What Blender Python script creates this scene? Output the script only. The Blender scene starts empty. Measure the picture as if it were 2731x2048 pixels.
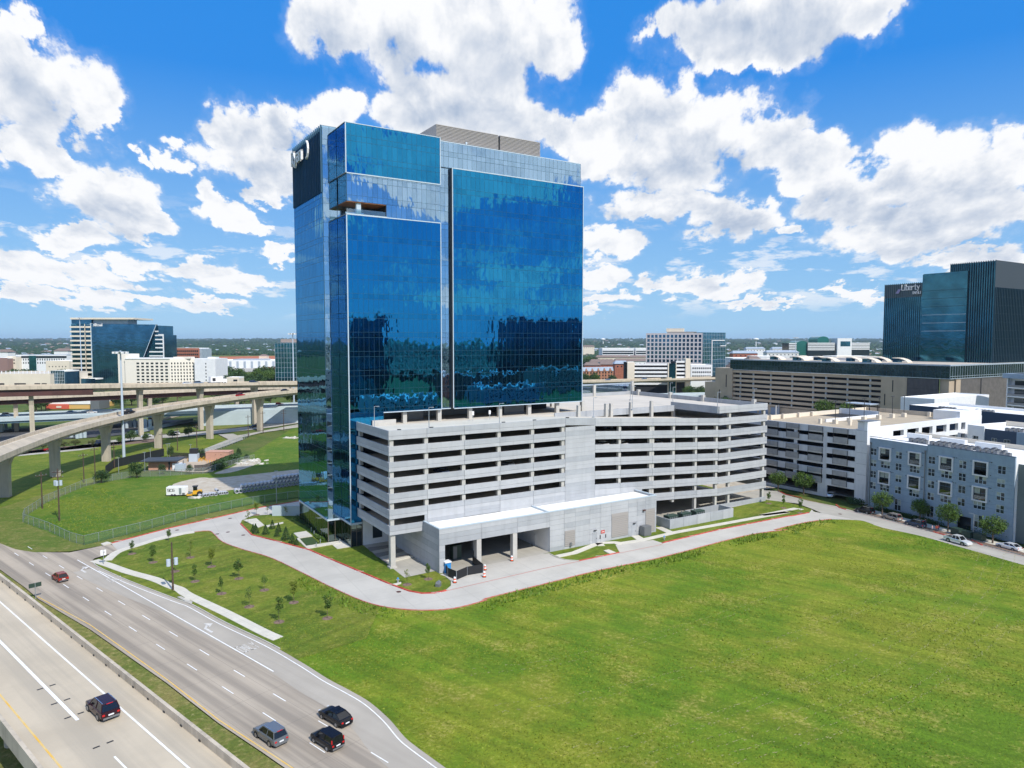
import bpy, math, random
from math import sin, cos, pi, radians, hypot, atan2
import numpy as np
random.seed(7)
S = bpy.context.scene
C = S.collection
# ---------------------------------------------------------------- camera, sun, sky, exposure
cam = bpy.data.cameras.new('camera'); co = bpy.data.objects.new('camera', cam); C.objects.link(co)
S.camera = co
cam.sensor_width = 36.0; cam.lens = 36.0*1880/2731; cam.clip_start = 0.5; cam.clip_end = 60000
co.location = (0, 0, 45); co.rotation_euler = (radians(90)-math.atan(116/1880), 0, 0)
S.render.resolution_x = 1024; S.render.resolution_y = 768
SUN_AZ, SUN_EL = radians(142.8), radians(46)       # azimuth clockwise from +Y
sl = bpy.data.lights.new('sun', 'SUN'); so = bpy.data.objects.new('sun', sl); C.objects.link(so)
sl.energy = 4.9; sl.angle = radians(0.53); sl.color = (1, .955, .88)
so.rotation_euler = (radians(90)-SUN_EL, 0, pi-SUN_AZ+pi)
so.rotation_euler = (pi/2-SUN_EL, 0, -SUN_AZ+pi)
S.view_settings.view_transform = 'Standard'; S.view_settings.look = 'None'
S.cycles.max_bounces = 7; S.cycles.diffuse_bounces = 2; S.cycles.glossy_bounces = 4; S.cycles.transparent_max_bounces = 12
S.view_settings.exposure = -0.08; S.view_settings.gamma = 1; S.view_settings.use_curve_mapping = False
W = bpy.data.worlds.new('World'); S.world = W; W.use_nodes = True
nt = W.node_tree; nt.nodes.clear()
class N:                                            # tiny node helper
    def __init__(s, t): s.t = t
    def n(s, k, **kw):
        x = s.t.nodes.new(k)
        for a, b in kw.items(): setattr(x, a, b)
        return x
    def put(s, sock, v):
        if hasattr(v, 'is_linked') or hasattr(v, 'links'): s.t.links.new(v, sock)
        else: sock.default_value = v
    def m(s, op, a, b=0.0, c=None, clamp=False):
        x = s.n('ShaderNodeMath', operation=op); x.use_clamp = clamp
        s.put(x.inputs[0], a); s.put(x.inputs[1], b)
        if c is not None: s.put(x.inputs[2], c)
        return x.outputs[0]
    def vm(s, op, a, b=None):
        x = s.n('ShaderNodeVectorMath', operation=op); s.put(x.inputs[0], a)
        if b is not None: s.put(x.inputs[1], b)
        return x.outputs['Value'] if op in ('LENGTH', 'DOT_PRODUCT') else x.outputs[0]
    def xyz(s, a, b, c):
        x = s.n('ShaderNodeCombineXYZ'); s.put(x.inputs[0], a); s.put(x.inputs[1], b); s.put(x.inputs[2], c); return x.outputs[0]
    def noise(s, v, sc, det=4, rough=.5, dist=0, out=0, dim='3D'):
        x = s.n('ShaderNodeTexNoise', noise_dimensions=dim); s.put(x.inputs['Vector'], v); s.put(x.inputs['Scale'], sc); s.put(x.inputs['Detail'], det)
        s.put(x.inputs['Roughness'], rough); s.put(x.inputs['Distortion'], dist); return x.outputs[out]
    def mix(s, f, a, b, bt='MIX'):
        x = s.n('ShaderNodeMix', data_type='RGBA', blend_type=bt); s.put(x.inputs[0], f)
        s.put(x.inputs[6], a if not isinstance(a, tuple) else (*a, 1)[:4]); s.put(x.inputs[7], b if not isinstance(b, tuple) else (*b, 1)[:4])
        return x.outputs[2]
    def ramp(s, v, a, b, lo=0., hi=1., kind='SMOOTHSTEP'):
        x = s.n('ShaderNodeMapRange', interpolation_type=kind); s.put(x.inputs[0], v); s.put(x.inputs[1], a); s.put(x.inputs[2], b)
        s.put(x.inputs[3], lo); s.put(x.inputs[4], hi); return x.outputs[0]
w = N(nt)
sky = w.n('ShaderNodeTexSky', sky_type='NISHITA'); sky.sun_disc = False
sky.sun_elevation = SUN_EL; sky.sun_rotation = SUN_AZ; sky.altitude = 0; sky.air_density = 1.0; sky.dust_density = 0.3; sky.ozone_density = 1.0
geo = w.n('ShaderNodeTexCoord'); sep = w.n('ShaderNodeSeparateXYZ'); nt.links.new(geo.outputs['Generated'], sep.inputs[0])
X, Y, Z = sep.outputs
az = w.m('ARCTAN2', X, Y)
el = w.m('ARCTAN2', Z, w.m('SQRT', w.m('ADD', w.m('MULTIPLY', X, X), w.m('MULTIPLY', Y, Y))))
elc = w.m('MAXIMUM', el, 0.0)
# noise domain: clouds get smaller and flatter towards the horizon
g = w.m('DIVIDE', 1.0, w.m('ADD', elc, 0.16))
stretch = w.xyz(w.m('MULTIPLY', az, w.m('ADD', w.m('MULTIPLY', g, .10), .80)), w.m('MULTIPLY', w.m('LOGARITHM', w.m('ADD', elc, 0.12), 2.718), .42), 0.0)
warp = w.noise(stretch, 9.0, 2, .5, out=1, dim='2D')
P = w.vm('ADD', stretch, w.vm('MULTIPLY', w.vm('SUBTRACT', warp, (.5, .5, .5)), (.022, .022, 0)))
P2 = w.vm('ADD', P, (-.006, -.020, 0.0))
n1 = w.noise(P, 11.0, 8, .58, dim='2D')
n1b = w.noise(P2, 11.0, 5, .58, dim='2D')
vo = w.n('ShaderNodeTexVoronoi', feature='F1', voronoi_dimensions='2D'); nt.links.new(w.vm('ADD', P, w.vm('MULTIPLY', w.noise(P, 16, 2, .5, out=1, dim='2D'), (.05, .05, 0))), vo.inputs['Vector']); vo.inputs['Scale'].default_value = 17
puff = w.m('SUBTRACT', .5, vo.outputs['Distance'])
blobs = [(-0.582,0.2838,0.0887,0.0624),(-0.6069,0.3168,0.0525,0.0328),(-0.5298,0.2626,0.0328,0.0493),(-0.5999,0.2172,0.0657,0.0315),(-0.5668,0.2065,0.0394,0.0197),(-0.6058,0.3444,0.0328,0.023),(-0.5135,0.1703,0.069,0.0433),(-0.4664,0.1467,0.046,0.0197),(-0.4071,0.1822,0.0296,0.0341),(-0.3717,0.1558,0.0361,0.021),(-0.5557,0.1225,0.0591,0.0158),(-0.3493,0.1424,0.0296,0.0118),(-0.3607,0.2645,0.0525,0.0433),(-0.303,0.2807,0.0624,0.0381),(-0.3158,0.2261,0.1084,0.0341),(-0.2371,0.2968,0.0558,0.0328),(-0.318,0.1169,0.0328,0.0131),(-0.3281,0.1935,0.0394,0.0144),(-0.2353,0.4064,0.0788,0.0525),(-0.1307,0.4031,0.1116,0.0722),(-0.0358,0.3902,0.1248,0.0854),(0.0408,0.3901,0.0722,0.0657),(-0.0616,0.3241,0.151,0.0624),(-0.1442,0.3103,0.0854,0.0394),(0.0154,0.2904,0.0919,0.046),(0.0797,0.278,0.0525,0.0328),(0.2818,0.3994,0.1084,0.0493),(0.373,0.3958,0.1379,0.0558),(0.4581,0.3874,0.0558,0.0361),(0.3061,0.3558,0.0854,0.023),(0.216,0.4029,0.0394,0.0296),(0.1804,0.3086,0.0722,0.0525),(0.2663,0.2779,0.0985,0.0512),(0.3313,0.2588,0.0854,0.0493),(0.4047,0.2299,0.0657,0.0328),(0.2184,0.2437,0.1248,0.0558),(0.1243,0.2768,0.0525,0.0394),(0.1182,0.2418,0.046,0.0394),(0.2192,0.1843,0.1116,0.025),(0.3041,0.1625,0.0788,0.0315),(0.3681,0.1414,0.0263,0.0118),(0.5037,0.2141,0.0591,0.0473),(0.5528,0.1822,0.1051,0.0624),(0.454,0.1811,0.0985,0.0394),(0.6103,0.2057,0.046,0.046),(0.5948,0.1517,0.0722,0.0394),(0.5259,0.1312,0.1313,0.0361),(0.4652,0.1524,0.0591,0.0263),(0.5742,0.0954,0.0919,0.0171),(0.4,0.2025,0.0591,0.0263),(0.1446,0.1343,0.0558,0.0276),(0.1258,0.0872,0.0493,0.0223),(0.2515,0.0777,0.0821,0.0223),(0.3234,0.0785,0.0394,0.021),(0.4521,0.0606,0.0624,0.0099),(0.2083,0.0734,0.0394,0.0131),(-0.5891,0.0849,0.0657,0.0263),(-0.5383,0.0755,0.0591,0.0223),(-0.4962,0.0875,0.0296,0.0171),(-0.4203,0.0891,0.0788,0.021),(-0.365,0.0761,0.0591,0.0158),(-0.5991,0.054,0.0722,0.0131),(-0.5344,0.0479,0.0525,0.0118),(-0.3995,0.0453,0.0591,0.0118),(-0.469,0.0554,0.0591,0.0105),(-0.3123,0.108,0.0263,0.0118),(0.126,0.0552,0.0591,0.0131),(0.3414,0.0525,0.0591,0.0092),(0.5284,0.0537,0.0788,0.0131),(0.5976,0.0727,0.0591,0.0197),(-0.4405,0.2318,0.0302,0.0197),(-0.4744,0.2255,0.0197,0.0118)]
ae = w.vm('ADD', w.xyz(az, el, 0.0), w.vm('MULTIPLY', w.vm('SUBTRACT', w.noise(stretch, 15.0, 5, .6, out=1, dim='2D'), (.5, .5, .5)), (.10, .065, 0)))
field = None; low = None
for a, e, rx, ry in blobs:
    d = w.n('ShaderNodeVectorMath', operation='MULTIPLY_ADD'); nt.links.new(ae, d.inputs[0]); d.inputs[1].default_value = (1/rx, 1/ry, 0); d.inputs[2].default_value = (-a/rx, -e/ry, 0)
    q = w.vm('DOT_PRODUCT', d.outputs[0], d.outputs[0])
    field = q if field is None else w.m('MINIMUM', field, q)
field = w.m('MAXIMUM', w.m('SUBTRACT', 1.0, w.m('SQRT', field)), -1.2)
under = None
for a, e, rx, ry in blobs:                           # flat grey undersides of the larger clouds
    if rx*ry < .0022: continue
    d = w.n('ShaderNodeVectorMath', operation='MULTIPLY_ADD'); nt.links.new(ae, d.inputs[0]); d.inputs[1].default_value = (1/(rx*1.0), 1/(ry*.85), 0); d.inputs[2].default_value = (-a/rx, -(e-ry*.45)/(ry*.85), 0)
    q = w.vm('DOT_PRODUCT', d.outputs[0], d.outputs[0])
    under = q if under is None else w.m('MINIMUM', under, q)
under = w.m('SUBTRACT', 1.0, w.m('SQRT', under))
# the rest of the sky, outside the view, carries the same broken cumulus
pl = w.xyz(w.m('DIVIDE', X, w.m('ADD', w.m('MAXIMUM', Z, 0.0), .22)), w.m('DIVIDE', Y, w.m('ADD', w.m('MAXIMUM', Z, 0.0), .22)), 7.9)
big = w.noise(pl, 1.15, 3, .5)
out = w.m('MULTIPLY', w.m('SUBTRACT', big, .485), 6.0)
inview = w.m('MULTIPLY', w.ramp(w.m('ABSOLUTE', az), .70, .95, 1, 0), w.ramp(el, .56, .75, 1, 0))
fld = w.m('ADD', w.m('MULTIPLY', field, inview), w.m('MULTIPLY', out, w.m('SUBTRACT', 1.0, inview)))
# horizon bands of small far cumulus
hz = w.noise(w.xyz(w.m('MULTIPLY', az, 4.2), w.m('MULTIPLY', el, 15.0), 0.7), 3.2, 6, .6)
hzb = w.m('MULTIPLY', w.m('MULTIPLY', w.ramp(el, .02, .06), w.ramp(el, .10, .20, 1, 0)), w.ramp(hz, .52, .62))
dens = w.m('ADD', w.m('MULTIPLY', w.m('MINIMUM', w.m('SUBTRACT', fld, .15), .50), 1.6), w.m('ADD', w.m('MULTIPLY', w.m('SUBTRACT', n1, .5), 1.9), w.m('MULTIPLY', puff, .34)))
mask = w.ramp(dens, -.03, .34)
thin = w.m('MULTIPLY', w.ramp(dens, -.35, .3), .15)
mask = w.m('MAXIMUM', mask, w.m('MAXIMUM', thin, w.m('MULTIPLY', hzb, .62)))
mask = w.m('MULTIPLY', mask, w.ramp(el, .0, .05))
relief = w.m('MULTIPLY', w.m('SUBTRACT', n1, n1b), 4.2)
thick = w.ramp(dens, .25, 1.7)
lum = w.m('ADD', w.m('SUBTRACT', .95, w.m('MULTIPLY', thick, .16)), w.m('MULTIPLY', relief, .26))
lum = w.m('ADD', lum, w.m('MULTIPLY', puff, .22))
lum = w.m('SUBTRACT', lum, w.m('MULTIPLY', w.m('MULTIPLY', w.ramp(w.m('ADD', under, w.m('MULTIPLY', w.m('SUBTRACT', n1b, .5), .9)), -.15, .9), inview), .30))
lum = w.m('MINIMUM', w.m('MAXIMUM', lum, .25), 1.04)
ccol = w.mix(w.ramp(lum, .38, .95, 0, 1, 'LINEAR'), (.44, .53, .68), (.97, .98, 1.0))
zen = w.mix(w.ramp(el, .0, .34, 0, 1, 'LINEAR'), (3.2, 6.1, 9.0), (.14, 2.6, 8.2))
grade = w.mix(.86, sky.outputs[0], zen)
b1 = w.n('ShaderNodeBackground'); nt.links.new(grade, b1.inputs[0]); b1.inputs[1].default_value = .112
b2 = w.n('ShaderNodeBackground'); nt.links.new(ccol, b2.inputs[0]); b2.inputs[1].default_value = 1.08
ms = w.n('ShaderNodeMixShader'); nt.links.new(mask, ms.inputs[0]); nt.links.new(b1.outputs[0], ms.inputs[1]); nt.links.new(b2.outputs[0], ms.inputs[2])
wo = w.n('ShaderNodeOutputWorld'); nt.links.new(ms.outputs[0], wo.inputs[0])
W.cycles.sampling_method = 'MANUAL'; W.cycles.sample_map_resolution = 512

# ---------------------------------------------------------------- helpers
def mat(name, col, rough=.7, metal=0., var=0., scale=1., var2=None, bump=0., bscale=8., spec=.5, drip=0., streak=None, joint=None, ang=0., alpha=None):
    m = bpy.data.materials.new(name); m.use_nodes = True; t = m.node_tree; k = N(t)
    b = t.nodes['Principled BSDF']; b.inputs['Roughness'].default_value = rough; b.inputs['Metallic'].default_value = metal
    b.inputs['Specular IOR Level'].default_value = spec
    c = (*col, 1); b.inputs['Base Color'].default_value = c
    tc = k.n('ShaderNodeTexCoord')
    v = tc.outputs['Object']
    if ang:
        mp = k.n('ShaderNodeMapping'); mp.inputs['Rotation'].default_value = (0, 0, ang); t.links.new(v, mp.inputs[0]); v = mp.outputs[0]
    cur = None
    if var or var2:
        n = k.noise(v, scale, 5, .6)
        lo = tuple(max(0, x*(1-var)) for x in col); hi = tuple(min(1, x*(1+var)) for x in col)
        if var2: hi = var2
        cur = k.mix(k.ramp(n, .32, .68), lo, hi)
    if streak:                                       # (along scale, across scale, colour, amount)
        sx, sy, sc, am = streak
        n = k.noise(k.vm('MULTIPLY', v, (sx, sy, 1)), 1.0, 4, .6)
        cur = k.mix(k.m('MULTIPLY', k.ramp(n, .40, .64), am), cur if cur is not None else col, sc)
    if joint:                                        # (length, width, thickness, colour)
        jl, jw, jt, jc = joint
        sp = k.n('ShaderNodeSeparateXYZ'); t.links.new(v, sp.inputs[0])
        fx = k.m('LESS_THAN', k.m('MULTIPLY', k.m('PINGPONG', sp.outputs[0], jl/2), 1.0), jt/2)
        fy = k.m('LESS_THAN', k.m('PINGPONG', sp.outputs[1], jw/2), jt/2)
        cur = k.mix(k.m('MULTIPLY', k.m('MAXIMUM', fx, fy), .45), cur if cur is not None else col, jc)
    if drip:                                         # rain stains running down
        n = k.noise(k.vm('MULTIPLY', tc.outputs['Object'], (.9, .9, .07)), 1.0, 5, .65); d_ = k.ramp(n, .48, .70, 1, 1-drip, 'LINEAR')
        cur = k.mix(1.0, cur if cur is not None else col, k.xyz(d_, d_, d_), 'MULTIPLY')
    if cur is not None: t.links.new(cur, b.inputs['Base Color'])
    if bump:
        bn = k.n('ShaderNodeBump'); bn.inputs['Distance'].default_value = bump; t.links.new(k.noise(v, bscale, 4, .6), bn.inputs['Height']); t.links.new(bn.outputs[0], b.inputs['Normal'])
    return m
def glassmat(name, tint, refl, fac, rough=.0, wave=0., wscale=.5):
    m = bpy.data.materials.new(name); m.use_nodes = True; t = m.node_tree; t.nodes.clear(); k = N(t)
    tr = k.n('ShaderNodeBsdfTransparent'); tr.inputs[0].default_value = (*tint, 1)
    gl = k.n('ShaderNodeBsdfGlossy'); gl.inputs[0].default_value = (*refl, 1); gl.inputs['Roughness'].default_value = rough
    gw = k.n('ShaderNodeBsdfGlossy'); gw.inputs[0].default_value = tuple(x*.6+.4*y for x, y in zip(refl, (.8, .88, .95)))+(1,); gw.inputs['Roughness'].default_value = rough
    if wave:
        g = k.n('ShaderNodeNewGeometry'); bn = k.n('ShaderNodeBump'); bn.inputs['Distance'].default_value = wave
        h = k.noise(k.vm('MULTIPLY', g.outputs['Position'], (1, 1, .45)), wscale, 2, .5); t.links.new(h, bn.inputs['Height'])
        t.links.new(bn.outputs[0], gl.inputs['Normal']); t.links.new(bn.outputs[0], gw.inputs['Normal'])
    lw = k.n('ShaderNodeLayerWeight'); lw.inputs[0].default_value = .5
    f2 = k.m('POWER', lw.outputs['Facing'], 4.0)
    a = k.n('ShaderNodeMixShader'); gi = k.n('ShaderNodeNewGeometry'); t.links.new(k.m('ADD', fac-.09, k.m('MULTIPLY', gi.outputs['Random Per Island'], .18)), a.inputs[0]); t.links.new(tr.outputs[0], a.inputs[1]); t.links.new(gl.outputs[0], a.inputs[2])
    b = k.n('ShaderNodeMixShader'); t.links.new(f2, b.inputs[0]); t.links.new(a.outputs[0], b.inputs[1]); t.links.new(gw.outputs[0], b.inputs[2])
    o = k.n('ShaderNodeOutputMaterial'); t.links.new(b.outputs[0], o.inputs[0])
    return m
class B:                                             # collects faces, linked as one mesh
    def __init__(s): s.v = []; s.f = []; s.m = []
    def add(s, vs, fs, mi=0):
        o = len(s.v); s.v += vs; s.f += [tuple(o+i for i in f) for f in fs]; s.m += [mi]*len(fs); return s
    def box(s, x0, y0, z0, x1, y1, z1, mi=0):
        if x1 < x0: x0, x1 = x1, x0
        if y1 < y0: y0, y1 = y1, y0
        return s.add([(x0,y0,z0),(x1,y0,z0),(x1,y1,z0),(x0,y1,z0),(x0,y0,z1),(x1,y0,z1),(x1,y1,z1),(x0,y1,z1)],
              [(0,3,2,1),(4,5,6,7),(0,1,5,4),(1,2,6,5),(2,3,7,6),(3,0,4,7)], mi)
    def quad(s, a, b, c, d, mi=0): return s.add([a,b,c,d], [(0,1,2,3)], mi)
    def prism(s, pts, z0, z1, mi=0, top=None):       # pts counter-clockwise; z1 may be a list
        n = len(pts); zt = z1 if isinstance(z1, (list, tuple)) else [z1]*n; zb = z0 if isinstance(z0, (list, tuple)) else [z0]*n
        vs = [(p[0],p[1],z) for p, z in zip(pts, zb)]+[(p[0],p[1],z) for p, z in zip(pts, zt)]
        s.add(vs, [tuple(range(n))[::-1]]+[(i,(i+1)%n,n+(i+1)%n,n+i) for i in range(n)], mi)
        o = len(s.v)-n; s.f.append(tuple(range(o, o+n))); s.m.append(mi if top is None else top); return s
    def ramped(s, x0, x1, y0, y1, za, zb, h, mi=0):   # box along x from height za to zb (tops), h thick
        return s.prism([(x0,y0),(x1,y0),(x1,y1),(x0,y1)], [za-h,zb-h,zb-h,za-h], [za,zb,zb,za], mi)
    def tube(s, p, q, r0, r1=None, n=8, mi=0, cap=True):
        r1 = r0 if r1 is None else r1
        d = np.array(q, float)-np.array(p, float); L = np.linalg.norm(d) or 1; d /= L
        u = np.cross(d, (0,0,1.)); 
        if np.linalg.norm(u) < 1e-3: u = np.array((1.,0,0))
        u /= np.linalg.norm(u); v = np.cross(d, u); vs = []
        for c, r in ((p, r0), (q, r1)):
            for i in range(n):
                a = 2*pi*i/n; vs.append(tuple(np.array(c)+r*(cos(a)*u+sin(a)*v)))
        fs = [(i, n+i, n+(i+1)%n, (i+1)%n) for i in range(n)]
        if cap: fs += [tuple(range(n)), tuple(range(2*n-1, n-1, -1))]
        return s.add(vs, fs, mi)
    def mesh(s, name, mats):
        me = bpy.data.meshes.new(name); me.from_pydata(s.v, [], s.f); me.polygons.foreach_set('material_index', s.m)
        for m in (mats if isinstance(mats, (list, tuple)) else [mats]): me.materials.append(m)
        me.update(); return me
    def obj(s, name, mats, parent=None, smooth=False, **kw):
        me = s.mesh(name, mats)
        if smooth: me.shade_smooth()
        return link(name, me, parent, **kw)
def link(name, data, parent=None, loc=None, rz=None, **kw):
    o = bpy.data.objects.new(name, data); C.objects.link(o); o.parent = parent
    if loc is not None: o.location = loc
    if rz is not None: o.rotation_euler = (0, 0, rz)
    for k, v in kw.items(): o[k] = v
    return o
def empty(name, loc, rz, label, cat, group=None):
    o = link(name, None, None, loc, rz, label=label, category=cat); o.empty_display_size = .5
    if group: o['group'] = group
    return o
def tag(o, label, cat, group=None):
    o['label'] = label; o['category'] = cat
    if group: o['group'] = group
    return o
def ccw(p):
    a = sum(p[i][0]*p[(i+1)%len(p)][1]-p[(i+1)%len(p)][0]*p[i][1] for i in range(len(p)))
    return p if a > 0 else p[::-1]
def smooth(pts, k=4, closed=False):                  # Catmull-Rom
    n = len(pts); o = []
    for i in range(n if closed else n-1):
        p = [pts[(i+j) % n] if closed else pts[min(max(i+j, 0), n-1)] for j in (-1,0,1,2)]
        for j in range(k):
            t = j/k; o.append(tuple(.5*((2*p[1][c])+(-p[0][c]+p[2][c])*t+(2*p[0][c]-5*p[1][c]+4*p[2][c]-p[3][c])*t*t+(-p[0][c]+3*p[1][c]-3*p[2][c]+p[3][c])*t**3) for c in range(len(p[0]))))
    if not closed: o.append(tuple(pts[-1]))
    return o
def offs(pts, d):                                    # offset a polyline to its left by d
    o = []
    for i, p in enumerate(pts):
        a = pts[max(i-1,0)]; b = pts[min(i+1,len(pts)-1)]; l = hypot(b[0]-a[0], b[1]-a[1]) or 1
        o.append((p[0]-(b[1]-a[1])/l*d, p[1]+(b[0]-a[0])/l*d)+tuple(p[2:]))
    return o
def sheet(name, pts, z, m, kind='structure'):
    pts = ccw(pts); b = B(); b.add([(p[0],p[1],z) for p in pts], [tuple(range(len(pts)))])
    return b.obj(name, m, kind=kind)
def ribbon(b, pts, d0, d1, z0, z1=None, mi=0):       # flat (z1 None) or solid strip between two offsets; pts may carry z
    L = offs(pts, d1); R = offs(pts, d0); n = len(pts)
    zz = [p[2] if len(p) > 2 else 0 for p in pts]
    if z1 is None:
        for i in range(n-1): b.quad((R[i][0],R[i][1],zz[i]+z0),(R[i+1][0],R[i+1][1],zz[i+1]+z0),(L[i+1][0],L[i+1][1],zz[i+1]+z0),(L[i][0],L[i][1],zz[i]+z0), mi)
        return b
    vs = []
    for i in range(n):
        vs += [(R[i][0],R[i][1],zz[i]+z0),(L[i][0],L[i][1],zz[i]+z0),(L[i][0],L[i][1],zz[i]+z1),(R[i][0],R[i][1],zz[i]+z1)]
    fs = []
    for i in range(n-1):
        o = 4*i
        for j in range(4): fs.append((o+j, o+4+j, o+4+(j+1)%4, o+(j+1)%4))
    fs += [(0,1,2,3),(4*n-1,4*n-2,4*n-3,4*n-4)]
    return b.add(vs, fs, mi)
def along(pts, s):                                   # point and heading at arc length s
    for a, b in zip(pts, pts[1:]):
        l = hypot(b[0]-a[0], b[1]-a[1])
        if s <= l: return (a[0]+(b[0]-a[0])*s/l, a[1]+(b[1]-a[1])*s/l, atan2(b[1]-a[1], b[0]-a[0]))
        s -= l
    return (b[0], b[1], atan2(b[1]-a[1], b[0]-a[0]))
def plen(pts): return sum(hypot(b[0]-a[0], b[1]-a[1]) for a, b in zip(pts, pts[1:]))
def text(b, s, height, fw, mi=0):                    # block letters from strokes; returns widths. glyphs on a 4x6 grid
    pass
A32 = radians(32)
ONES = 'first second third fourth fifth sixth seventh eighth ninth tenth eleventh twelfth thirteenth fourteenth fifteenth sixteenth seventeenth eighteenth nineteenth'.split()
def nth(i):                                          # 0 -> first
    if i < 19: return ONES[i]
    t, u = divmod(i+1, 10); T_ = ('', '', 'twenty', 'thirty', 'forty', 'fifty')[t]
    return T_+'-'+ONES[u-1] if u else T_.replace('y', 'ieth')
# ---------------------------------------------------------------- materials
def grassmat(name, g1, g2, g3, big=.04, ang=0, stripe=.0):
    m = bpy.data.materials.new(name); m.use_nodes = True; t = m.node_tree; k = N(t); b = t.nodes['Principled BSDF']
    b.inputs['Roughness'].default_value = .85; b.inputs['Specular IOR Level'].default_value = .2
    tc = k.n('ShaderNodeTexCoord'); v = tc.outputs['Object']
    a = k.noise(v, big, 5, .62); c = k.noise(v, big*7, 5, .6); d = k.noise(k.vm('MULTIPLY', v, (1, 1, 1)), 1.7, 6, .7)
    c1 = k.mix(k.ramp(k.m('ADD', k.m('MULTIPLY', a, .6), k.m('MULTIPLY', c, .4)), .40, .60), g1, g2)
    c1 = k.mix(k.m('MULTIPLY', k.ramp(k.m('ADD', k.m('MULTIPLY', c, .45), k.m('MULTIPLY', d, .55)), .52, .66), .75), c1, g3)
    dark = k.ramp(d, .30, .60, .72, 1.14, 'LINEAR')
    c1 = k.mix(1.0, c1, k.xyz(dark, dark, dark), 'MULTIPLY')
    if stripe:
        mp = k.n('ShaderNodeMapping'); mp.inputs['Rotation'].default_value = (0, 0, ang); t.links.new(v, mp.inputs[0])
        s = k.noise(k.vm('MULTIPLY', mp.outputs[0], (.02, .55, 1)), 1.0, 3, .55)
        sc = k.ramp(s, .35, .65, 1-stripe, 1+stripe, 'LINEAR'); c1 = k.mix(1.0, c1, k.xyz(sc, sc, sc), 'MULTIPLY')
    t.links.new(c1, b.inputs['Base Color'])
    bn = k.n('ShaderNodeBump'); bn.inputs['Distance'].default_value = .25; t.links.new(k.noise(v, 3.2, 5, .7), bn.inputs['Height']); t.links.new(bn.outputs[0], b.inputs['Normal'])
    return m
G_FIELD = grassmat('field_grass', (.105,.190,.010), (.215,.245,.020), (.34,.29,.085), .022, radians(38), .15)
G_LAWN = grassmat('lawn_grass', (.100,.158,.014), (.175,.205,.024), (.25,.23,.06), .05, radians(-52), .14)
G_LUSH = grassmat('lush_grass', (.070,.150,.010), (.130,.185,.016), (.24,.215,.07), .05)
G_DRY = grassmat('dry_grass', (.100,.155,.020), (.180,.190,.045), (.28,.235,.10), .07)
G_MED = grassmat('median_dry_grass', (.13,.17,.03), (.25,.225,.07), (.34,.29,.13), .12)
G_BASE = grassmat('ground_cover', (.060,.110,.018), (.115,.140,.030), (.17,.15,.06), .02)
ROAD = mat('worn_concrete_road', (.41,.35,.275), .85, var=.10, scale=.05, streak=(.012,.5,(.22,.19,.155),.75), joint=(9,3.6,.06,(.12,.11,.10)), ang=radians(40.5), bump=.01, bscale=3)
LANE = mat('pale_turn_lane', (.40,.362,.305), .85, var=.07, scale=.12, streak=(.02,.5,(.33,.295,.245),.5), ang=radians(40.5))
DECK = mat('bridge_deck_concrete', (.49,.42,.315), .85, var=.08, scale=.12, streak=(.012,.42,(.37,.325,.255),.7), ang=radians(41), bump=.01, bscale=3)
DRIVE = mat('driveway_concrete', (.47,.445,.395), .85, var=.07, scale=.15, joint=(5.5,5.5,.07,(.25,.23,.21)), ang=radians(-30), bump=.005)
STREET = mat('street_concrete', (.40,.38,.33), .85, var=.10, scale=.12, streak=(.05,.3,(.33,.31,.27),.5), joint=(5,4.5,.07,(.2,.19,.17)), ang=radians(55))
WALK = mat('sidewalk_concrete', (.58,.55,.47), .85, var=.06, scale=.5, joint=(1.5,1.5,.05,(.35,.33,.28)), ang=radians(40))
KERB = mat('kerb_concrete', (.45,.43,.38), .8, var=.1, scale=.6)
RED = mat('red_fire_lane_paint', (.55,.035,.025), .6, var=.35, scale=.8, var2=(.62,.10,.07))
REDF = mat('faded_red_paint', (.50,.10,.08), .7, var2=(.45,.25,.2), scale=1.3)
WHITEP = mat('white_road_paint', (.80,.80,.78), .6, var=.1, scale=1.5)
YELP = mat('yellow_road_paint', (.72,.42,.05), .6, var2=(.66,.50,.22), scale=.6)
LEGEND = mat('worn_legend_paint', (.60,.58,.54), .7, var=.15, scale=2)
BLACKM = mat('dark_rubber_marker', (.03,.03,.03), .6)
CONC = mat('precast_concrete', (.37,.388,.41), .75, var=.07, scale=.25, drip=.10, streak=(.02,1.9,(.325,.34,.365),.35), bump=.004, bscale=2)
CONC2 = mat('precast_concrete_pale', (.43,.443,.46), .75, var=.06, scale=.3, drip=.08, streak=(.02,1.9,(.39,.40,.42),.35))
COLC = mat('column_concrete', (.47,.455,.42), .8, var=.06, scale=.6)
SLAB = mat('deck_slab', (.58,.53,.455), .85, var=.07, scale=.12, streak=(.03,.5,(.50,.46,.39),.5), ang=0)
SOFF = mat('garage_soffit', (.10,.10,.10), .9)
ROOFW = mat('white_roof_membrane', (.83,.83,.81), .6, var=.04, scale=.3)
WHITEW = mat('white_stucco', (.74,.75,.76), .8, var=.04, scale=.4)
WHITEG = mat('white_garage_wall', (.66,.66,.67), .8, drip=.15, var=.04, scale=.3)
TANC = mat('tan_precast', (.44,.35,.255), .8, var=.07, scale=.15)
CREAM = mat('cream_wall', (.72,.64,.52), .8, var=.04, scale=.1)
BEIGE = mat('beige_concrete', (.53,.46,.36), .8, drip=.3, var=.08, scale=.15, streak=(.3,.3,(.42,.36,.28),.4))
BROWNST = mat('weathering_brown_steel', (.075,.028,.024), .6, var=.2, scale=.2)
BLUEST = mat('blue_bridge_steel', (.20,.33,.42), .6, var=.1, scale=.2)
BLUEC = mat('pale_blue_concrete', (.44,.52,.55), .8, var=.08, scale=.12, streak=(.05,.8,(.37,.45,.49),.4))
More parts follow.
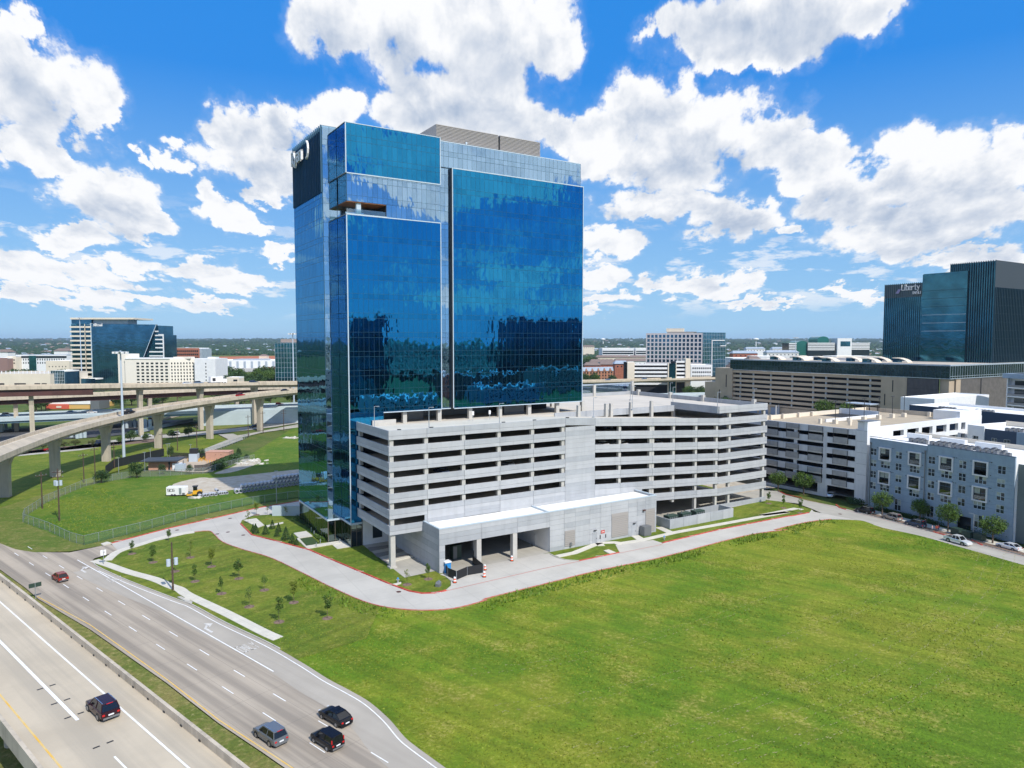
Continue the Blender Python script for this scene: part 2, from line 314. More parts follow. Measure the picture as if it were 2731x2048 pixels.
PIER = mat('ribbed_pier_concrete', (.48,.42,.33), .85, drip=.15, var=.07, scale=.3, joint=(2.4,2.4,.09,(.28,.24,.19)))
ASPH = mat('dark_asphalt', (.06,.062,.066), .9, var=.15, scale=.2)
TAN = mat('bare_caliche_dirt', (.40,.335,.25), .95, var2=(.50,.46,.38), scale=.5, bump=.1, bscale=1.5)
GRAVEL = mat('white_rubble', (.55,.52,.46), .95, var=.25, scale=2)
MULCH = mat('brown_mulch', (.17,.115,.085), .95, var=.35, scale=3)
BARK = mat('tree_bark', (.13,.095,.07), .9, var=.3, scale=5)
POLEW = mat('wood_pole', (.085,.055,.042), .9, var=.25, scale=2)
GALV = mat('galvanised_steel', (.42,.46,.50), .45, .6)
STEELP = mat('pale_painted_steel', (.52,.60,.68), .5, .2)
DARKM = mat('dark_metal', (.035,.036,.04), .5, .3)
GREYM = mat('grey_metal', (.20,.21,.22), .5, .4)
LOUV = mat('taupe_louvre_metal', (.36,.335,.315), .6, .1)
TRIM = mat('white_aluminium_trim', (.50,.59,.66), .4, .1)
MULL = mat('grey_mullion', (.035,.10,.15), .4, .5)
BRONZE = mat('bronze_mullion', (.20,.17,.14), .4, .5)
BLACKF = mat('black_fence_mesh', (.012,.013,.016), .7)
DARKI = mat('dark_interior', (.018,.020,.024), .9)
INTW = mat('office_interior_white', (.70,.72,.72), .8)
INTC = mat('office_ceiling', (.30,.34,.36), .9)
WOODS = mat('wood_soffit', (.26,.10,.035), .5, var=.25, scale=1.5)
GL_F = glassmat('blue_curtain_glass', (.42,.70,.80), (.028,.305,.59), .76, wave=.026, wscale=.55)
GL_L = glassmat('pale_vision_glass', (.55,.75,.80), (.48,.70,.92), .62, wave=.016, wscale=.5)
GL_S = glassmat('teal_side_glass', (.36,.58,.58), (.045,.29,.52), .78, wave=.020, wscale=.6)
GL_SP = glassmat('blue_spandrel_glass', (.02,.08,.12), (.024,.275,.53), .84, wave=.018, wscale=.55)
GL_D = glassmat('dark_lobby_glass', (.16,.24,.20), (.22,.30,.30), .55, wave=.01, wscale=.6)
def opaqueglass(name, c, r=.06): return mat(name, c, r, .85, var=.25, scale=.12, bump=.03, bscale=.35)
OG_BLUE = opaqueglass('office_blue_glass', (.055,.17,.27))
OG_DARK = opaqueglass('dark_tower_glass', (.030,.125,.185))
OG_PODIUM = opaqueglass('podium_black_glass', (.035,.075,.11), .04)
OG_TEAL = opaqueglass('teal_office_glass', (.05,.20,.26))
WINB = mat('dark_window_glass', (.03,.045,.055), .08, .4)
BLIND = mat('window_blind', (.34,.38,.34), .7, var=.2, scale=1.2)
BLUEW = mat('blue_grey_stucco', (.255,.335,.42), .85, var=.05, scale=.5, drip=.12, streak=(.9,.9,(.30,.38,.46),.4))
NAVY = mat('navy_panel', (.028,.055,.10), .7)
GREYW = mat('dark_grey_stucco', (.13,.16,.165), .85, var=.05, scale=.4)
BRICK = mat('red_brick', (.33,.12,.075), .85, var=.15, scale=.4)
ORANGEB = mat('orange_brick', (.42,.20,.12), .85, var=.15, scale=.4)
ROOFB = mat('brown_shingle', (.20,.15,.13), .9, var=.15, scale=.6)
ROOFG = mat('grey_metal_roof', (.38,.44,.50), .5, .2, var=.1, scale=.3)
PINK = mat('salmon_block', (.50,.28,.20), .85, var=.06, scale=.8)
YELLOWM = mat('yellow_machine_paint', (.72,.38,.02), .45)
ORANGE = mat('orange_plastic', (.80,.10,.02), .5)
WHITEPL = mat('white_plastic', (.80,.80,.80), .4)
BLUEPL = mat('blue_plastic', (.03,.25,.60), .4)
GREENB = mat('dark_green_metal', (.03,.06,.045), .5)
PIPEC = mat('concrete_pipe', (.46,.48,.52), .85, var=.1, scale=.8)
REDM = mat('red_machine_paint', (.55,.03,.02), .5)
SKIN = mat('skin', (.45,.26,.18), .6)
def leafmat(name, a, b2):
    m = bpy.data.materials.new(name); m.use_nodes = True; t = m.node_tree; k = N(t); b = t.nodes['Principled BSDF']
    b.inputs['Roughness'].default_value = .6; b.inputs['Specular IOR Level'].default_value = .25
    g = k.n('ShaderNodeNewGeometry'); f = k.ramp(k.noise(g.outputs['Position'], .55, 4, .6), .3, .7)
    c = k.mix(f, a, b2); c = k.mix(k.m('MULTIPLY', g.outputs['Random Per Island'], .6), c, tuple(min(1, x*1.7) for x in b2))
    t.links.new(c, b.inputs['Base Color']); return m
LEAF = leafmat('oak_leaves', (.034,.072,.013), (.068,.118,.020))
LEAFY = leafmat('yellow_green_leaves', (.075,.110,.012), (.13,.165,.02))
LEAFD = leafmat('dark_evergreen_leaves', (.018,.045,.014), (.040,.080,.024))
LEAFR = leafmat('olive_leaves', (.045,.055,.015), (.075,.085,.025))
LEAFF = leafmat('far_woodland_leaves', (.010,.030,.014), (.026,.055,.022))
# ---------------------------------------------------------------- ground, roads, pavements
b = B(); R = 16000
b.quad((-R,-R,-.25),(R,-R,-.25),(R,R,-.25),(-R,R,-.25)); b.obj('ground', G_BASE, kind='structure')
fld = [(-45.98,110.37),(-35.99,102.06),(-28.95,95.64),(-24.54,91.32),(-21.05,88.32),(-17.7,85.2),(-14.54,81.18),(-12.21,77.51),(-10.37,75.31),(-7.02,71.72)]
fr_right = [(-85.77,141.38),(-82.44,137.7),(-71.84,129.47),(-58.15,119.86),(-54.32,117.3),(-45.87,109.94),(-35.99,102.06),(-28.95,95.64),(-24.54,91.32),(-21.05,88.32),(-17.7,85.2),(-14.54,81.18),(-12.21,77.51),(-10.37,75.31),(-7.02,71.72)]
fr_right = smooth(fr_right[:1]+fr_right[1:], 4)
d0 = (fr_right[-1][0]-fr_right[-5][0], fr_right[-1][1]-fr_right[-5][1]); L0 = hypot(*d0); d0 = (d0[0]/L0, d0[1]/L0)
FD = (.7608, -.649)                                 # heading of the frontage road towards the camera
fr_right += [(fr_right[-1][0]+FD[0]*s, fr_right[-1][1]+FD[1]*s) for s in (30, 90, 200)]
lawn_s = [(-63.6,153.71),(-53.62,146.96),(-40.21,133.51),(-33.28,126.27),(-25.78,119.14),(-20.73,116.16),(-15.07,115.0),(-9.67,115.87),(-4.3,119.76),(-4.74,120.2),(5.64,127.48),(17.34,135.67),(30.63,143.48),(46.63,155.05),(56.41,161.49),(65.59,165.41),(62.29,164.99),(72.78,172.02),(80.49,175.13)]
drv_s = [(-74.61,163.23),(-71.71,164.08),(-69.13,161.1),(-64.65,154.89),(-57.81,149.14),(-49.85,143.33)] + lawn_s[2:]
drv_s = smooth(drv_s, 3)
st_s = [(85.95,174.5),(87.89,173.26),(89.19,167.27),(94.22,160.08),(97.63,151.54),(102.68,138.87)]
st_s = smooth(st_s, 3); e = st_s[-1]; q = st_s[-4]; l = hypot(e[0]-q[0], e[1]-q[1]); SD = ((e[0]-q[0])/l, (e[1]-q[1])/l)
st_s += [(e[0]+SD[0]*s, e[1]+SD[1]*s) for s in (40, 140, 320)]
fb_ = offs(fr_right, -1.5)[26::3]+[(300,-200)]+offs(st_s, 2.0)[::-3]+offs(drv_s, 2.0)[::-3]
fb_ = [p for p in fb_ if not (p[0] < -30 and p[1] > 112)]
sheet('field', [fb_[0]]+[q for p, q in zip(fb_, fb_[1:]) if hypot(p[0]-q[0], p[1]-q[1]) > 1.5], .02, G_FIELD)
lawn = fr_right[:26] + [p for p in drv_s[::-1] if p[0] < fr_right[25][0]-2]
sheet('lawn', [p for p in fr_right if p[1] > 97]+[(-22,104)]+[p for p in drv_s if p[0] < -22 and p[1] > 108][::-1]+[(-76.87,161.1),(-82.0,153.07),(-83.32,147.15),(-84.88,144.74)], .05, G_LAWN)
# frontage road
fr_left = [(-88.56,125.83),(-82.5,120.28),(-65.88,107.44),(-45.39,90.11),(-34.62,80.45),(-27.3,74.49),(-24.0,71.72)]
fr_left = [(fr_left[0][0]-FD[0]*s, fr_left[0][1]-FD[1]*s) for s in (40, 14)]+fr_left
fr_left += [(fr_left[-1][0]+FD[0]*s, fr_left[-1][1]+FD[1]*s) for s in (30, 90, 230)]
ftop = [(-113.76,154.14),(-107.2,149.65),(-101.88,147.55),(-94.06,147.35),(-90.1,152.23),(-89.18,153.82)]
far_l = [(-152.37,182.28)]
road = far_l+ftop+[(-83.27,148.14),(-85.12,146.18),(-86.37,143.33)]+fr_right+fr_left[::-1]+[(-113.08,134.57)]
sheet('frontage_road', road, .035, ROAD)
# turn lane, paler concrete along the right edge
tl_in = offs(fr_right, -4.6)
b = B(); ribbon(b, [p for p in fr_right if p[1] < 139], -4.4, -.05, .045); b.obj('turn_lane', LANE, kind='structure')
b = B(); ribbon(b, fr_right[2:26], 0, .18, .02, .16); b.obj('lawn_kerb', KERB, kind='structure')
FR = (-60.31, 108.42)
def fr(s, d): return (FR[0]+FD[0]*s-FD[1]*d, FR[1]+FD[1]*s+FD[0]*d)   # d to the left of FD (towards the lawn side)
def dash(b, s, d, l, w, z, o=fr): 
    p = [o(s, d), o(s+l, d)]; ribbon(b, p, -w/2, w/2, z)
def marks(name, z, items, m, kind='structure'):
    b = B()
    for it in items: dash(b, *it, z)
    return b.obj(name, m, kind=kind)
def dashes(off, phase, z, name, n0=-6, n1=9, step=9.9, o=fr):
    for i in range(n0, n1):
        b = B(); dash(b, phase+i*step, off, 2.9, .14, z, o); b.obj(name, WHITEP, kind='structure')
dashes(0, 0, .055, 'lane_dash'); dashes(3.3, -3.2, .055, 'lane_dash')
b = B(); ribbon(b, [fr(-44, 6.95), fr(31, 6.6)], -.09, .09, .055); b.obj('solid_lane_line', WHITEP, kind='structure')
b = B(); ribbon(b, fr_right[5:], -.85, -.70, .06); b.obj('edge_line', WHITEP, kind='structure')
yl = [(-83.56,121.52),(-66.92,109.18),(-45.87,91.09),(-34.91,81.15),(-23.22,71.72)]; yl += [(yl[-1][0]+FD[0]*60, yl[-1][1]+FD[1]*60)]
b = B(); ribbon(b, yl, -.08, .08, .055); b.obj('yellow_edge_line', YELP, kind='structure')
# ONLY legends and turn arrows painted in the turn lane
GLY = {'O': [(0,0,0,6),(0,6,3,6),(3,6,3,0),(3,0,0,0)], 'N': [(0,0,0,6),(0,6,3,0),(3,0,3,6)], 'L': [(0,6,0,0),(0,0,3,0)], 'Y': [(0,6,1.5,3),(3,6,1.5,3),(1.5,3,1.5,0)],
 'S': [(3,6,0,6),(0,6,0,3),(0,3,3,3),(3,3,3,0),(3,0,0,0)], 'C': [(3,6,0,6),(0,6,0,0),(0,0,3,0)], 'G': [(3,6,0,6),(0,6,0,0),(0,0,3,0),(3,0,3,3),(3,3,1.6,3)],
 'R': [(0,0,0,6),(0,6,3,6),(3,6,3,3),(3,3,0,3),(1.2,3,3,0)], 'y': [(0,4,1.5,1),(3,4,.6,-1.6)], 'a': [(0,4,3,4),(3,4,3,0),(3,0,0,0),(0,0,0,2.2),(0,2.2,3,2.2)], 'n': [(0,0,0,4),(0,4,3,4),(3,4,3,0)],
 'A': [(0,0,1.5,6),(1.5,6,3,0),(.7,2.2,2.3,2.2)], 'l': [(.6,0,.6,6)], 'k': [(0,0,0,6),(0,2,2.4,4),(.8,2.6,2.6,0)], 'm': [(0,0,0,4),(0,4,3.6,4),(1.8,4,1.8,0),(3.6,4,3.6,0)], 'i': [(.5,0,.5,4),(.5,5.2,.5,6)],
 'b': [(0,0,0,6),(0,0,3,0),(3,0,3,4),(3,4,0,4)], 'e': [(3,0,0,0),(0,0,0,4),(0,4,3,4),(3,4,3,2),(3,2,0,2)], 'r': [(0,0,0,4),(0,3,2.6,4)], 't': [(1,6,1,0),(1,0,2.4,0),(0,4,2.2,4)], 'I': [(.5,0,.5,6)], 'U': [(0,6,0,0),(0,0,3,0),(3,0,3,6)],
 'F': [(0,0,0,6),(0,6,3,6),(0,3,2.4,3)], 'E': [(3,6,0,6),(0,6,0,0),(0,0,3,0),(0,3,2.4,3)]}
WID = {'l': 1.6, 'i': 1.4, 'I': 1.4, 't': 2.8, 'm': 4}
def strokes(b, s, place, th, gap=1.3):               # place(x, y) -> corner function, units of the glyph grid
    x = 0
    for ch in s:
        for (x0,y0,x1,y1) in GLY.get(ch, []):
            l = hypot(x1-x0, y1-y0); nx, ny = -(y1-y0)/l*th/2, (x1-x0)/l*th/2; ex, ey = (x1-x0)/l*th/2, (y1-y0)/l*th/2
            pts = [(x+x0-ex+nx,y0-ey+ny),(x+x0-ex-nx,y0-ey-ny),(x+x1+ex-nx,y1+ey-ny),(x+x1+ex+nx,y1+ey+ny)]
            place(b, pts)
        x += WID.get(ch, 3)+gap
    return x-gap
def onroad(name, c, head, s, sx, sy, m=LEGEND, z=.062):
    b = B(); u = (sin(head), -cos(head)); 
    def place(b, pts):
        q = [(c[0]+cos(head)*y*sy+sin(head)*x*sx, c[1]+sin(head)*y*sy-cos(head)*x*sx, z) for x, y in pts]
        b.add(q, [(0,1,2,3)])
    strokes(b, s, place, .62); return b.obj(name, m, kind='structure')
HB = atan2(-FD[1], -FD[0])
for c in [(-74.61,128.76),(-38.62,99.19)]: onroad('only_legend', (c[0], c[1]), HB, 'ONLY', .155, .42)
def arrow(c):
    b = B()
    P_ = lambda x, y: (c[0]+cos(HB)*y+sin(HB)*x, c[1]+sin(HB)*y-cos(HB)*x, .062)
    for q in ([(-.2,0),(.2,0),(.2,2.3),(-.2,2.3)], [(-.2,2.3),(.2,2.3),(.85,3.0),(.85,3.7)], [(.75,2.3),(1.75,3.35),(.75,4.4)]):
        b.add([P_(*p) for p in q], [tuple(range(len(q)))])
    b.obj('turn_arrow', LEGEND, kind='structure')
for c in [(-82.77,134.36),(-46.24,106.22)]: arrow(c)
# side street, driveway and service drive (one concrete sheet)
nk = [(-88.87,153.82),(-82.46,165.92),(-73.67,178.61),(-68.44,186.87),(-59.71,195.06)]; nk += [(nk[-1][0]+ (nk[-1][0]-nk[-2][0])*k, nk[-1][1]+(nk[-1][1]-nk[-2][1])*k) for k in (1, 3)]
ik = [(-66.7,170.45),(-60.31,160.55),(-52.48,155.24),(-43.6,148.82),(-37.46,142.48),(-30.51,135.45),(-22.74,127.65),(-18.56,123.91),(-16.06,122.73),(-13.75,122.93),(-11.77,124.24),(-10.98,126.61),(-11.22,129.43),(-12.47,131.85)]
isl_n = [(-67.67,174.24),(-66.74,178.88),(-63.03,179.83),(-56.33,185.2)]
dv = (nk[-1][0]-nk[4][0], nk[-1][1]-nk[4][1])
shp = nk+[(isl_n[-1][0]+dv[0], isl_n[-1][1]+dv[1])]+isl_n[::-1]+ik+[(-13.87,133.1),(-3.84,143.48),(7.92,146.76),(9.35,143.78),(11.04,142.23),(13.77,141.38),(22.74,146.96),(22.85,147.32),(22.82,152.87),(27.18,155.05),(31.79,156.66),(33.56,154.17),(49.69,165.41),(70.43,177.81),(72.15,178.35),(77.64,181.69),(79.89,185.44),(79.39,183.06),(86.59,174.5)]+drv_s[::-1]+[(-82.14,152.75),(-83.32,147.15)]
sheet('driveway', shp, .06, DRIVE)
st_n = [(60.06,210.84),(69.39,209.93),(75.14,209.93),(79.65,208.67),(79.67,203.78),(83.31,195.59),(88.02,189.49),(89.97,184.88),(90.57,182.65),(99.09,163.32),(100.29,160.39),(106.92,144.71)]
st_n += [(st_n[-1][0]+SD[0]*s, st_n[-1][1]+SD[1]*s) for s in (40, 140, 320)]
sheet('street', st_n+st_s[::-1]+[(85.32,174.5),(81.36,177.05),(80.21,186.58),(78.84,192.49),(66.29,200.43),(57.14,200.43)], .045, STREET)
b = B(); ribbon(b, st_n[8:], .2, 5.6, .0, .14); b.obj('sidewalk', WALK, kind='structure')
def kerb(name, pts, m, h=.17, w=.22, z=.0):
    b = B(); ribbon(b, pts, 0, w, z, h); return b.obj(name, m, kind='structure')
kerb('red_kerb', nk, RED, .22); kerb('red_kerb', ik[:-3], RED, .22, .3); kerb('kerb', ik[-4:], KERB)
kerb('faded_kerb', [p for p in drv_s], REDF, .16, .16)
kerb('red_kerb', [(13.77,141.38),(22.74,146.96),(22.85,147.32)], RED, .2); kerb('red_kerb', [(33.56,154.17),(49.69,165.41),(70.43,177.81),(72.15,178.35),(77.64,181.69)], RED, .2, .3)
kerb('kerb', [(7.89,146.15),(9.33,143.48),(11.02,142.04),(13.77,141.38)], KERB)
kerb('red_kerb', [(79.65,208.67),(79.67,203.78),(82.6,199.11)], RED, .2, .3); kerb('red_kerb', [(88.71,190.98),(88.05,187.3),(88.88,185.44)], RED, .2, .3); kerb('red_kerb', [(98.93,163.21),(100.01,160.44)], RED, .2, .3);kerb('red_kerb', [(103.23,156.12),(103.31,152.64)], RED, .2, .3)
b = B(); ribbon(b, [(-12.28,123.88),(6.04,136.54),(13.77,141.28)], -.07, .07, .075); ribbon(b, [(22.71,146.76),(32.58,152.78),(33.52,154.0)], -.06, .06, .075); b.obj('fire_lane_line', RED, kind='structure')
b = B(); ribbon(b, [(82.47,198.79),(86.85,189.2),(91.74,178.35),(98.69,163.65),(106.48,144.11)], -.06, .06, .07); b.obj('fire_lane_line', REDF, kind='structure')
# white fire-lane lettering blotches on the red kerbs
for p in [(-52.27,155.03),(-45.12,149.2),(-37.68,142.3),(-29.69,134.59),(-22.18,127.24),(-13.53,123.06),(-88.23,155.44),(-76.56,175.37),(18.27,144.34),(41.43,159.41),(49.78,164.81),(57.87,169.74),(65.89,174.63)]:
    b = B(); 
    for i in range(7): b.box(p[0]-.8+i*.25, p[1]-.04-.02, .2, p[0]-.8+i*.25+.13, p[1]+.10, .235)
    o = b.obj('kerb_lettering', WHITEP, kind='structure')
sheet('building_lawn', ik[:-1]+[(9.31,143.19),(13.75,141.09),(22.69,146.66),(22.81,147.08),(33.5,153.91),(49.6,165.11),(70.29,177.46),(72.05,178.09),(77.52,181.42),(80.01,185.72),(79.06,188.76),(74.54,197.98),(67.95,205.5)]+[(75,235),(-10,250),(-60,200)]+[(-56.24,184.91),(-62.93,179.56),(-66.64,178.6),(-67.67,174.24)], .04, G_LAWN)
# sidewalks
sw = smooth([(-85.5,141.8),(-82.78,140.05),(-80.34,138.5),(-74.62,134.59),(-67.57,130.53),(-62.57,126.7),(-60.14,125.04),(-57.1,121.95),(-47.27,113.92),(-38.6,106.46),(-35.31,103.89)], 3)
b = B(); ribbon(b, sw, -.9, .9, .03, .11); b.obj('sidewalk', WALK, kind='structure')
sw2 = smooth([(-82.83,141.67),(-83.93,146.67),(-83.5,149.65),(-82.0,153.07),(-79.36,159.59),(-74.77,163.23)], 3)
b = B(); ribbon(b, sw2, -.9, .9, .03, .13); b.obj('sidewalk', WALK, kind='structure')
b = B(); ribbon(b, [(9.4,144.46),(13.24,146.96),(19.34,154.23),(22.94,154.67),(25.02,153.56)], -.8, .8, .02, .12)
ribbon(b, [(22.88,153.3),(29.19,156.39),(38.35,162.94),(72.28,182.56),(64.22,179.01),(76.11,186.58),(77.23,185.16)], -.8, .8, .02, .115)
ribbon(b, [(19.24,154.17),(19.6,152.02)], -.8, .8, .02, .12); ribbon(b, [(28.3,160.07),(29.24,156.66)], -1, 1, .02, .125); ribbon(b, [(35.31,167.45),(37.18,162.45)], -1, 1, .02, .125); b.obj('sidewalk', WALK, kind='structure')
# entrance court
b = B()
b.prism(ccw([(-50.94,161.98),(-48.58,163.75),(-46.68,160.98),(-45.85,159.51),(-48.45,157.82)]), .02, .2); b.prism(ccw([(-49.05,157.59),(-48.45,157.82),(-44.98,151.64),(-38.45,155.71),(-37.72,154.33),(-44.22,149.69),(-44.79,150.55)]), .02, .22)
b.prism(ccw([(-67.34,174.24),(-64.62,175.8),(-60.32,169.23),(-60.98,167.06),(-64.52,171.07)]), .02, .15); b.prism(ccw([(-60.11,168.62),(-56.7,172.33),(-56.29,171.07),(-59.06,167.42)]), .02, .14); b.obj('entrance_paving', WALK, kind='structure')
sheet('entrance_lawn', [(-48.38,157.68),(-45.92,159.26),(-42.89,154.33),(-45.01,151.73)], .07, mat('clipped_turf', (.035,.07,.015), .9, var=.2, scale=3))
for q in ([(-31.33,150.55),(-25.29,153.42),(-24.24,152.53),(-30.3,147.99)], [(-29.06,146.13),(-23.83,149.9),(-22.37,148.62),(-27.9,143.91)], [(-26.68,141.95),(-21.06,146.54),(-20.1,144.91),(-25.41,140.23)]):
    b = B(); b.prism(ccw(q), .03, .16); b.obj('gravel_bed', GRAVEL if 0 else mat('gravel_grey', (.20,.185,.17), .95, var=.3, scale=6), kind='structure')
sheet('dark_mulch_bed', [(-32.7,152.53),(-26.92,156.17),(-24.37,152.53),(-20.1,144.91),(-24.87,139.85),(-26.96,142.14)], .04, MULCH)
b = B(); b.prism(ccw([(-25.7,141.18),(-20.93,144.71),(-20.45,143.91),(-24.9,140.04)]), .04, .28); b.obj('bench_kerb', WALK, kind='structure')
b = B(); b.prism(ccw([(-22.17,127.51),(-20.64,128.77),(-20.51,127.98),(-21.5,126.73)]), .02, .15); b.obj('hydrant_pad', WALK, kind='structure')
# lush enclosed field, dry verges, dirt
sheet('enclosed_field', [(-121.29,172.37),(-125.57,179.34),(-129.46,193.37),(-132.03,214.79),(-130.86,220.08),(-124.93,230.29),(-103.71,236.37),(-101.48,249.54),(-103.11,273.92),(-114.88,380.35),(-92.33,393.61),(-49.5,209.75),(-61.3,200.32),(-72.09,191.7),(-81.52,178.61),(-88.13,164.08),(-94.23,152.75),(-98.82,155.44)], .02, G_LUSH)
sheet('verge', [(-113.76,154.14),(-137.84,185.32),(-137.34,209.75),(-131.5,221.17),(-121.29,172.37),(-98.82,155.44),(-94.23,152.75),(-87.93,163.72),(-81.33,178.18),(-71.85,191.05),(-61.08,199.61),(-59.71,195.06),(-68.44,186.87),(-73.67,178.61),(-82.46,165.92),(-88.87,153.82),(-94.56,148.14),(-101.88,147.55),(-107.2,149.65)], .012, G_DRY)
sheet('ramp_meadow', [(-148.32,198.54),(-198.2,270.62),(-201.78,282.53),(-177.48,299.47),(-160.22,318.55),(-141.23,335.14),(-128.33,316.31),(-124.64,280.77),(-134.71,270.62),(-136.66,236.37),(-132.15,222.27),(-137.34,209.75),(-136.36,185.32)], .01, G_LAWN)
sheet('dirt_track', smooth([(-106.28,218.95),(-102.58,229.3),(-95.57,229.3),(-73.97,244.71),(-65.58,248.89),(-59.25,224.58),(-68.41,224.58),(-83.95,210.49),(-88.29,206.5),(-90.81,204.56),(-96.79,208.47),(-102.62,213.58)], 3, True), .05, TAN)
sheet('dirt_patch', smooth([(-101.05,236.76),(-99.97,246.09),(-99.06,263.89),(-94.2,262.31),(-93.04,254.68),(-94.63,242.0),(-97.43,236.76)], 3, True), .05, TAN)
# median strip grass between deck and road
sheet('median_grass', [(p[0]-.2, p[1]) for p in fr_left]+[(60,-60),(-60,60),(-96,114)], .03, G_MED)
# back roads on the left
bk = [(-207.5,275.94),(-188.33,294.47),(-181.83,314.5),(-171.77,332.33),(-163.85,336.92),(-149.91,350.89),(-135.29,371.61),(-122.64,402.12),(-111.55,425.38)]
b = B(); ribbon(b, bk, -13, 0, .03); b.obj('back_frontage_road', STREET, kind='structure')
sheet('back_lane', [(-140.92,336.14),(-134.77,338.73),(-130.22,332.33),(-127.34,340.04),(-114.94,377.99),(-110.7,363.94),(-122.56,342.16),(-125.37,324.97),(-122.31,319.07),(-122.84,277.69),(-127.57,285.83),(-129.28,319.07)], .06, STREET)
sheet('mulch_strip', [(-202.62,283.16),(-185.2,303.22),(-163.38,322.44),(-157.81,311.34),(-176.65,294.44),(-192.19,279.26),(-195.21,272.7)], .03, MULCH)
sheet('substation_pad', [(-132.66,263.89),(-130.05,273.79),(-118.58,265.49),(-105.24,259.21),(-102.63,239.35),(-108.2,238.7),(-120.54,242.0),(-131.5,251.75)], .06, mat('pad_concrete', (.44,.36,.27), .9, var=.08, scale=.3))
sheet('under_bridge_road', [(-261.42,357.83),(-228.88,360.99),(-226.16,392.21),(-200.17,396.01),(-181.41,398.49),(-179.86,348.11),(-189.94,328.95),(-215.61,316.18),(-227.72,311.34)], .02, ASPH)
sheet('embankment_grass', [(-171.76,377.99),(-166.29,391.41),(-128.88,421.32),(-113.73,433.74),(-107.44,409.59),(-122.08,400.29),(-135.86,373.19),(-150.5,352.29),(-172.42,333.59),(-181.28,350.89)], .1, G_DRY)
# far ground patches
sheet('far_meadow', [(116.32,652.14),(169.14,711.94),(205.74,728.64),(173.69,614.68),(139.14,607.46),(111.43,619.59)], .05, G_LUSH)
sheet('far_pavement', [(52.9,673.35),(117.26,652.14),(110.99,617.13),(141.42,573.75),(176.13,595.79),(139.88,430.22),(169.47,397.04),(227.6,534.2),(217.77,737.29),(213.21,755.2),(56.57,720.2)], .02, STREET)
sheet('orange_soil_field', [(-802.18,1845.77),(-811.49,1967.96),(-628.97,2087.73),(-473.9,1572.31),(-683.51,1572.31)], .3, mat('orange_soil', (.42,.13,.05), .95, var=.1, scale=.01))
sheet('far_parking_lot', [(-496.32,1168.14),(-347.74,1153.01),(-304.46,1009.16),(-426.89,1009.16)], .1, STREET)

TRK_M = mat('dry_clippings', (.28,.27,.11), .95, var=.25, scale=2)
tracks = [[(7.08,73.59),(23.58,80.32),(45.21,93.51),(66.82,110.15),(85.37,127.47),(100.46,145.69)],[(14.12,72.24),(29.62,78.72),(48.14,89.33),(68.87,105.82),(90.9,127.47),(107.86,148.33)],[(-1.61,82.83),(13.62,87.37),(33.97,98.08),(58.36,114.84),(79.51,131.59)],[(-5.84,92.43),(7.03,95.74),(25.05,105.82),(48.56,121.74)],[(-28.28,111.67),(-16.35,113.24),(-1.01,119.94),(16.73,131.59),(42.88,148.33)],[(23.28,72.24),(38.27,78.72),(55.48,89.33),(82.97,111.67)]]
# ---------------------------------------------------------------- glass office tower (local u along the long front, v into depth)
TW = empty('glass_office_tower', (-35.05, 151.2, 0), A32, 'tall blue glass office tower with stepped boxes, roof letters and a corner terrace', 'office building')
FL = lambda k: 30.2+4.15*k
pane_meshes = {}
def panebox(w, h, m):
    key = (round(w, 3), round(h, 3), m.name)
    if key not in pane_meshes: pane_meshes[key] = B().box(-w/2+.025, -.012, .025, w/2-.025, .012, h-.025).mesh('glass_pane', m)
    return pane_meshes[key]
def fac_frame(o, d):                                 # facade axes: origin (u,v), direction of its length, outward normal
    return (cos(d), sin(d)), (sin(d), -cos(d))
nsep = [0]
def curtain(root, o, d, length, rows, pw, big=0, mull=MULL, tilt=.0016, mw=.035, name='glass_pane', limit=300, zmax=1e9):
    (ax, ay), (nx, ny) = fac_frame(o, d); n = max(1, round(length/pw)); w_ = length/n
    bb = B(); mats = []; mb = B()
    for (z0, z1, m) in rows:
        for i in range(n):
            cx = o[0]+ax*(i+.5)*w_; cy = o[1]+ay*(i+.5)*w_
            t1 = random.gauss(0, tilt); t2 = random.gauss(0, tilt)
            if big and nsep[0] < limit and z1-z0 > 1.5 and z0 < zmax:
                x = link(name, panebox(w_, z1-z0, m), root, (cx, cy, z0)); x.rotation_euler = (t1, 0, d+t2); nsep[0] += 1; continue
            if m not in mats: mats.append(m)
            mi = mats.index(m); h = z1-z0; ww = w_/2-.025; ct, st = cos(d+t2), sin(d+t2)
            vs = []
            for zz in (.025, h-.025):
                for sx, sy in ((-ww,-.012),(ww,-.012),(ww,.012),(-ww,.012)):
                    yy = sy-t1*zz; vs.append((cx+ct*sx-st*yy, cy+st*sx+ct*yy, z0+zz))
            bb.add(vs, [(0,3,2,1),(4,5,6,7),(0,1,5,4),(1,2,6,5),(2,3,7,6),(3,0,4,7)], mi)
    def bar(a0, a1, z0, z1, dep):
        vs = []
        for zz in (z0, z1):
            for s_, e_ in ((a0, dep),(a1, dep),(a1,-.10),(a0,-.10)): vs.append((o[0]+ax*s_+nx*e_, o[1]+ay*s_+ny*e_, zz))
        mb.add(vs, [(0,3,2,1),(4,5,6,7),(0,1,5,4),(1,2,6,5),(2,3,7,6),(3,0,4,7)])
    za = min(r[0] for r in rows); zb = max(r[1] for r in rows)
    for i in range(n+1): bar(i*w_-mw/2, i*w_+mw/2, za, zb, .02)
    for z in sorted({r[0] for r in rows}|{zb}): bar(0, length, z-.025, z+.025, .03)
    if bb.f: bb.obj('glass_panes', mats, root, kind='stuff')
    mb.obj('mullion_grid', mull, root, kind='stuff')
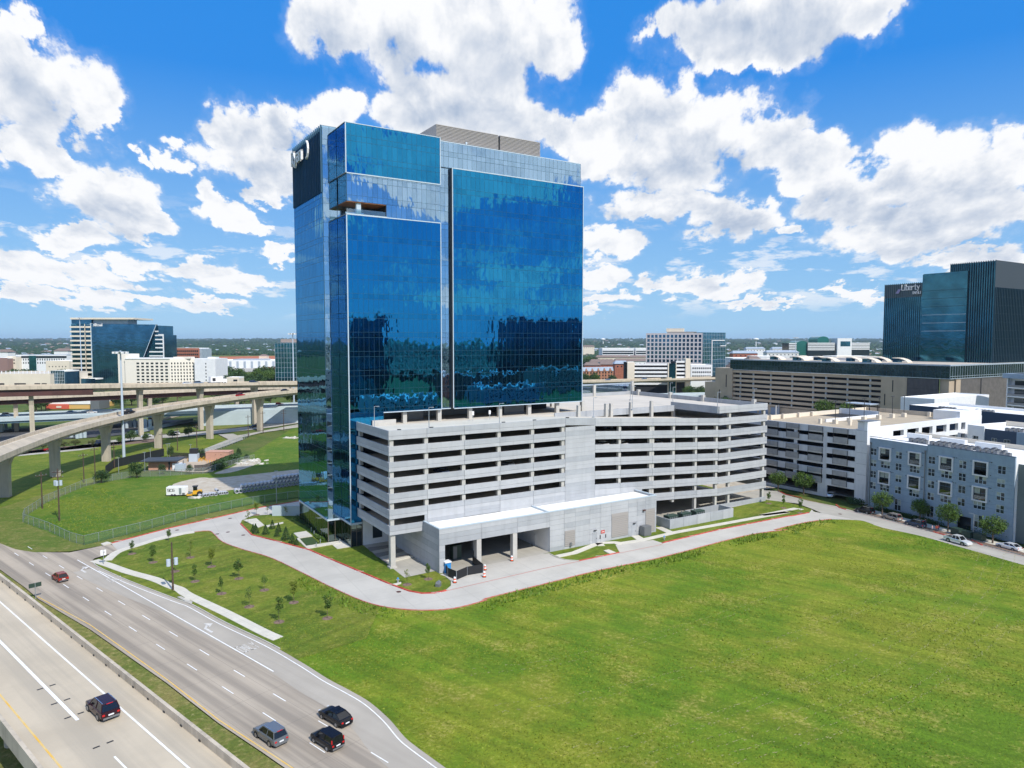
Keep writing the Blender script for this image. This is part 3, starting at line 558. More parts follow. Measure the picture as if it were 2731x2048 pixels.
def rows_of(z0, z1, mv, ms, phase=0):
    cuts = [z0]; k = -8
    while FL(k) < z1-.1:
        for c in (FL(k)-1.15, FL(k)):
            if z0+.3 < c < z1-.3: cuts.append(c)
        k += 1
    cuts.append(z1); cuts.sort(); o = []
    for a, c in zip(cuts, cuts[1:]): o.append((a, c, ms if any(abs(c-FL(k))<.2 and c-a < 1.3 for k in range(-8, 16)) else mv))
    return o
# left box, lower part: corner panes first so the ones that show largest are objects
curtain(TW, (0, 0), 0, 2.4, rows_of(5.3, 29.2, GL_F, GL_SP), 1.2, 1)
curtain(TW, (0, 6), -pi/2, 6, rows_of(5.3, 71.7, GL_S, GL_S), 1.5, 1, zmax=30)
curtain(TW, (-3.2, 28.9), -pi/2, 22.9, rows_of(5.3, 76, GL_S, GL_S), 1.2, 1, zmax=12)
curtain(TW, (0, 0), 0, 22.1, rows_of(29.2, 71.7, GL_F, GL_SP), 1.163, 1, zmax=60)
curtain(TW, (2.4, 0), 0, 5.4, rows_of(26.0, 29.2, GL_F, GL_SP), 1.2)
curtain(TW, (25.1, 0), 0, 37.9, rows_of(29.2, 84.4, GL_F, GL_SP), 1.222)
curtain(TW, (25.1, .8), -pi/2, .8, rows_of(29.2, 84.4, GL_SP, GL_SP), 2)
curtain(TW, (-3.2, 6), 0, 3.15, rows_of(5.3, 91.2, GL_L, GL_L), 1.55)
curtain(TW, (0, 6), 0, 6, rows_of(71.8, 74.5, GL_L, GL_L), 1.5)
curtain(TW, (0, 0), 0, 22.1, rows_of(80.5, 90.8, GL_F, GL_F), 1.163)
curtain(TW, (0, 6), -pi/2, 6, rows_of(80.5, 90.8, GL_S, GL_S), 1.5)
curtain(TW, (.1, .12), 0, 22.0, rows_of(74.6, 80.4, GL_L, GL_L), 1.158)
curtain(TW, (.1, 6), -pi/2, 5.88, rows_of(74.6, 80.4, GL_S, GL_S), 1.5)
curtain(TW, (9.0, .12), 0, 13.1, rows_of(71.8, 74.6, GL_L, GL_L), 1.2)
curtain(TW, (22.15, .8), 0, 2.9, rows_of(29.2, 84.4, GL_L, GL_L), 1.45)
curtain(TW, (22.15, .8), 0, 40.6, rows_of(84.65, 90.4, GL_L, GL_L), 1.22)
fins = B()                                           # upper left screen of vertical fins
for i in range(19): pass
o = curtain(TW, (-3.2, 28.9), -pi/2, 22.9, [(76, 80.3, GL_S), (80.3, 84.5, GL_S), (84.5, 90.9, GL_S)], 1.2)
fb = fins; 
for i in range(19):
    B().box(-3.52, 6.1+i*1.24, 77, -3.22, 6.17+i*1.24, 91.3).obj('screen_fin', mat('fin_metal', (.045,.12,.19), .4, .5) if i == 0 else bpy.data.materials['fin_metal'], TW)
# opaque rear and right faces, roof, core, floors
b = B()
b.box(-3.1, 28.9, 5, 62.9, 29.1, 84.4); b.box(62.88, 1.1, 29.2, 63.0, 28.9, 90.3); b.obj('rear_wall', OG_BLUE, TW)
curtain(TW, (63.02, 0), pi/2, 29, rows_of(29.2, 84.4, GL_F, GL_SP), 1.5)
for z, u0, u1, v0 in ((84.3, 25.2, 62.9, .1), (90.2, 22.3, 62.4, 1.0), (90.5, .2, 22, .2), (90.9, -3.0, 12, 6.2)):
    B().box(u0, v0, z-.3, u1, 28.8, z).obj('roof', ROOFW, TW)
def slabrow(z, name='floor_slab', m=INTC):
    b = B(); lo = z < 71; 
    if z < 29.3: b.box(-3.0, 6.2, z-.35, 1.0, 28.6, z); b.box(.2, .25, z-.35, 1.2, 6.2, z)
    else:
        b.box(-3.0, 6.2, z-.35, 12, 28.6, z)
        if not 71 < z < 74: b.box(.25, .35, z-.35, 21.9, 6.2, z)
        if z < 84.5: b.box(22.3, 1.1, z-.35, 62.7, 28.6, z); b.box(25.35, .3, z-.35, 62.7, 1.1, z)
        b.box(12, 6.2, z-.35, 22.3, 28.6, z)
    b.obj(name, m, TW)
for k in range(-5, 14): slabrow(FL(k)-.55)
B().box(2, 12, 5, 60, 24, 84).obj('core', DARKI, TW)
for u in (2.9, 10.3, 18.9):
    for z0, z1 in ((30, 71), (75, 90)): B().box(u-.45, 1.3, z0, u+.45, 2.1, z1).obj('interior_column', INTW, TW)
for u in (28, 36.4, 45.2, 53.6, 61): B().box(u-.45, 1.9, 30, u+.45, 2.7, 84).obj('interior_column', INTW, TW)
for v in (9, 17, 25): B().box(-2.2, v-.45, 5, -1.4, v+.45, 90).obj('interior_column', INTW, TW)
random.seed(11)
for i in range(46):                                  # pale blinds and partitions behind some panes
    k = random.choice([0,0,1,1,2,3,4,5,6,7,8,9,10,11,12]); left = random.random() < .4
    u = random.uniform(3, 18) if left else random.uniform(26, 58); wdt = random.choice([1.2, 2.4, 3.6, 4.8])
    if left and k > 9: k -= 5
    hh = random.choice([.8, 1.1, 2.2])
    B().box(u, .7, FL(k)+.1, u+wdt, .8, FL(k)+.1+hh).obj('window_blind', INTW, TW)
B().box(24.9, -.10, 29.1, 25.05, .78, 84.5).obj('edge_trim', DARKM, TW)
for q in ((-.10,-.12,5.3,.10,.10,71.8), (22.0,-.12,29.2,22.18,.1,71.8), (-.10,-.12,80.4,.10,.10,90.95), (22.0,-.12,80.4,22.18,.10,90.95), (25.06,-.12,29.2,25.26,.10,84.6), (62.9,-.12,29.2,63.08,.10,84.6)):
    B().box(*q).obj('edge_trim', TRIM, TW)
for q in ((-.1,-.12,71.65,9.1,.2,71.95), (9.1,-.12,71.65,22,.2,71.85), (.14,-.12,80.28,22,.1,80.5), (.14,-.12,90.8,22,.1,90.95), (25.34,-.12,84.4,62.9,.1,84.62), (22.3,.7,90.35,62.4,.85,90.55), (7.8,-.1,29.0,22,.1,29.2), (25.34,-.1,29.0,62.9,.1,29.2), (22.2,.7,29.0,24.85,.9,29.2)):
    B().box(*q).obj('edge_trim', TRIM, TW)
for q in ((-.12,.14,71.65,.12,6,71.85), (-.12,.14,80.3,.12,6,80.5), (-.12,.14,90.8,.12,6,90.95)):
    B().box(*q).obj('edge_trim', GREYM, TW)
B().box(.1, .15, 74.42, 8.9, 6, 74.6).obj('terrace_soffit', WOODS, TW); B().box(.2, .2, 71.6, 8.9, 6, 71.78).obj('terrace_floor', WALK, TW)
B().box(8.9, .1, 71.7, 9.05, 6, 74.6).obj('terrace_wall', DARKI, TW); B().box(2.4, .5, 71.7, 3.4, 1.3, 74.5).obj('terrace_column', TRIM, TW)
B().box(.1, .18, 71.9, 8.9, .2, 73.0).obj('terrace_railing', glassmat('clear_railing', (.75,.85,.85), (.8,.85,.9), .2), TW)
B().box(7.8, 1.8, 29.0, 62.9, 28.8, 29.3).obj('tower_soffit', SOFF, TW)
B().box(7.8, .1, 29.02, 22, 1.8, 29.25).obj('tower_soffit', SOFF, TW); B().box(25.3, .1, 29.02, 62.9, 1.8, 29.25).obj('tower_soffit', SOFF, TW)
for q in ((-3.35,5.85,4.9,.2,6.2,5.3), (-3.35,6.2,4.9,-2.9,28.9,5.3), (-.2,-.25,4.9,2.55,.2,5.3), (-.2,.2,4.9,.15,5.85,5.3)):
    B().box(*q).obj('canopy_band', TRIM, TW)
curtain(TW, (-3.2, 28.9), -pi/2, 22.9, [(.1, 4.9, GL_D)], 1.9, mull=BRONZE, mw=.1); curtain(TW, (-3.2, 6), 0, 3.2, [(.1, 4.9, GL_D)], 1.6, mull=BRONZE, mw=.1)
curtain(TW, (0, 6), -pi/2, 6, [(.1, 4.9, GL_D)], 2, mull=BRONZE, mw=.1); curtain(TW, (0, 0), 0, 2.5, [(.1, 3.3, WINB), (3.3, 4.9, GL_D)], 1.25, mull=BRONZE, mw=.12)
B().box(-3.0, .2, .02, 8, 28, .1).obj('lobby_floor', WALK, TW)
b = B(); b.box(2.7, -.1, 0, 22, .25, 6.6); b.obj('plinth_wall', WHITEW, TW)
B().box(4.9, -.16, 1.3, 7.1, -.08, 4.6).obj('plinth_window', WINB, TW)
# penthouse of horizontal louvres
for u0, u1 in ((23.2, 39.9), (40.5, 52.3)):
    ph = B().box(u0, 4.2, 90.3, u1, 20, 95.2).obj('penthouse', LOUV, TW)
    for i in range(15): B().box(u0-.05, 4.08, 90.5+i*.32, u1+.05, 4.22, 90.66+i*.32).obj('louvre', LOUV, ph)
B().box(39.9, 4.6, 90.3, 40.5, 20, 95.0).obj('penthouse_recess', DARKM, TW)
B().box(19.5, 4.2, 90.3, 23.2, 20, 94.2).obj('penthouse_side', LOUV, TW) if 0 else None
B().box(8, 10, 90.6, 16, 20, 93.4).obj('lift_overrun', LOUV, TW)
b = B(); b.tube((31,4.0,90.3),(31,4.0,91.7),.12); b.box(30.8,3.85,91.7,31.2,4.15,92.1); b.obj('roof_vent', TRIM, TW)
# roof letters on the finned side
def sign(root, s, o, d, z, sx, sy, m, th=.8, dep=.5, gap=1.3, name='sign_letter', out=.0):
    (ax, ay), (nx, ny) = fac_frame(o, d); x = 0
    for ch in s:
        if ch == ' ': x += 2.6; continue
        b = B()
        for (x0,y0,x1,y1) in GLY[ch]:
            l = hypot(x1-x0, y1-y0) or 1; px, py = -(y1-y0)/l*th/2, (x1-x0)/l*th/2; ex, ey = (x1-x0)/l*th/2, (y1-y0)/l*th/2
            q = [(x0-ex+px,y0-ey+py),(x0-ex-px,y0-ey-py),(x1+ex-px,y1+ey-py),(x1+ex+px,y1+ey+py)]
            vs = []
            for e_ in (out+dep, out):
                for (gx, gy) in q: vs.append((o[0]+ax*(x+gx)*sx+nx*e_, o[1]+ay*(x+gx)*sx+ny*e_, z+gy*sy))
            b.add(vs, [(0,1,2,3),(7,6,5,4),(0,4,5,1),(1,5,6,2),(2,6,7,3),(3,7,4,0)])
        b.obj(name, m, root); x += WID.get(ch, 3)+gap
sign(TW, 'Ryan', (-3.85, 26.4), -pi/2, 86.6, .54, .48, WHITEPL, th=.75, dep=.5, gap=1.0)
b = B()
for i in range(6):
    a0 = -pi/2+i*pi/6; a1 = a0+pi/6
    b.add([(-4.3, 14.6-1.2*cos(a0), 87.8+1.7*sin(a0)), (-4.3, 14.6-1.5*cos(a0), 87.8+2.1*sin(a0)), (-4.3, 14.6-1.5*cos(a1), 87.8+2.1*sin(a1)), (-4.3, 14.6-1.2*cos(a1), 87.8+1.7*sin(a1)),
           (-3.9, 14.6-1.2*cos(a0), 87.8+1.7*sin(a0)), (-3.9, 14.6-1.5*cos(a0), 87.8+2.1*sin(a0)), (-3.9, 14.6-1.5*cos(a1), 87.8+2.1*sin(a1)), (-3.9, 14.6-1.2*cos(a1), 87.8+1.7*sin(a1))],
          [(0,1,2,3),(7,6,5,4),(0,4,5,1),(1,5,6,2),(2,6,7,3),(3,7,4,0)])
b.obj('sign_bracket', WHITEPL, TW)

# ---------------------------------------------------------------- main parking garage (s along the front, t into depth)
GR = empty('parking_garage', (*(-24.02,136.21), 0), A32, 'large pale concrete parking garage of banded floors wrapping under the glass tower', 'parking garage')
TOP = [27.45, 24.35, 21.22, 18.1, 14.97, 11.8, 8.6]; HT = 1.85
BAY = [0, 8.2, 16.7, 25.3, 33.9, 42.6, 51.2, 59.0, 69.35, 77.1, 85.0, 92.9, 112.4]
rz = lambda s: -.0585*(s-42.6)
def panel(x0, x1, y0, y1, z0, z1, m=CONC, zb=None, name='spandrel_panel', h=None):
    g = .03; b = B()
    if zb is None: b.box(x0+g, y0, z0, x1-g, y1, z1)
    else: b.ramped(x0+g, x1-g, y0, y1, z1, zb, h)
    return b.obj(name, m, GR)
random.seed(5)
def two(x0, x1, z1, h, z1b=None):                    # each spandrel is an upper and a lower course, slightly different in tone
    m = [CONC, CONC2]
    hu = h*.60
    if z1b is None:
        panel(x0, x1, 0, .3, z1-hu+.02, z1, random.choice(m)); panel(x0, x1, .012, .3, z1-h, z1-hu-.02, CONC2)
    else:
        panel(x0, x1, 0, .3, 0, z1, random.choice(m), z1b, h=hu-.02); panel(x0, x1, .012, .3, 0, z1-hu-.02, CONC2, z1b-hu-.02, h=h-hu-.02)
for i in range(5):
    for k in range(6):
        two(BAY[i], BAY[i+1], TOP[k], HT)
    if i == 0: two(0, 7.6, TOP[6], HT)
# solid walls
def wallcourses(x0, x1, z0, z1, slope=0, ya=0):
    z = z1; 
    while z > z0+.2:
        h = min(random.choice([.9, 1.15, .75]), z-z0)
        dz = slope*(x1-x0)
        panel(x0, x1, ya, .3, z-h+.02, z, random.choice([CONC, CONC2]), z+dz if slope else None, 'wall_panel', h=h-.02); z -= h
for i in range(1, 5): wallcourses(BAY[i], BAY[i+1], 8.2, TOP[5]-HT)
B().box(7.6, .05, 0, 8.2, .3, 9.95).obj('wall_panel', CONC, GR)
wallcourses(42.6, 51.2, 8.2, 25.3, 0); panel(42.6, 51.2, 0, .3, 0, 27.45, CONC, 26.95, 'wall_panel', h=1.6)
for i in range(6, 11):
    x0, x1 = BAY[i], BAY[i+1]
    for k in range(7):
        if k == 6 and x1 < 66: continue
        two(x0, x1, TOP[k]+rz(x0), HT, TOP[k]+rz(x1))
    if x1 < 70: 
        for j in range(6): panel(x0, x1 if x1 < 66 else 66, 0, .3, 0, TOP[5]-HT+rz(x0)-j*.62, CONC if j % 2 else CONC2, TOP[5]-HT+rz(x1 if x1 < 66 else 66)-j*.62, 'wall_panel', h=.6)
ETOP = [27.6, 24.45, 21.3, 18.15, 15.0, 11.85, 8.7, 5.6]
for k in range(8): 
    if k != 7 or True: two(92.9, 112.4, ETOP[k], HT)
panel(81, 112.4, 0, .3, .02, 1.25)
# columns on the front line
for x in (.75, 8.2, 16.7, 25.3, 33.9, 42.2):
    for k in range(6):
        if k == 5 and x > 8: continue
        B().box(x-.42, .32, TOP[k+1]-.02, x+.38, 1.1, TOP[k]-HT+.02).obj('column', COLC, GR)
B().box(.35, .35, 0, 1.35, 1.35, 6.75).obj('column', COLC, GR); B().box(.1, .1, 0, 1.6, 1.6, .35).obj('column_base', COLC, GR)
for x in (59.0, 68.95, 69.75, 76.8, 84.8, 92.5):
    for k in range(6):
        B().box(x-.38, .32, TOP[k+1]+rz(x)-.1, x+.36, 1.1, TOP[k]-HT+rz(x)+.1).obj('column', COLC, GR)
    if x > 66: B().box(x-.38, .32, 0 if x > 80 else 4, x+.36, 1.1, TOP[6]-HT+rz(x)+.1).obj('column', COLC, GR)
for x in (97.5, 111.5):
    for k in range(8): B().box(x-.4, .32, (ETOP[k+1]-.02 if k < 7 else 0), x+.36, 1.1, ETOP[k]-HT+.02).obj('column', COLC, GR)
# left return face
for k in range(7):
    b = B(); b.box(-.004, .3, TOP[k]-HT*.6+.02, .3, 18.3, TOP[k]); b.obj('spandrel_panel', CONC, GR)
    b = B(); b.box(.01, .3, TOP[k]-HT, .3, 18.3, TOP[k]-HT*.6-.02); b.obj('spandrel_panel', CONC2, GR)
    if k: B().box(.35, 17.2, TOP[k], 1.1, 18.1, TOP[k-1]-HT).obj('column', COLC, GR)
# right return and rear parapets
for k in range(8):
    B().box(112.1, .3, ETOP[k]-HT, 112.4, 57, ETOP[k]).obj('spandrel_panel', CONC, GR)
B().box(0, 56.9, 0, 112.4, 57.2, 26.2).obj('rear_wall', CONC, GR)
B().box(66, 56.7, 26.2, 112.4, 57.0, 27.5).obj('roof_parapet', CONC, GR); B().box(112.0, 16, 26.4, 112.35, 57, 27.55).obj('roof_parapet', CONC, GR)
b = B(); b.box(92.6, .3, ETOP[0]-HT, 92.9, 17.5, ETOP[0]); b.obj('block_side_panel', CONC, GR)
for t in (16.4,): B().box(92.5, t, 23.4, 93.3, t+.8, 26).obj('column', COLC, GR)
# decks
DK = B
def deck(name, *bx, m=SLAB): B().box(*bx).obj(name, [m], GR)
deck('roof_deck', .3, .3, 25.75, 42.6, 57, 26.35); deck('roof_deck', 42.62, 16.2, 25.75, 92.9, 57, 26.36); deck('roof_deck', 92.92, .3, 25.95, 112.1, 57, 26.37)
B().ramped(42.62, 92.6, .3, 16.0, 26.35, 26.35+rz(92.6), .6).obj('roof_ramp', SLAB, GR)
for k in range(1, 7):
    z = TOP[k]-1.05
    B().box(.32, .32, z-.6, 51, 18.4, z).obj('garage_deck', SLAB, GR)
    B().ramped(51.02, 92.88, .32, 16, TOP[k]-1.05+rz(51), TOP[k]-1.05+rz(92.9), .6).obj('garage_deck', SLAB, GR)
    B().box(92.9, .32, ETOP[k]-1.65, 112.08, 40, ETOP[k]-1.05).obj('garage_deck', SLAB, GR)
    B().box(51, 16.3, z-.6, 92.9, 40, z).obj('garage_deck', SLAB, GR)
for s_ in (8.2, 25.3, 42.6): 
    B().box(s_-.4, 17.6, 6, s_+.4, 18.4, 26).obj('column', COLC, GR)
B().box(8, 18.5, 0, 112, 19, 25.8).obj('inner_wall', DARKI, GR) if 0 else None
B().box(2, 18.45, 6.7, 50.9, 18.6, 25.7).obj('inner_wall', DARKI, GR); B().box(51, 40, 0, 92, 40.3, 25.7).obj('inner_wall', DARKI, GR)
# upstand and columns between the ramp and the main deck
B().box(51, 15.95, 25.1, 92.6, 16.2, 26.75).obj('deck_edge_beam', CONC, GR)
for x in (58.2, 67.3, 69.0, 75.9, 83.4):
    B().box(x-.4, 15.2, 15, x+.4, 15.95, 28.4).obj('ramp_column', COLC, GR)
for x in (2.1, 10.4, 19.1, 27.3, 35.6, 44.2, 52.9, 61.2):   # columns carrying the tower over the roof deck
    for t in ((19.2, 33) if x > 8.5 else (19.2,)):
        if x > 8.5: B().box(x+.9, t, 26.35, x+1.85, t+.9, 29.05).obj('tower_column', COLC, GR)
B().box(9.5, 30, 26.35, 40, 30.3, 29).obj('plant_room_wall', GREYM, GR); B().box(14, 25, 26.35, 19, 26, 28.7).obj('plant_room_wall', GREYM, GR); B().box(41, 24, 26.36, 47, 25, 28.8).obj('plant_room_wall', GREYM, GR)
B().box(1.3, 16.6, 26.35, 9, 16.9, 27.5).obj('roof_parapet', COLC, GR) if 0 else None
B().box(3.6, 18.0, 26.36, 9.1, 18.4, 27.5).obj('roof_parapet', COLC, GR)
# glazed screen along the far left edge of the roof
sc = B()
for x0, x1 in ((64, 75), (75.5, 84), (84.5, 96), (96.5, 113)):
    B().box(x0, 57.2, 27.6, x1, 57.35, 30.0).obj('screen_panel', glassmat('screen_glass', (.5,.62,.7), (.5,.6,.75), .4) if x0 == 64 else bpy.data.materials['screen_glass'], GR)
    B().box(x0, 56.8, 30.0, x1, 58.4, 30.35).obj('screen_roof', ROOFG, GR)
for x in (64, 75.2, 84.2, 96.2, 113): B().box(x-.5, 56.4, 26.3, x+.5, 57.2, 30.9 if x > 100 else 30.2).obj('column', COLC, GR)
for t in (52, 37, 23, 4): B().box(111.5, t, 26.3, 112.6, t+.9, 28.3).obj('parapet_block', COLC, GR)
for x in (2, 9, 26, 34, 43): B().box(x, .1, 27.4, x+.7, .5, 27.6).obj('parapet_light', DARKM, GR)
# rooftop lamps: things that stand on the deck
def lamp(x, y, z, h, label, rot=0, double=False, group='slim lamp posts on the garage roof', m=GALV):
    o = empty('lamp_post', (x, y, z), rot, label, 'lamp post', group)
    b = B(); b.tube((0,0,0),(0,0,h),.09,.06); b.box(-.25,-.25,0,.25,.25,.35); b.obj('pole', m, o)
    for s in ((1, -1) if double else (1,)):
        b = B(); b.box(0, -.05, h-.05, s*.9, .05, h+.03); b.box(s*.5, -.17, h-.08, s*1.05, .17, h+.02); b.obj('lamp_head', m, o)
    return o
def gl(s, t): return (-24.02+cos(A32)*s-sin(A32)*t, 136.21+sin(A32)*s+cos(A32)*t)
for s, t, h, L in ((1.2, 10.6, 5, 'lamp post nearest the tower corner on the garage roof'), (9.0, .7, 5.2, 'lamp post at the front parapet above the second garage bay'), (25.6, .7, 5.2, 'lamp post at the front parapet above the fourth garage bay'),
    (61.2, 13.2, 5.2, 'lamp post on the sloping roof ramp'), (75, 14, 6.4, 'tall lamp post beside the ramp columns'), (95.2, 37.6, 6, 'lamp post in the middle of the open garage roof'), (93.5, 17.6, 5.4, 'lamp post at the inner corner of the raised block'),
    (93.2, .9, 5, 'lamp post on the front corner of the raised block'), (112, 4.4, 5, 'lamp post at the right rear end of the garage roof'), (112, 37.4, 5, 'lamp post on the far parapet of the garage roof')):
    lamp(*gl(s, t), 26.35 if s != 61.2 else 25.2, h, L, A32)
for s in (27, 31.5): 
    o = empty('clearance_sign', (*gl(s, 15), 26.35), A32, 'small square sign on a post under the tower, '+('nearer the tower corner' if s < 30 else 'nearer the long blue front'), 'sign', 'small post signs on the garage roof')
    B().tube((0,0,0),(0,0,1.8),.05).obj('pole', GALV, o); B().box(-.25,-.04,1.3,.25,.04,2.2).obj('sign_board', WHITEPL, o)
# annex with loading bays
AX = empty('loading_annex', (*(-14.03,133.75), 0), A32, 'low concrete annex with white roof, open loading bays and grey louvre panels', 'annex')
AL = 56.6
def apanel(x0, x1, z0, z1, m=None, name='wall_panel', y=0, d=.3): B().box(x0+.02, y, z0, x1-.02, y+d, z1).obj(name, m or random.choice([CONC, CONC2]), AX)
xs = [0, 1.25, 9.4, 17.9, 25.9]
for x0, x1 in ((0, 9.4), (9.4, 17.9), (17.9, 26)):
    for z0, z1 in ((5.45, 6.6), (6.63, 7.6), (7.63, 8.6)): apanel(x0, x1, z0, z1)
for z0, z1 in ((0, 1.4), (1.43, 2.9), (2.93, 4.2), (4.23, 5.42)): apanel(0, 1.25, z0, z1)
holes = [(29.85, 32.75, .6, 4.0), (42.9, 47.95, .6, 6.0), (53.1, 56.2, .5, 5.7)]
for x0, x1 in ((26, 29.85), (29.85, 32.75), (32.75, 36.8), (36.8, 39.9), (39.9, 42.9), (42.9, 47.95), (47.95, 50.6), (50.6, 53.1), (53.1, 56.6)):
    for z0, z1 in ((0, .9), (.93, 2.2), (2.23, 3.3), (3.33, 4.6), (4.63, 5.7), (5.73, 6.8), (6.83, 7.7), (7.73, 8.6)): apanel(x0, x1, z0, z1)
for x0, x1, z0, z1 in holes:
    lv = B().box(x0+.1, -.06, z0, x1-.1, .02, z1).obj('louvre_panel', LOUV, AX)
    n = int((z1-z0)/.42)
    for i in range(n): B().box(x0+.12, -.12, z0+.05+i*.42, x1-.12, -.05, z0+.25+i*.42).obj('louvre', LOUV, lv)
for x0 in (37.5, 49.0):
    dr = B().box(x0, -.05, 0, x0+1.3, .02, 2.5).obj('door', CONC, AX); B().box(x0+1.05, -.1, 1.05, x0+1.15, -.04, 1.25).obj('handle', DARKM, dr)
    B().box(x0+.3, -.4, 3.0, x0+1.0, -.1, 3.12).obj('wall_light', DARKM, AX)
B().box(52.2, -.5, 5.6, 52.9, -.1, 5.85).obj('wall_light', BROWNST, AX)
b = B(); b.box(39.9, -.06, 2.0, 41.0, -.02, 2.7); b.obj('red_sign', RED, AX); B().box(40.05,-.075,2.3,40.85,-.06,2.4).obj('sign_text', WHITEPL, AX)
for x0 in (39.6, 41.2): B().box(x0, -.12, .9, x0+.15, -.02, 1.7).obj('bollard_guard', DARKM, AX)
b = B(); b.box(31.2, -.35, .5, 31.7, -.05, 1.3); b.obj('meter_box', GREYM, AX)
for z0, z1 in ((0, 1.4), (1.43, 2.9), (2.93, 4.2), (4.23, 5.4), (5.43, 6.6), (6.63, 7.6), (7.63, 8.6)): B().box(-.004, .3, z0, .3, 25.5 if z1 < 6.7 else 7.4, z1).obj('wall_panel', random.choice([CONC, CONC2]), AX)
B().box(56.3, .3, 0, 56.6, 7.4, 8.6).obj('wall_panel', CONC, AX)
for q in ((-.05,-.05,8.62,56.65,.35,8.8), (-.05,.35,8.62,.35,7.3,8.8), (56.25,.35,8.62,56.65,7.3,8.8), (26.2,.35,8.3,26.5,7.3,8.6)): B().box(*q).obj('parapet_cap', TRIM, AX)
B().box(.35, .35, 8.0, 56.25, 7.3, 8.25).obj('annex_roof', ROOFW, AX)
for x in (15, 33): B().box(x, .6, 8.25, x+1, .8, 8.5).obj('roof_vent', DARKM, AX)
for x in (8.3, 16.8): B().box(x, .05, 0, x+1.05, 1.1, 5.45).obj('bay_column', COLC, AX)
for x in (4.5, 12.6): B().box(x, 9.5, 0, x+.8, 10.3, 6).obj('bay_column', COLC, AX)
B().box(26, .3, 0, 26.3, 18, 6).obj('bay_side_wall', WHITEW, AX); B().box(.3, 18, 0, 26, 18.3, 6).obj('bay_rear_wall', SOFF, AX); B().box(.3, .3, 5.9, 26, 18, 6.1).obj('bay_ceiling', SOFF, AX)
dr = B().box(25.9, 5.2, 0, 26.0, 6.5, 2.5).obj('door', WHITEW, AX)
# objects about the dock
def al(s, t): return (-14.03+cos(A32)*s-sin(A32)*t, 133.75+sin(A32)*s+cos(A32)*t)
FN = [(-13.03,135.13), (-12.22,131.99), (-10.45,130.05), (-8.59,132.65), (-5.59,134.22), (-7.95,139.63)]
fo = empty('mesh_barrier_fence', (*FN[2], 0), 0, 'black mesh-covered barrier fence zigzagging before the loading bays', 'fence')
for a, c in zip(FN, FN[1:]):
    b = B(); pts = [(a[0]-FN[2][0], a[1]-FN[2][1]), (c[0]-FN[2][0], c[1]-FN[2][1])]
    ribbon(b, pts, -.03, .03, .08, 1.75); b.obj('fence_panel', BLACKF, fo); B().tube((*pts[0],0),(*pts[0],1.85),.05).obj('post', GALV, fo)
for p, h in ((rA(0,0) if 0 else None, 0),) if 0 else (): pass
def drum(x, y, label):
    o = empty('traffic_drum', (x, y, 0), random.uniform(0, 3), label, 'traffic drum', 'orange and white traffic drums by the dock')
    b = B(); b.tube((0,0,0),(0,0,.12),.42,.40, 12); b.obj('rubber_base', BLACKM, o)
    b = B()
    for i in range(4): b.tube((0,0,.12+i*.25),(0,0,.12+i*.25+.25),.29-.02*i,.27-.02*i, 12, i % 2)
    b.obj('barrel', [ORANGE, WHITEPL], o)
for p, L in zip([(-10.65,128.58),(-5.29,131.69),(-5.33,135.82),(-0.05,141.52)], ('orange drum in front of the black barrier corner', 'orange drum standing furthest out beside the barrier end', 'orange drum close against the right end of the barrier', 'orange drum at the foot of the right loading bay column')): drum(*p, L)
def portable(p, label):
    o = empty('portable_toilet', (*p, 0), A32, label, 'portable toilet')
    B().box(-.6,-.6,0,.6,.6,2.0).obj('cabin', BLUEPL, o); B().prism([(-.7,-.7),(.7,-.7),(.7,.7),(-.7,.7)], 2.0, 2.25).obj('roof', WHITEPL, o); B().box(-.45,-.63,.1,.45,-.6,1.9).obj('door', BLUEPL, o)
portable((-12.68,134.67), 'blue portable toilet with white roof beside the annex corner')
o = empty('electrical_cabinet', (*al(6.0, 6.0), 0), A32, 'tall grey electrical cabinet inside the left loading bay', 'cabinet'); B().box(0,0,0,2,1.4,3).obj('body', GREENB, o); B().box(.1,-.05,.2,.95,0,2.8).obj('door', GREYM, o)
o = empty('transformer_box', (*al(51.2, -1.8), 0), A32, 'grey-green transformer box between the annex doors and the tall louvre', 'cabinet'); B().box(0,0,0,2.2,1.5,2.3).obj('body', GREYM, o); B().box(.1,-.05,.2,1.05,0,2.1).obj('door', GREYM, o)
# generator yard
YD = empty('generator_yard', (*(37.64,165.71), 0), A32, 'walled concrete generator yard beside the annex', 'enclosure')
for x0 in (0, 4.6, 9.2, 13.8, 18.4): B().box(x0+.02, 0, 0, x0+4.55 if x0 < 18 else 22.2, .25, 2.35).obj('wall_panel', random.choice([CONC, CONC2]), YD)
B().box(0, .25, 0, .25, 4.6, 2.35).obj('wall_panel', CONC, YD); B().box(21.95, .25, 0, 22.2, 4.6, 2.35).obj('wall_panel', CONC, YD); B().box(12, 4.6, 0, 22.2, 4.85, 2.35).obj('wall_panel', CONC, YD)
def yl_(s, t): p = (37.64,165.71); return (p[0]+cos(A32)*s-sin(A32)*t, p[1]+sin(A32)*s+cos(A32)*t)
for i, (s, L) in enumerate(((1.6, 'dark green generator in the walled yard, nearest the annex'), (6.2, 'dark green generator in the middle of the walled yard'), (10.8, 'dark green generator third from the annex'))):
    o = empty('generator', (*yl_(s, 2.0), 0), A32, L, 'generator', 'green generators in the walled yard')
    B().prism([(0,0),(3.2,0),(3.2,1.8),(0,1.8)], .3, 2.5).obj('housing', GREENB, o); B().box(-.1,-.1,0,3.3,1.9,.3).obj('base_frame', DARKM, o)
    for j in range(4): B().box(.3+j*.7, -.05, .8, .75+j*.7, 0, 2.2).obj('vent_panel', GREYM, o)
    B().tube((.6,.9,2.5),(.6,.9,3.0),.15).obj('exhaust_pipe', GREYM, o)
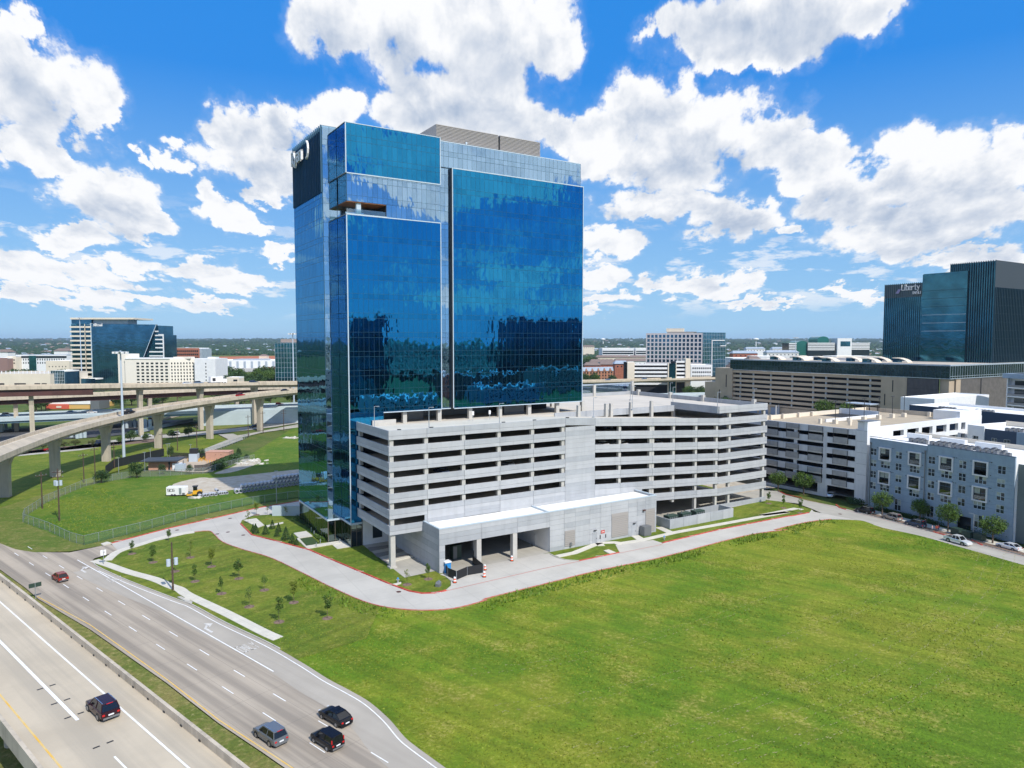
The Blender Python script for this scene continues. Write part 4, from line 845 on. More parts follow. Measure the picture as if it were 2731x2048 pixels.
b = B(); b.prism(ccw([(37.75,181.35),(51.58,194.22),(56.04,189.52),(54.55,184.41),(40.12,175.52),(37.14,178.39)]), .02, .1); b.obj('yard_paving', STREET, kind='structure')
sheet('garage_floor', [gl(.5, -6), gl(112, .3), gl(112, 40), gl(2, 40)], .068, STREET)
sheet('dock_floor', [al(.3, -.2), al(26, -.2), al(26, 17), al(.3, 17)], .072, STREET)
# ---------------------------------------------------------------- white garage behind the corner of the street
WB = (78.53,218.39)
wd = (0.5641870827020588,-0.8256469800781328); WA = atan2(wd[1], wd[0])
WG = empty('white_garage', (*WB, 0), WA, 'white parking garage with grey mesh screens on its shaded street front', 'parking garage')
def bx(root, name, m, *q): return B().box(*q).obj(name, m, root)
def solid_with(root, name, m, x0, x1, z0, z1, holes, y0=0, y1=.35):     # wall cut by openings, each piece its own part
    cuts = sorted({z0, z1}|{h[2] for h in holes}|{h[3] for h in holes})
    for a, c in zip(cuts, cuts[1:]):
        hs = sorted([(h[0], h[1]) for h in holes if h[2] <= a+1e-6 and h[3] >= c-1e-6]); x = x0
        for h0, h1 in hs+[(x1, x1)]:
            if h0-x > .02: bx(root, name, m, x, y0, a+.004, h0, y1, c-.004)
            x = h1
op = []
for k in range(5):
    z = 18.5-3.03*k
    op += [(-9, 10.5, z-1.08, z), (11.5, 20.0, z-.05-1.15, z-.05)]
    op += [(21.0, 29.5, z-1.0, z+.30) if k < 5 else 0]
op += [(21.4, 29.6, 0.0, 3.5), (-9, 18.5, .9, 3.6)]
solid_with(WG, 'wall_panel', WHITEG, -12, 32.8, 0, 20.4, op)
for i, (x0, x1) in enumerate(((.8, 5.2), (8, 12.3), (15.3, 19.9), (23.05, 27.5))):
    for k in range(3 if i != 3 else 3):
        z1 = 20.25-6.06*k; z0 = z1-4.2
        if z0 < 3: continue
        p = bx(WG, 'screen_frame', DARKM, x0, -.30, z0, x0+.1, -.2, z1); bx(WG, 'screen_frame', DARKM, x1-.1, -.30, z0, x1, -.2, z1)
        bx(WG, 'mesh_screen', [bpy.data.materials.get('mesh_screen') or mat('mesh_screen', (.36,.35,.345), .7, var=.1, scale=1)][0], x0+.1, -.27, z0, x1-.1, -.23, z0+1.75)
        bx(WG, 'mesh_screen', bpy.data.materials['mesh_screen'], x0+.1, -.27, z0+2.85, x1-.1, -.23, z1)
bx(WG, 'corner_tower', WHITEG, 29.9, .36, 20.38, 32.8, 6.2, 22.75); bx(WG, 'parapet_cap', GREYM, 29.8, -.05, 22.76, 32.9, 6.3, 22.9)
for z in (20.2, 17.2, 14.1, 11, 8): bx(WG, 'panel_joint', GREYM, 29.9, -.012, z, 32.8, .0, z+.05)
# its sunlit flank runs along the city grid
FLK = empty('garage_flank', (0,0,0), 0, 'x', 'x') if 0 else None
f0 = (97.26,190.98)
rel = (f0[0]-WB[0], f0[1]-WB[1]); lx = rel[0]*wd[0]+rel[1]*wd[1]; ly = -rel[0]*wd[1]+rel[1]*wd[0]
fl = link('flank_wall', B().box(-.3, .02, 0, -.28, .03, .1).mesh('flank_wall', WHITEW), WG, (32.8, .0, 0), A32-WA)
def fx(name, m, *q): return B().box(*q).obj(name, m, fl)
holes = [(12.6, 18.0), (19.84, 25.9), (27.64, 33.5), (35.55, 41.5), (43.34, 48.4), (50.3, 52.8)]
hh = [(a, c, 16.7, 18.45) if 0 else (a, c, 17.3, 19.5) for a, c in holes]+[(a, c, 14.0, 16.0) for a, c in holes]+[(a, c, 11, 13) for a, c in holes]
for nm, rr in (('a', None),):
    cuts = sorted({0, 21.1}|{h[2] for h in hh}|{h[3] for h in hh})
    for a, c in zip(cuts, cuts[1:]):
        x = 0
        for h0, h1 in sorted([(h[0], h[1]) for h in hh if h[2] <= a+1e-6 and h[3] >= c-1e-6])+[(63, 63)]:
            if h0-x > .02: fx('wall_panel', WHITEW, x, 0, a+.004, h0, .9, c-.004)
            x = h1
fx('flank_tower', WHITEW, 0, .0, 21.1, 6.05, .9, 22.75); fx('flank_tower', WHITEW, 49.2, .0, 21.1, 62.7, .9, 23.0); fx('tower_top', ROOFW, 49.2, .9, 20, 56.2, 8, 23.0); fx('louvre_panel', LOUV, 51.2, -.02, 21.3, 54, .0, 22.6) if 0 else None
fx('garage_roof_deck', mat('tan_roof_deck', (.43,.355,.25), .85, var=.06, scale=.2, streak=(.4,.02,(.36,.30,.22),.3)), .3, .9, 19.6, 56, 34.5, 20.0)
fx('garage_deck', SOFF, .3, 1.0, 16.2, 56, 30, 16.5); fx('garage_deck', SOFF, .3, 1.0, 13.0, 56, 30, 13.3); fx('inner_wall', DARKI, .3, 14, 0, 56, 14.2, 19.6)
fx('rear_parapet', CREAM, .3, 34.5, 19.0, 56, 34.8, 21.3); fx('end_parapet', BEIGE, 56, 1, 19.0, 56.3, 34.8, 21.4)
for x, y in ((3, 33.6), (9, 33.6), (17, 33.6), (24, 33.6), (6.8, 18.9), (10.4, 11.6), (55, 12)): fx('light_base', CREAM, x, y, 20, x+.8, y+.8, 21.5)
fx('ramp_wall', WHITEW, 40, 20.5, 19.5, 40.4, 34.4, 21.8); fx('ramp_dark_sheet', DARKI, 28, 21, 20.01, 39.9, 34, 20.03); fx('ramp_wall', WHITEW, 12, 20.5, 20, 40, 20.9, 20.9)  # flat near-black sheet paints the shade of a ramp opening on the deck
bx(WG, 'roof_slab', bpy.data.materials['tan_roof_deck'], -12, .4, 19.3, 29.5, 12, 19.9)
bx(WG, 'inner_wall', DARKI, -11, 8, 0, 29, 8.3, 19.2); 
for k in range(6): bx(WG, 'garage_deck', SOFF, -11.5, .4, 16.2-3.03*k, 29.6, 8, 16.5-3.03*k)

def wl(x, y): return (WB[0]+cos(WA)*x-sin(WA)*y, WB[1]+sin(WA)*x+cos(WA)*y)
random.seed(3)
def fw(x, y): p = wl(32.8, 0); return (p[0]+cos(A32)*x-sin(A32)*y, p[1]+sin(A32)*x+cos(A32)*y)
for (p, L) in ((fw(10.5, 16.5), 'dark roof lamp nearest the street front of the white garage'), (fw(18.3, 16.9), 'second dark roof lamp from the street on the white garage'), (fw(25.3, 16.5), 'third dark roof lamp from the street on the white garage'), (fw(33.8, 16.8), 'fourth dark roof lamp, at the end of the ramp wall'), (fw(41.1, 16.6), 'dark roof lamp with a red box at its base'), (fw(46.9, 16.0), 'dark roof lamp furthest right on the white garage')):
    o = empty('roof_lamp', (*p, 20), A32, L, 'lamp post', 'dark lamps on the white garage roof'); B().box(-.6,-.6,0,.6,.6,1.3).obj('light_base', CREAM, o); B().tube((0,0,1.3),(0,0,7),.09).obj('pole', DARKM, o); B().box(-.9,-.12,6.9,.9,.12,7.05).obj('lamp_head', DARKM, o)
o = empty('shade_canopy', (*fw(42.5, 25), 20), A32, 'flat metal shade canopy on posts beyond the white garage roof', 'canopy')
B().box(0,0,3.4,5.5,9,3.6).obj('roof', ROOFG, o)
for x in (.3, 5): 
    for y in (.3, 8.5): B().box(x,y,0,x+.2,y+.2,3.6).obj('post', DARKM, o)
bx(FLK, 'x', DARKM, 0,0,0,0,0,0) if 0 else None
# ---------------------------------------------------------------- blue apartment block along the street
AA = atan2((0.4011072540726842,-0.9160310970323394)[1], (0.4011072540726842,-0.9160310970323394)[0])
AP = empty('blue_apartment_block', (*(96.49,188.76), 0), AA, 'long blue-grey apartment block with white-framed windows along the street', 'apartment building')
LW = 37.2
wins = [('2',1.24,15.21),('B',4.79,15.08),('2',8.72,15.34),('B',13.25,15.17),('2',17.73,15.49),('B',21.49,15.21),('2',25.47,15.64),('B',29.72,15.44),('2',34.39,15.84),('2',1.27,12.15),('3',4.9,12.22),('2',8.73,12.31),('3',13.25,12.45),('2',17.72,12.47),('3',21.59,12.58),('2',25.44,12.65),('3',29.77,12.74),('2',34.33,12.82),('2',1.3,9.12),('B',4.76,8.77),('2',8.8,9.27),('B',13.24,9.09),('2',17.73,9.45),('B',21.5,9.17),('2',25.47,9.69),('B',29.76,9.49),('2',34.34,9.86),('2',1.33,6.08),('3',4.85,6.14),('2',8.77,6.26),('3',13.31,6.34),('2',17.75,6.46),('3',21.61,6.56),('2',25.43,6.66),('3',29.72,6.76),('2',34.35,6.92),('T',8.84,2.43),('T',17.76,2.66),('T',29.58,3.01),('T',34.72,3.36)]
ho = []
SZ = {'2': (.92, .95), '3': (1.42, .9), 'B': (1.45, 1.45), 'T': (.95, 1.5)}
for k, s, z in wins: w2, h2 = SZ[k]; ho.append((s-w2, s+w2, z-h2, z+h2))
ho.append((24.6, 28.0, .1, 3.4))
for x0, x1 in ((0, 16.4), (16.5, LW)):
    solid_with(AP, 'wall_panel', BLUEW, x0, x1, 0, 18.85 if x0 == 0 else 19.2, [h for h in ho if x0 <= h[0] < x1], 0, .35)
for k, s, z in wins:
    w2, h2 = SZ[k]; x0, x1, z0, z1 = s-w2, s+w2, z-h2, z+h2
    b = B(); t = .09 if k != 'B' else .06
    b.box(x0,.06,z0,x1,.16,z0+t); b.box(x0,.06,z1-t,x1,.16,z1); b.box(x0,.06,z0+t,x0+t,.16,z1-t); b.box(x1-t,.06,z0+t,x1,.16,z1-t)
    nx_ = {'2': 2, '3': 3, 'B': 2, 'T': 2}[k]
    for i in range(1, nx_): xm = x0+(x1-x0)*i/nx_; b.box(xm-.05,.07,z0+t,xm+.05,.15,z1-t)
    b.box(x0+t,.075,(z0+z1)/2-.04,x1-t,.145,(z0+z1)/2+.04)
    f = b.obj('window', TRIM if k != 'B' else DARKM, AP)
    for i in range(nx_):
        xa = x0+(x1-x0)*i/nx_+.06; xb = x0+(x1-x0)*(i+1)/nx_-.06
        for j in (0, 1):
            za, zb = (z0+.06, (z0+z1)/2-.04) if j == 0 else ((z0+z1)/2+.04, z1-.06)
            B().box(xa,.11,za,xb,.13,zb).obj('pane', BLIND if (random.random() < .42 and j) else WINB, f)
    if k == 'B':
        b = B(); e = .32
        b.box(x0-e,-.28,z0-e,x1+e,.02,z0); b.box(x0-e,-.28,z1,x1+e,.02,z1+e); b.box(x0-e,-.28,z0,x0,.02,z1); b.box(x1,-.28,z0,x1+e,.02,z1)
        b.obj('balcony_surround', WHITEG, AP)
        B().box(x0,-.12,z0,x1,-.08,z0+1.05).obj('balcony_railing', glassmat('railing_grey', (.6,.65,.65), (.3,.35,.4), .3) if 'railing_grey' not in bpy.data.materials else bpy.data.materials['railing_grey'], AP)
for k in range(1, 6): bx(AP, 'panel_joint', mat('dark_joint', (.13,.19,.27), .9) if k == 1 else bpy.data.materials['dark_joint'], .02, -.006, 3.05*k+.55, LW-.02, 0, 3.05*k+.60)  # darker blue strips along the panel joints
for x in (.35, 16.0): bx(AP, 'downpipe', GREYM, x, -.2, .2, x+.18, -.02, 17.3); bx(AP, 'hopper', GREYM, x-.1, -.25, 17.3, x+.3, -.02, 17.7)
for k, s, z in wins:
    if k in '2B': B().box(s-2.4 if s > 3 else s+1.6, -.06, z+1.3, (s-2.4 if s > 3 else s+1.6)+.2, 0, z+1.5).obj('wall_vent', DARKM, AP)
    if k == 'B':
        for j in (0, 1): B().box(s+1.95+j*.45, -.06, z+1.75, s+2.13+j*.45, 0, z+1.92).obj('wall_vent', DARKM, AP)
bx(AP, 'inner_wall', DARKI, .2, 1.5, .1, LW-.2, 1.7, 18.5)
bx(AP, 'entrance_doors', WINB, 24.6, 1.2, .1, 28, 1.3, 3.4)
bx(AP, 'end_wall', WHITEW, LW-.3, .36, 0, LW, 17, 19.2); bx(AP, 'end_wall', WHITEW, 0, .36, 0, .3, 17, 18.8)
bx(AP, 'parapet_cap', NAVY, -.05, -.06, 19.2, LW+.05, .3, 19.3)
bx(AP, 'roof', ROOFW, .3, .36, 17.8, LW-.3, 18, 18.5); bx(AP, 'rear_parapet', CREAM, .3, 17.2, 18.5, LW, 17.5, 19.6)
for x0 in (2.5, 12, 21): bx(AP, 'roof_upstand', ROOFW, x0, 11, 18.5, x0+6.5, 12.0, 19.9)
def acunit(p, z, L, rot):
    o = empty('air_conditioner', (*p, z), rot, L, 'air conditioner', 'rooftop air conditioners on the apartments'); B().box(-.45,-.45,0,.45,.45,.95).obj('housing', GREYM, o); B().tube((0,0,.95),(0,0,1.02),.36,n=10).obj('fan', DARKM, o)
def ap(x, y): a = (96.49,188.76); return (a[0]+cos(AA)*x-sin(AA)*y, a[1]+sin(AA)*x+cos(AA)*y)
n = 0
ORD = ('first', 'second', 'third', 'fourth', 'fifth', 'sixth', 'seventh', 'eighth', 'ninth', 'tenth')
CLUS = ('cluster nearest the white garage', 'second cluster from the white garage', 'third cluster from the white garage', 'fourth cluster from the white garage', 'cluster nearest the right end')
for c, (x, y, num) in enumerate(((8.0, 5.5, 6), (14.0, 5.2, 8), (20.0, 4.6, 8), (26.3, 4.4, 9), (32.5, 3.2, 2))):
    for i in range(num): acunit(ap(x+(i % 4)*1.35+(i//4)*.6, y+(i//4)*2.0), 18.5, 'rooftop unit on the blue block, '+ORD[i]+' in the '+CLUS[c], AA)
# next wings: dark grey block at the right, rear wing, far roofs
G2 = empty('dark_grey_apartment_block', (*ap(LW, 1.2), 0), AA, 'dark grey apartment block with small square windows at the right edge', 'apartment building')
hs = [(4.6+dx-1.2, 4.6+dx, z, z+1.1) for dx in (0, 12) for z in (4.8, 7.9, 10.9, 14.0, 16.4)]+[(3.2, 4.4, .1, 3.0)]
solid_with(G2, 'wall_panel', GREYW, 0, 26, 0, 17.6, hs, 0, .3)
for h in hs:
    f = B().box(h[0], .05, h[2], h[1], .12, h[3]).obj('window', TRIM, G2); B().box(h[0]+.1, .03, h[2]+.1, h[1]-.1, .06, h[3]-.1).obj('pane', WINB, f)
bx(G2, 'roof', ROOFW, 0, .3, 16.8, 26, 16, 17.2); bx(G2, 'end_wall', GREYW, 0, .3, 0, .3, 16, 17.2)
o = empty('red_scissor_lift', (*ap(LW+5, 6), 17.2), AA, 'red scissor lift parked on the roof at the right edge', 'lift'); B().box(0,0,.3,2.5,1.2,.7).obj('base', REDM, o); B().box(0,0,.9,2.5,1.2,1.0).obj('platform', REDM, o)
for x in (0, 1.2, 2.4): B().box(x,0,1.0,x+.06,.06,2).obj('rail_post', REDM, o)
for x in (.3, 1.9): B().tube((x,0,.22),(x,.2,.22),.22).obj('wheel', BLACKM, o)
B().box(0,0,1.95,2.46,.06,2.02).obj('rail', REDM, o)
RW = empty('rear_apartment_wing', (140.01, 215, 0), AA, 'second apartment wing behind the blue block, white, navy and grey bays', 'apartment building')
RL = 40
wz = [(1.6, 3.3), (7.0, 8.6), (10.5, 12.3), (17.0, 18.8), (20.6, 22.2), (26, 28)]
hs = [(a, c, z, z+1.7) for a, c in wz for z in (14.4, 11.3, 8.2)]
for x0, x1, m_, zt in ((0, 5.0, WHITEW, 19.3), (5.02, 14.0, NAVY, 18.6), (14.02, RL, BLUEW, 18.6)):
    solid_with(RW, 'wall_panel', m_, x0, x1, 0, zt, [h for h in hs if x0 <= h[0] < x1], 0 if x0 else -.3, .3)
for h in hs:
    f = B().box(h[0], .06, h[2], h[1], .12, h[3]).obj('window', TRIM, RW)
    xm = (h[0]+h[1])/2
    for a, c in ((h[0]+.08, xm-.04), (xm+.04, h[1]-.08)):
        for e, g_ in ((h[2]+.08, h[2]+.8), (h[2]+.88, h[3]-.08)): B().box(a, .04, e, c, .07, g_).obj('pane', WINB, f)
bx(RW, 'roof', ROOFW, 0, .3, 17.6, RL, 18, 18.1); bx(RW, 'rear_parapet', CREAM, 0, 18, 17, RL, 18.3, 19.6); bx(RW, 'end_wall', WHITEW, -.1, -.2, 0, .2, 18, 19.2)
def rw(x, y): a = RW.location; return (a[0]+cos(AA)*x-sin(AA)*y, a[1]+sin(AA)*x+cos(AA)*y)
for c, (x, y, num) in enumerate(((9, 4, 8), (19, 4, 8))):
    for i in range(num): acunit(rw(x+(i % 4)*1.4+(i//4)*.5, y+(i//4)*2), 18.1, 'rear wing rooftop unit, '+ORD[i]+' in the '+('left' if c == 0 else 'right')+' cluster', AA)
def flatblock(name, label, p, rot, L, Wd, H, m, roof=ROOFW, par=.8, cat='apartment building', base=0, stripes=None):
    o = empty(name, (*p, base), rot, label, cat)
    B().box(0, 0, 0, L, Wd, H-.5).obj('wall', m, o); B().box(.3, .3, H-.5, L-.3, Wd-.3, H-.3).obj('roof', roof, o)
    for q in ((0,0,L,.3), (0,Wd-.3,L,Wd), (0,.3,.3,Wd-.3), (L-.3,.3,L,Wd-.3)): B().box(q[0],q[1],H-.5,q[2],q[3],H-.3+par).obj('parapet', m if q[1] == 0 and q[3] < 1 else roof, o)
    return o
f1 = flatblock('navy_apartment_block', 'apartment roof with navy parapet left of the white stair box', (148.26, 262), AA, 60, 22, 20.6, NAVY)
f2 = flatblock('white_stair_box', 'bright white raised roof block behind the white garage', (174.39, 290), A32, 46, 14, 20.9, WHITEW, par=.3)
f3 = flatblock('navy_roof_block', 'apartment roof with a navy front and rows of units at the far right', (159.82, 238), AA, 60, 26, 19.6, NAVY)
for c, (f, x, y, H) in enumerate(((f1, 10, 3, 20.3), (f1, 22, 5, 20.3), (f3, 4, 4, 19.3), (f3, 14, 5, 19.3), (f3, 24, 5, 19.3), (f3, 34, 6, 19.3))):
    a = f.location; r_ = f.rotation_euler.z
    for i in range(5): acunit((a[0]+cos(r_)*(x+i*1.3)-sin(r_)*y, a[1]+sin(r_)*(x+i*1.3)+cos(r_)*y), H, 'rooftop unit, '+ORD[i]+' in the '+('row left of the white stair box', 'row right of the white stair box', 'first row on the navy roof', 'second row on the navy roof', 'third row on the navy roof', 'last row on the navy roof')[c], r_)
BB = empty('balcony_apartment_block', (210.95, 300, 0), AA, 'white and blue block with stacked balconies at the far right edge', 'apartment building')
bx(BB, 'wall', WHITEW, 0, 2.2, 0, 40, 16, 31); bx(BB, 'roof_overhang', BLUEW, -1.4, -.8, 29.0, 42, 17, 31.0)
for k in range(5):
    z = 25.2-3.7*k; bx(BB, 'balcony_slab', WHITEW, 0, 0, z-.4, 9, 2.2, z); bx(BB, 'balcony_railing', GREYM, .1, .02, z, 9, .08, z+1.0); bx(BB, 'balcony_window', WINB, 2, 2.1, z+.1, 8, 2.2, z+2.8)
for x in (0, 9): bx(BB, 'balcony_fin', WHITEW, x, 0, 0, x+.35, 2.2, 29)
# ---------------------------------------------------------------- dark glass complex on the right
def offset(o, u, v): return (o[0]+cos(A32)*u-sin(A32)*v, o[1]+sin(A32)*u+cos(A32)*v)
PC = (211.5, 340)
DK = empty('dark_glass_office_complex', (*PC, 0), A32, 'dark glass office tower rising from a wide podium over a tan garage', 'office building')
def vfins(root, u, v0, v1, z0, z1, n, m=DARKM, dep=.45, w_=.22, mi='x', name='facade_fins'):
    b = B()
    for i in range(n+1):
        a = v0+(v1-v0)*i/n
        if mi == 'y': b.box(u-dep, a-w_/2, z0, u, a+w_/2, z1)
        else: b.box(a-w_/2, u-dep, z0, a+w_/2, u, z1)
    return b.obj(name, m, root, kind='stuff')
def grid(root, plane, u, a0, a1, z0, z1, na, zs, m, d=.12, w_=.16):     # thin joints over a far facade
    b = B()
    for i in range(na+1):
        a = a0+(a1-a0)*i/na
        if plane == 'y': b.box(u-d, a-w_/2, z0, u, a+w_/2, z1)
        else: b.box(a-w_/2, u-d, z0, a+w_/2, u, z1)
    for z in zs:
        if plane == 'y': b.box(u-d*.8, a0, z-w_/2, u, a1, z+w_/2)
        else: b.box(a0, u-d*.8, z-w_/2, a1, u, z+w_/2)
    return b.obj('glazing_grid', m, root, kind='stuff')
FINM = mat('slate_fin', (.025,.065,.09), .5, .3)
bx(DK, 'podium_glass', OG_PODIUM, 0, 0, 26.6, 190, 134, 32.6)
bx(DK, 'podium_roof', mat('podium_roof', (.50,.44,.37), .8, var=.1, scale=.1), .4, .4, 32.6, 190, 133, 32.9)
for q in ((-.15,-.15,32.6,190,.2,33.3), (-.15,.2,32.6,.2,134,33.3), (-.15,-.2,26.3,190,.1,26.6), (-.15,.1,26.3,.1,134,26.6)): bx(DK, 'podium_edge', ROOFG, *q)
grid(DK, 'y', 0, 0, 134, 26.6, 32.6, 60, (29.6,), FINM, .05); grid(DK, 'x', 0, 0, 190, 26.6, 32.6, 80, (27.6,), ROOFG, .08)
# tan garage below the podium: spandrel bands and slots
for a, c in ((34, 132),):
    for k in range(9):
        z = 26.1-2.85*k
        if z < 6: break
        for v0 in range(34, 132, 14): bx(DK, 'garage_band', TANC, .3, v0+.05, z-1.55, .7, min(v0+13.95, 132), z)
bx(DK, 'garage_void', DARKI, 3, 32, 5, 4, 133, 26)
for v0 in (40, 53, 66, 74, 88, 103, 116, 126): bx(DK, 'garage_column', ROOFG, .75, v0, 5, 1.5, v0+.8, 26)
bx(DK, 'garage_base_wall', TANC, .3, 34, 0, .7, 132, 5.2)
for v0 in (96, 104.5, 112.5): bx(DK, 'roller_door', mat('roller_door_blue', (.20,.25,.33), .6) if v0 == 96 else bpy.data.materials['roller_door_blue'], .15, v0, .1, .3, v0+6.5, 4.6)
bx(DK, 'garage_end_tower', TANC, -.2, 132, 0, 14, 146, 27.2); bx(DK, 'garage_end_tower', TANC, 1, 146, 0, 14, 156, 17.5)
for v0, z0 in ((136.5, 15), (142, 5)): bx(DK, 'slot_window', DARKI, -.25, v0, z0, -.2, v0+.7, z0+8)
bx(DK, 'stair_wall', TANC, -.1, 20.5, 0, .6, 34, 26.2); 
for v0, z0 in ((27.5, 18.5), (31.5, 11.2), (22.8, 4)): bx(DK, 'slot_window', DARKI, -.16, v0, z0, -.1, v0+.5, z0+6)
MESHG = mat('grey_mesh_cladding', (.13,.12,.125), .7, var=.12, scale=.5)
for k in range(5):
    for j in range(3): bx(DK, 'mesh_screen', MESHG, -.3, 5.2+j*5.0, 1+k*5.0, -.1, 10.1+j*5.0, 5.9+k*5.0)
bx(DK, 'screen_wall', DARKI, 0, 5, 0, .5, 20.4, 26.2); vfins(DK, -.3, 5.2, 20.2, 1, 26, 24, DARKM, .12, .12, 'y')
bx(DK, 'entrance_pier', TANC, 1, .8, 0, 6, 5, 26.2); bx(DK, 'entrance_pier', TANC, 6.5, 0.2, 0, 11, 3, 26.2); bx(DK, 'entrance_void', DARKI, 5.8, 1.4, 0, 8, 6, 26.2)
RIBM = mat('taupe_ribbed_screen', (.27,.245,.225), .7, var=.12, scale=.4)
bx(DK, 'ribbed_wall', RIBM, 11, .6, 0, 190, 2, 26.3); vfins(DK, .6, 11, 190, 0, 26.3, 180, RIBM, .5, .35)
bx(DK, 'dark_slot', DARKI, 30, -.0, 0, 31.5, .1, 26)
# tower on the podium, its corner set back
TC = (258-PC[0], 379-PC[1]); tu = TC[0]*cos(A32)+TC[1]*sin(A32); tv = -TC[0]*sin(A32)+TC[1]*cos(A32)
b = B(); b.box(tu, tv, 32.9, tu+90, tv+22.7, 87.5); b.box(tu, tv+22.7, 32.9, tu+90, tv+38, 83); b.obj('tower_glass', OG_DARK, DK)
bx(DK, 'tower_crown', LOUV if 0 else mat('crown_louvre', (.05,.065,.08), .6, .3), tu-.05, tv-.15, 73.5, tu+90, tv, 87.8)
vfins(DK, tv-.0, tu, tu+90, 32.9, 73.4, 50, FINM, .7, .35); grid(DK, 'x', tv, tu, tu+90, 32.9, 73, 1, [37+4.5*i for i in range(8)], FINM, .3, .25)
vfins(DK, tu, tv, tv+13, 32.9, 87.9, 11, FINM, .6, .25, 'y'); vfins(DK, tu, tv+13, tv+22.7, 83, 87.9, 10, FINM, .5, .25, 'y')
bx(DK, 'tower_bay', OG_DARK, tu-1.2, tv+13.2, 32.9, tu, tv+37, 83.2)
bx(DK, 'tower_wing', OG_DARK, tu+.6, tv+38, 32.9, tu+30, tv+60.5, 78.4); vfins(DK, tu+.6, tv+37, tv+60.5, 32.9, 78.9, 20, FINM, .35, .2, 'y')
bx(DK, 'wing_crown', mat('crown_slate', (.085,.12,.14), .5, .3), tu+.5, tv+37, 70.5, tu+.6, tv+60.5, 78.5)
for k in range(9): bx(DK, 'floor_line', ROOFG if k in (3,4,5) else FINM, tu-1.25, tv+13.4, 36.5+4.6*k, tu-1.2, tv+37, 36.72+4.6*k)
sign(DK, 'Liberty', (tu+.2, tv+50.0), -pi/2, 74.8, .42, .50, WHITEPL, th=.8, dep=.4, gap=.9)
sign(DK, 'INSU', (tu+.2, tv+43.5), -pi/2, 72.2, .34, .25, WHITEPL, th=.7, dep=.4, gap=1.0)
b = B(); 
for i in range(5): b.box(tu-.2, tv+51.6-i*.25, 73.0+i*.5, tu+.1, tv+52.8+(2-i)*.35, 73.45+i*.5)
b.obj('sign_emblem', mat('emblem_violet', (.28,.26,.45), .5), DK)
# swept skylight hoods on the podium roof
for i, (px, py) in enumerate(((20, 44), (30, 60), (16, 66), (34, 84), (22, 90), (36, 36), (44, 52), (40, 100), (24, 108))):
    p = offset(PC, px-8, py); o = empty('skylight_hood', (*p, 32.9), A32, 'swept white skylight hood on the podium roof, '+ORD[i]+' counted from the tower', 'skylight', 'skylight hoods on the podium roof')
    b = B()
    pr = [(0, 0), (1.0, .8), (2.6, 1.5), (5, 2.1), (8.5, 2.2)]
    for (a0, h0), (a1, h1) in zip(pr, pr[1:]): b.add([(0,a0,h0),(5,a0,h0),(5,a1,h1),(0,a1,h1),(0,a0,h0+.4),(5,a0,h0+.4),(5,a1,h1+.4),(0,a1,h1+.4)], [(0,3,2,1),(4,5,6,7),(0,1,5,4),(2,3,7,6),(1,2,6,5),(3,0,4,7)])
    b.obj('hood', CREAM, o); B().box(.3, 5.6, 0, 4.7, 8.4, 2.0).obj('glazing', OG_BLUE, o)
# construction yard between the garages
sheet('construction_yard', [gl(113, 10), gl(150, 10), (PC[0]-44, PC[1]+70), (141, 452), (100, 400), gl(116, 60)], .05, TAN)
o = empty('site_excavator', (*(159.9,435.3), 0), .6, 'small red machine on the construction yard', 'machine'); B().box(-1.5,-1,.6,1.5,1,1.3).obj('chassis', REDM, o); B().box(-1,-.8,1.3,.6,.8,2.6).obj('cab', REDM, o); B().tube((.8,0,1.4),(3.0,0,3.4),.18).obj('boom', REDM, o)
for x in (-1.1, 1.1):
    for y in (-1.1, .9): B().tube((x,y,.5),(x,y+.25,.5),.5).obj('wheel', BLACKM, o)
for i, (x, y) in enumerate(((262, 310), (283, 300))):
    o = empty('bridge_column_form', (*(156.75,416.93), 0) if i == 0 else (*(159.67,420.48), 0), 0, 'tall grey column on the construction yard, '+('left' if i == 0 else 'right')+' one of two', 'column', 'columns on the construction yard'); B().tube((0,0,0),(0,0,6.5),.5,n=12).obj('shaft', CONC, o); B().box(-.8,-.8,0,.8,.8,.6).obj('footing', BEIGE, o)
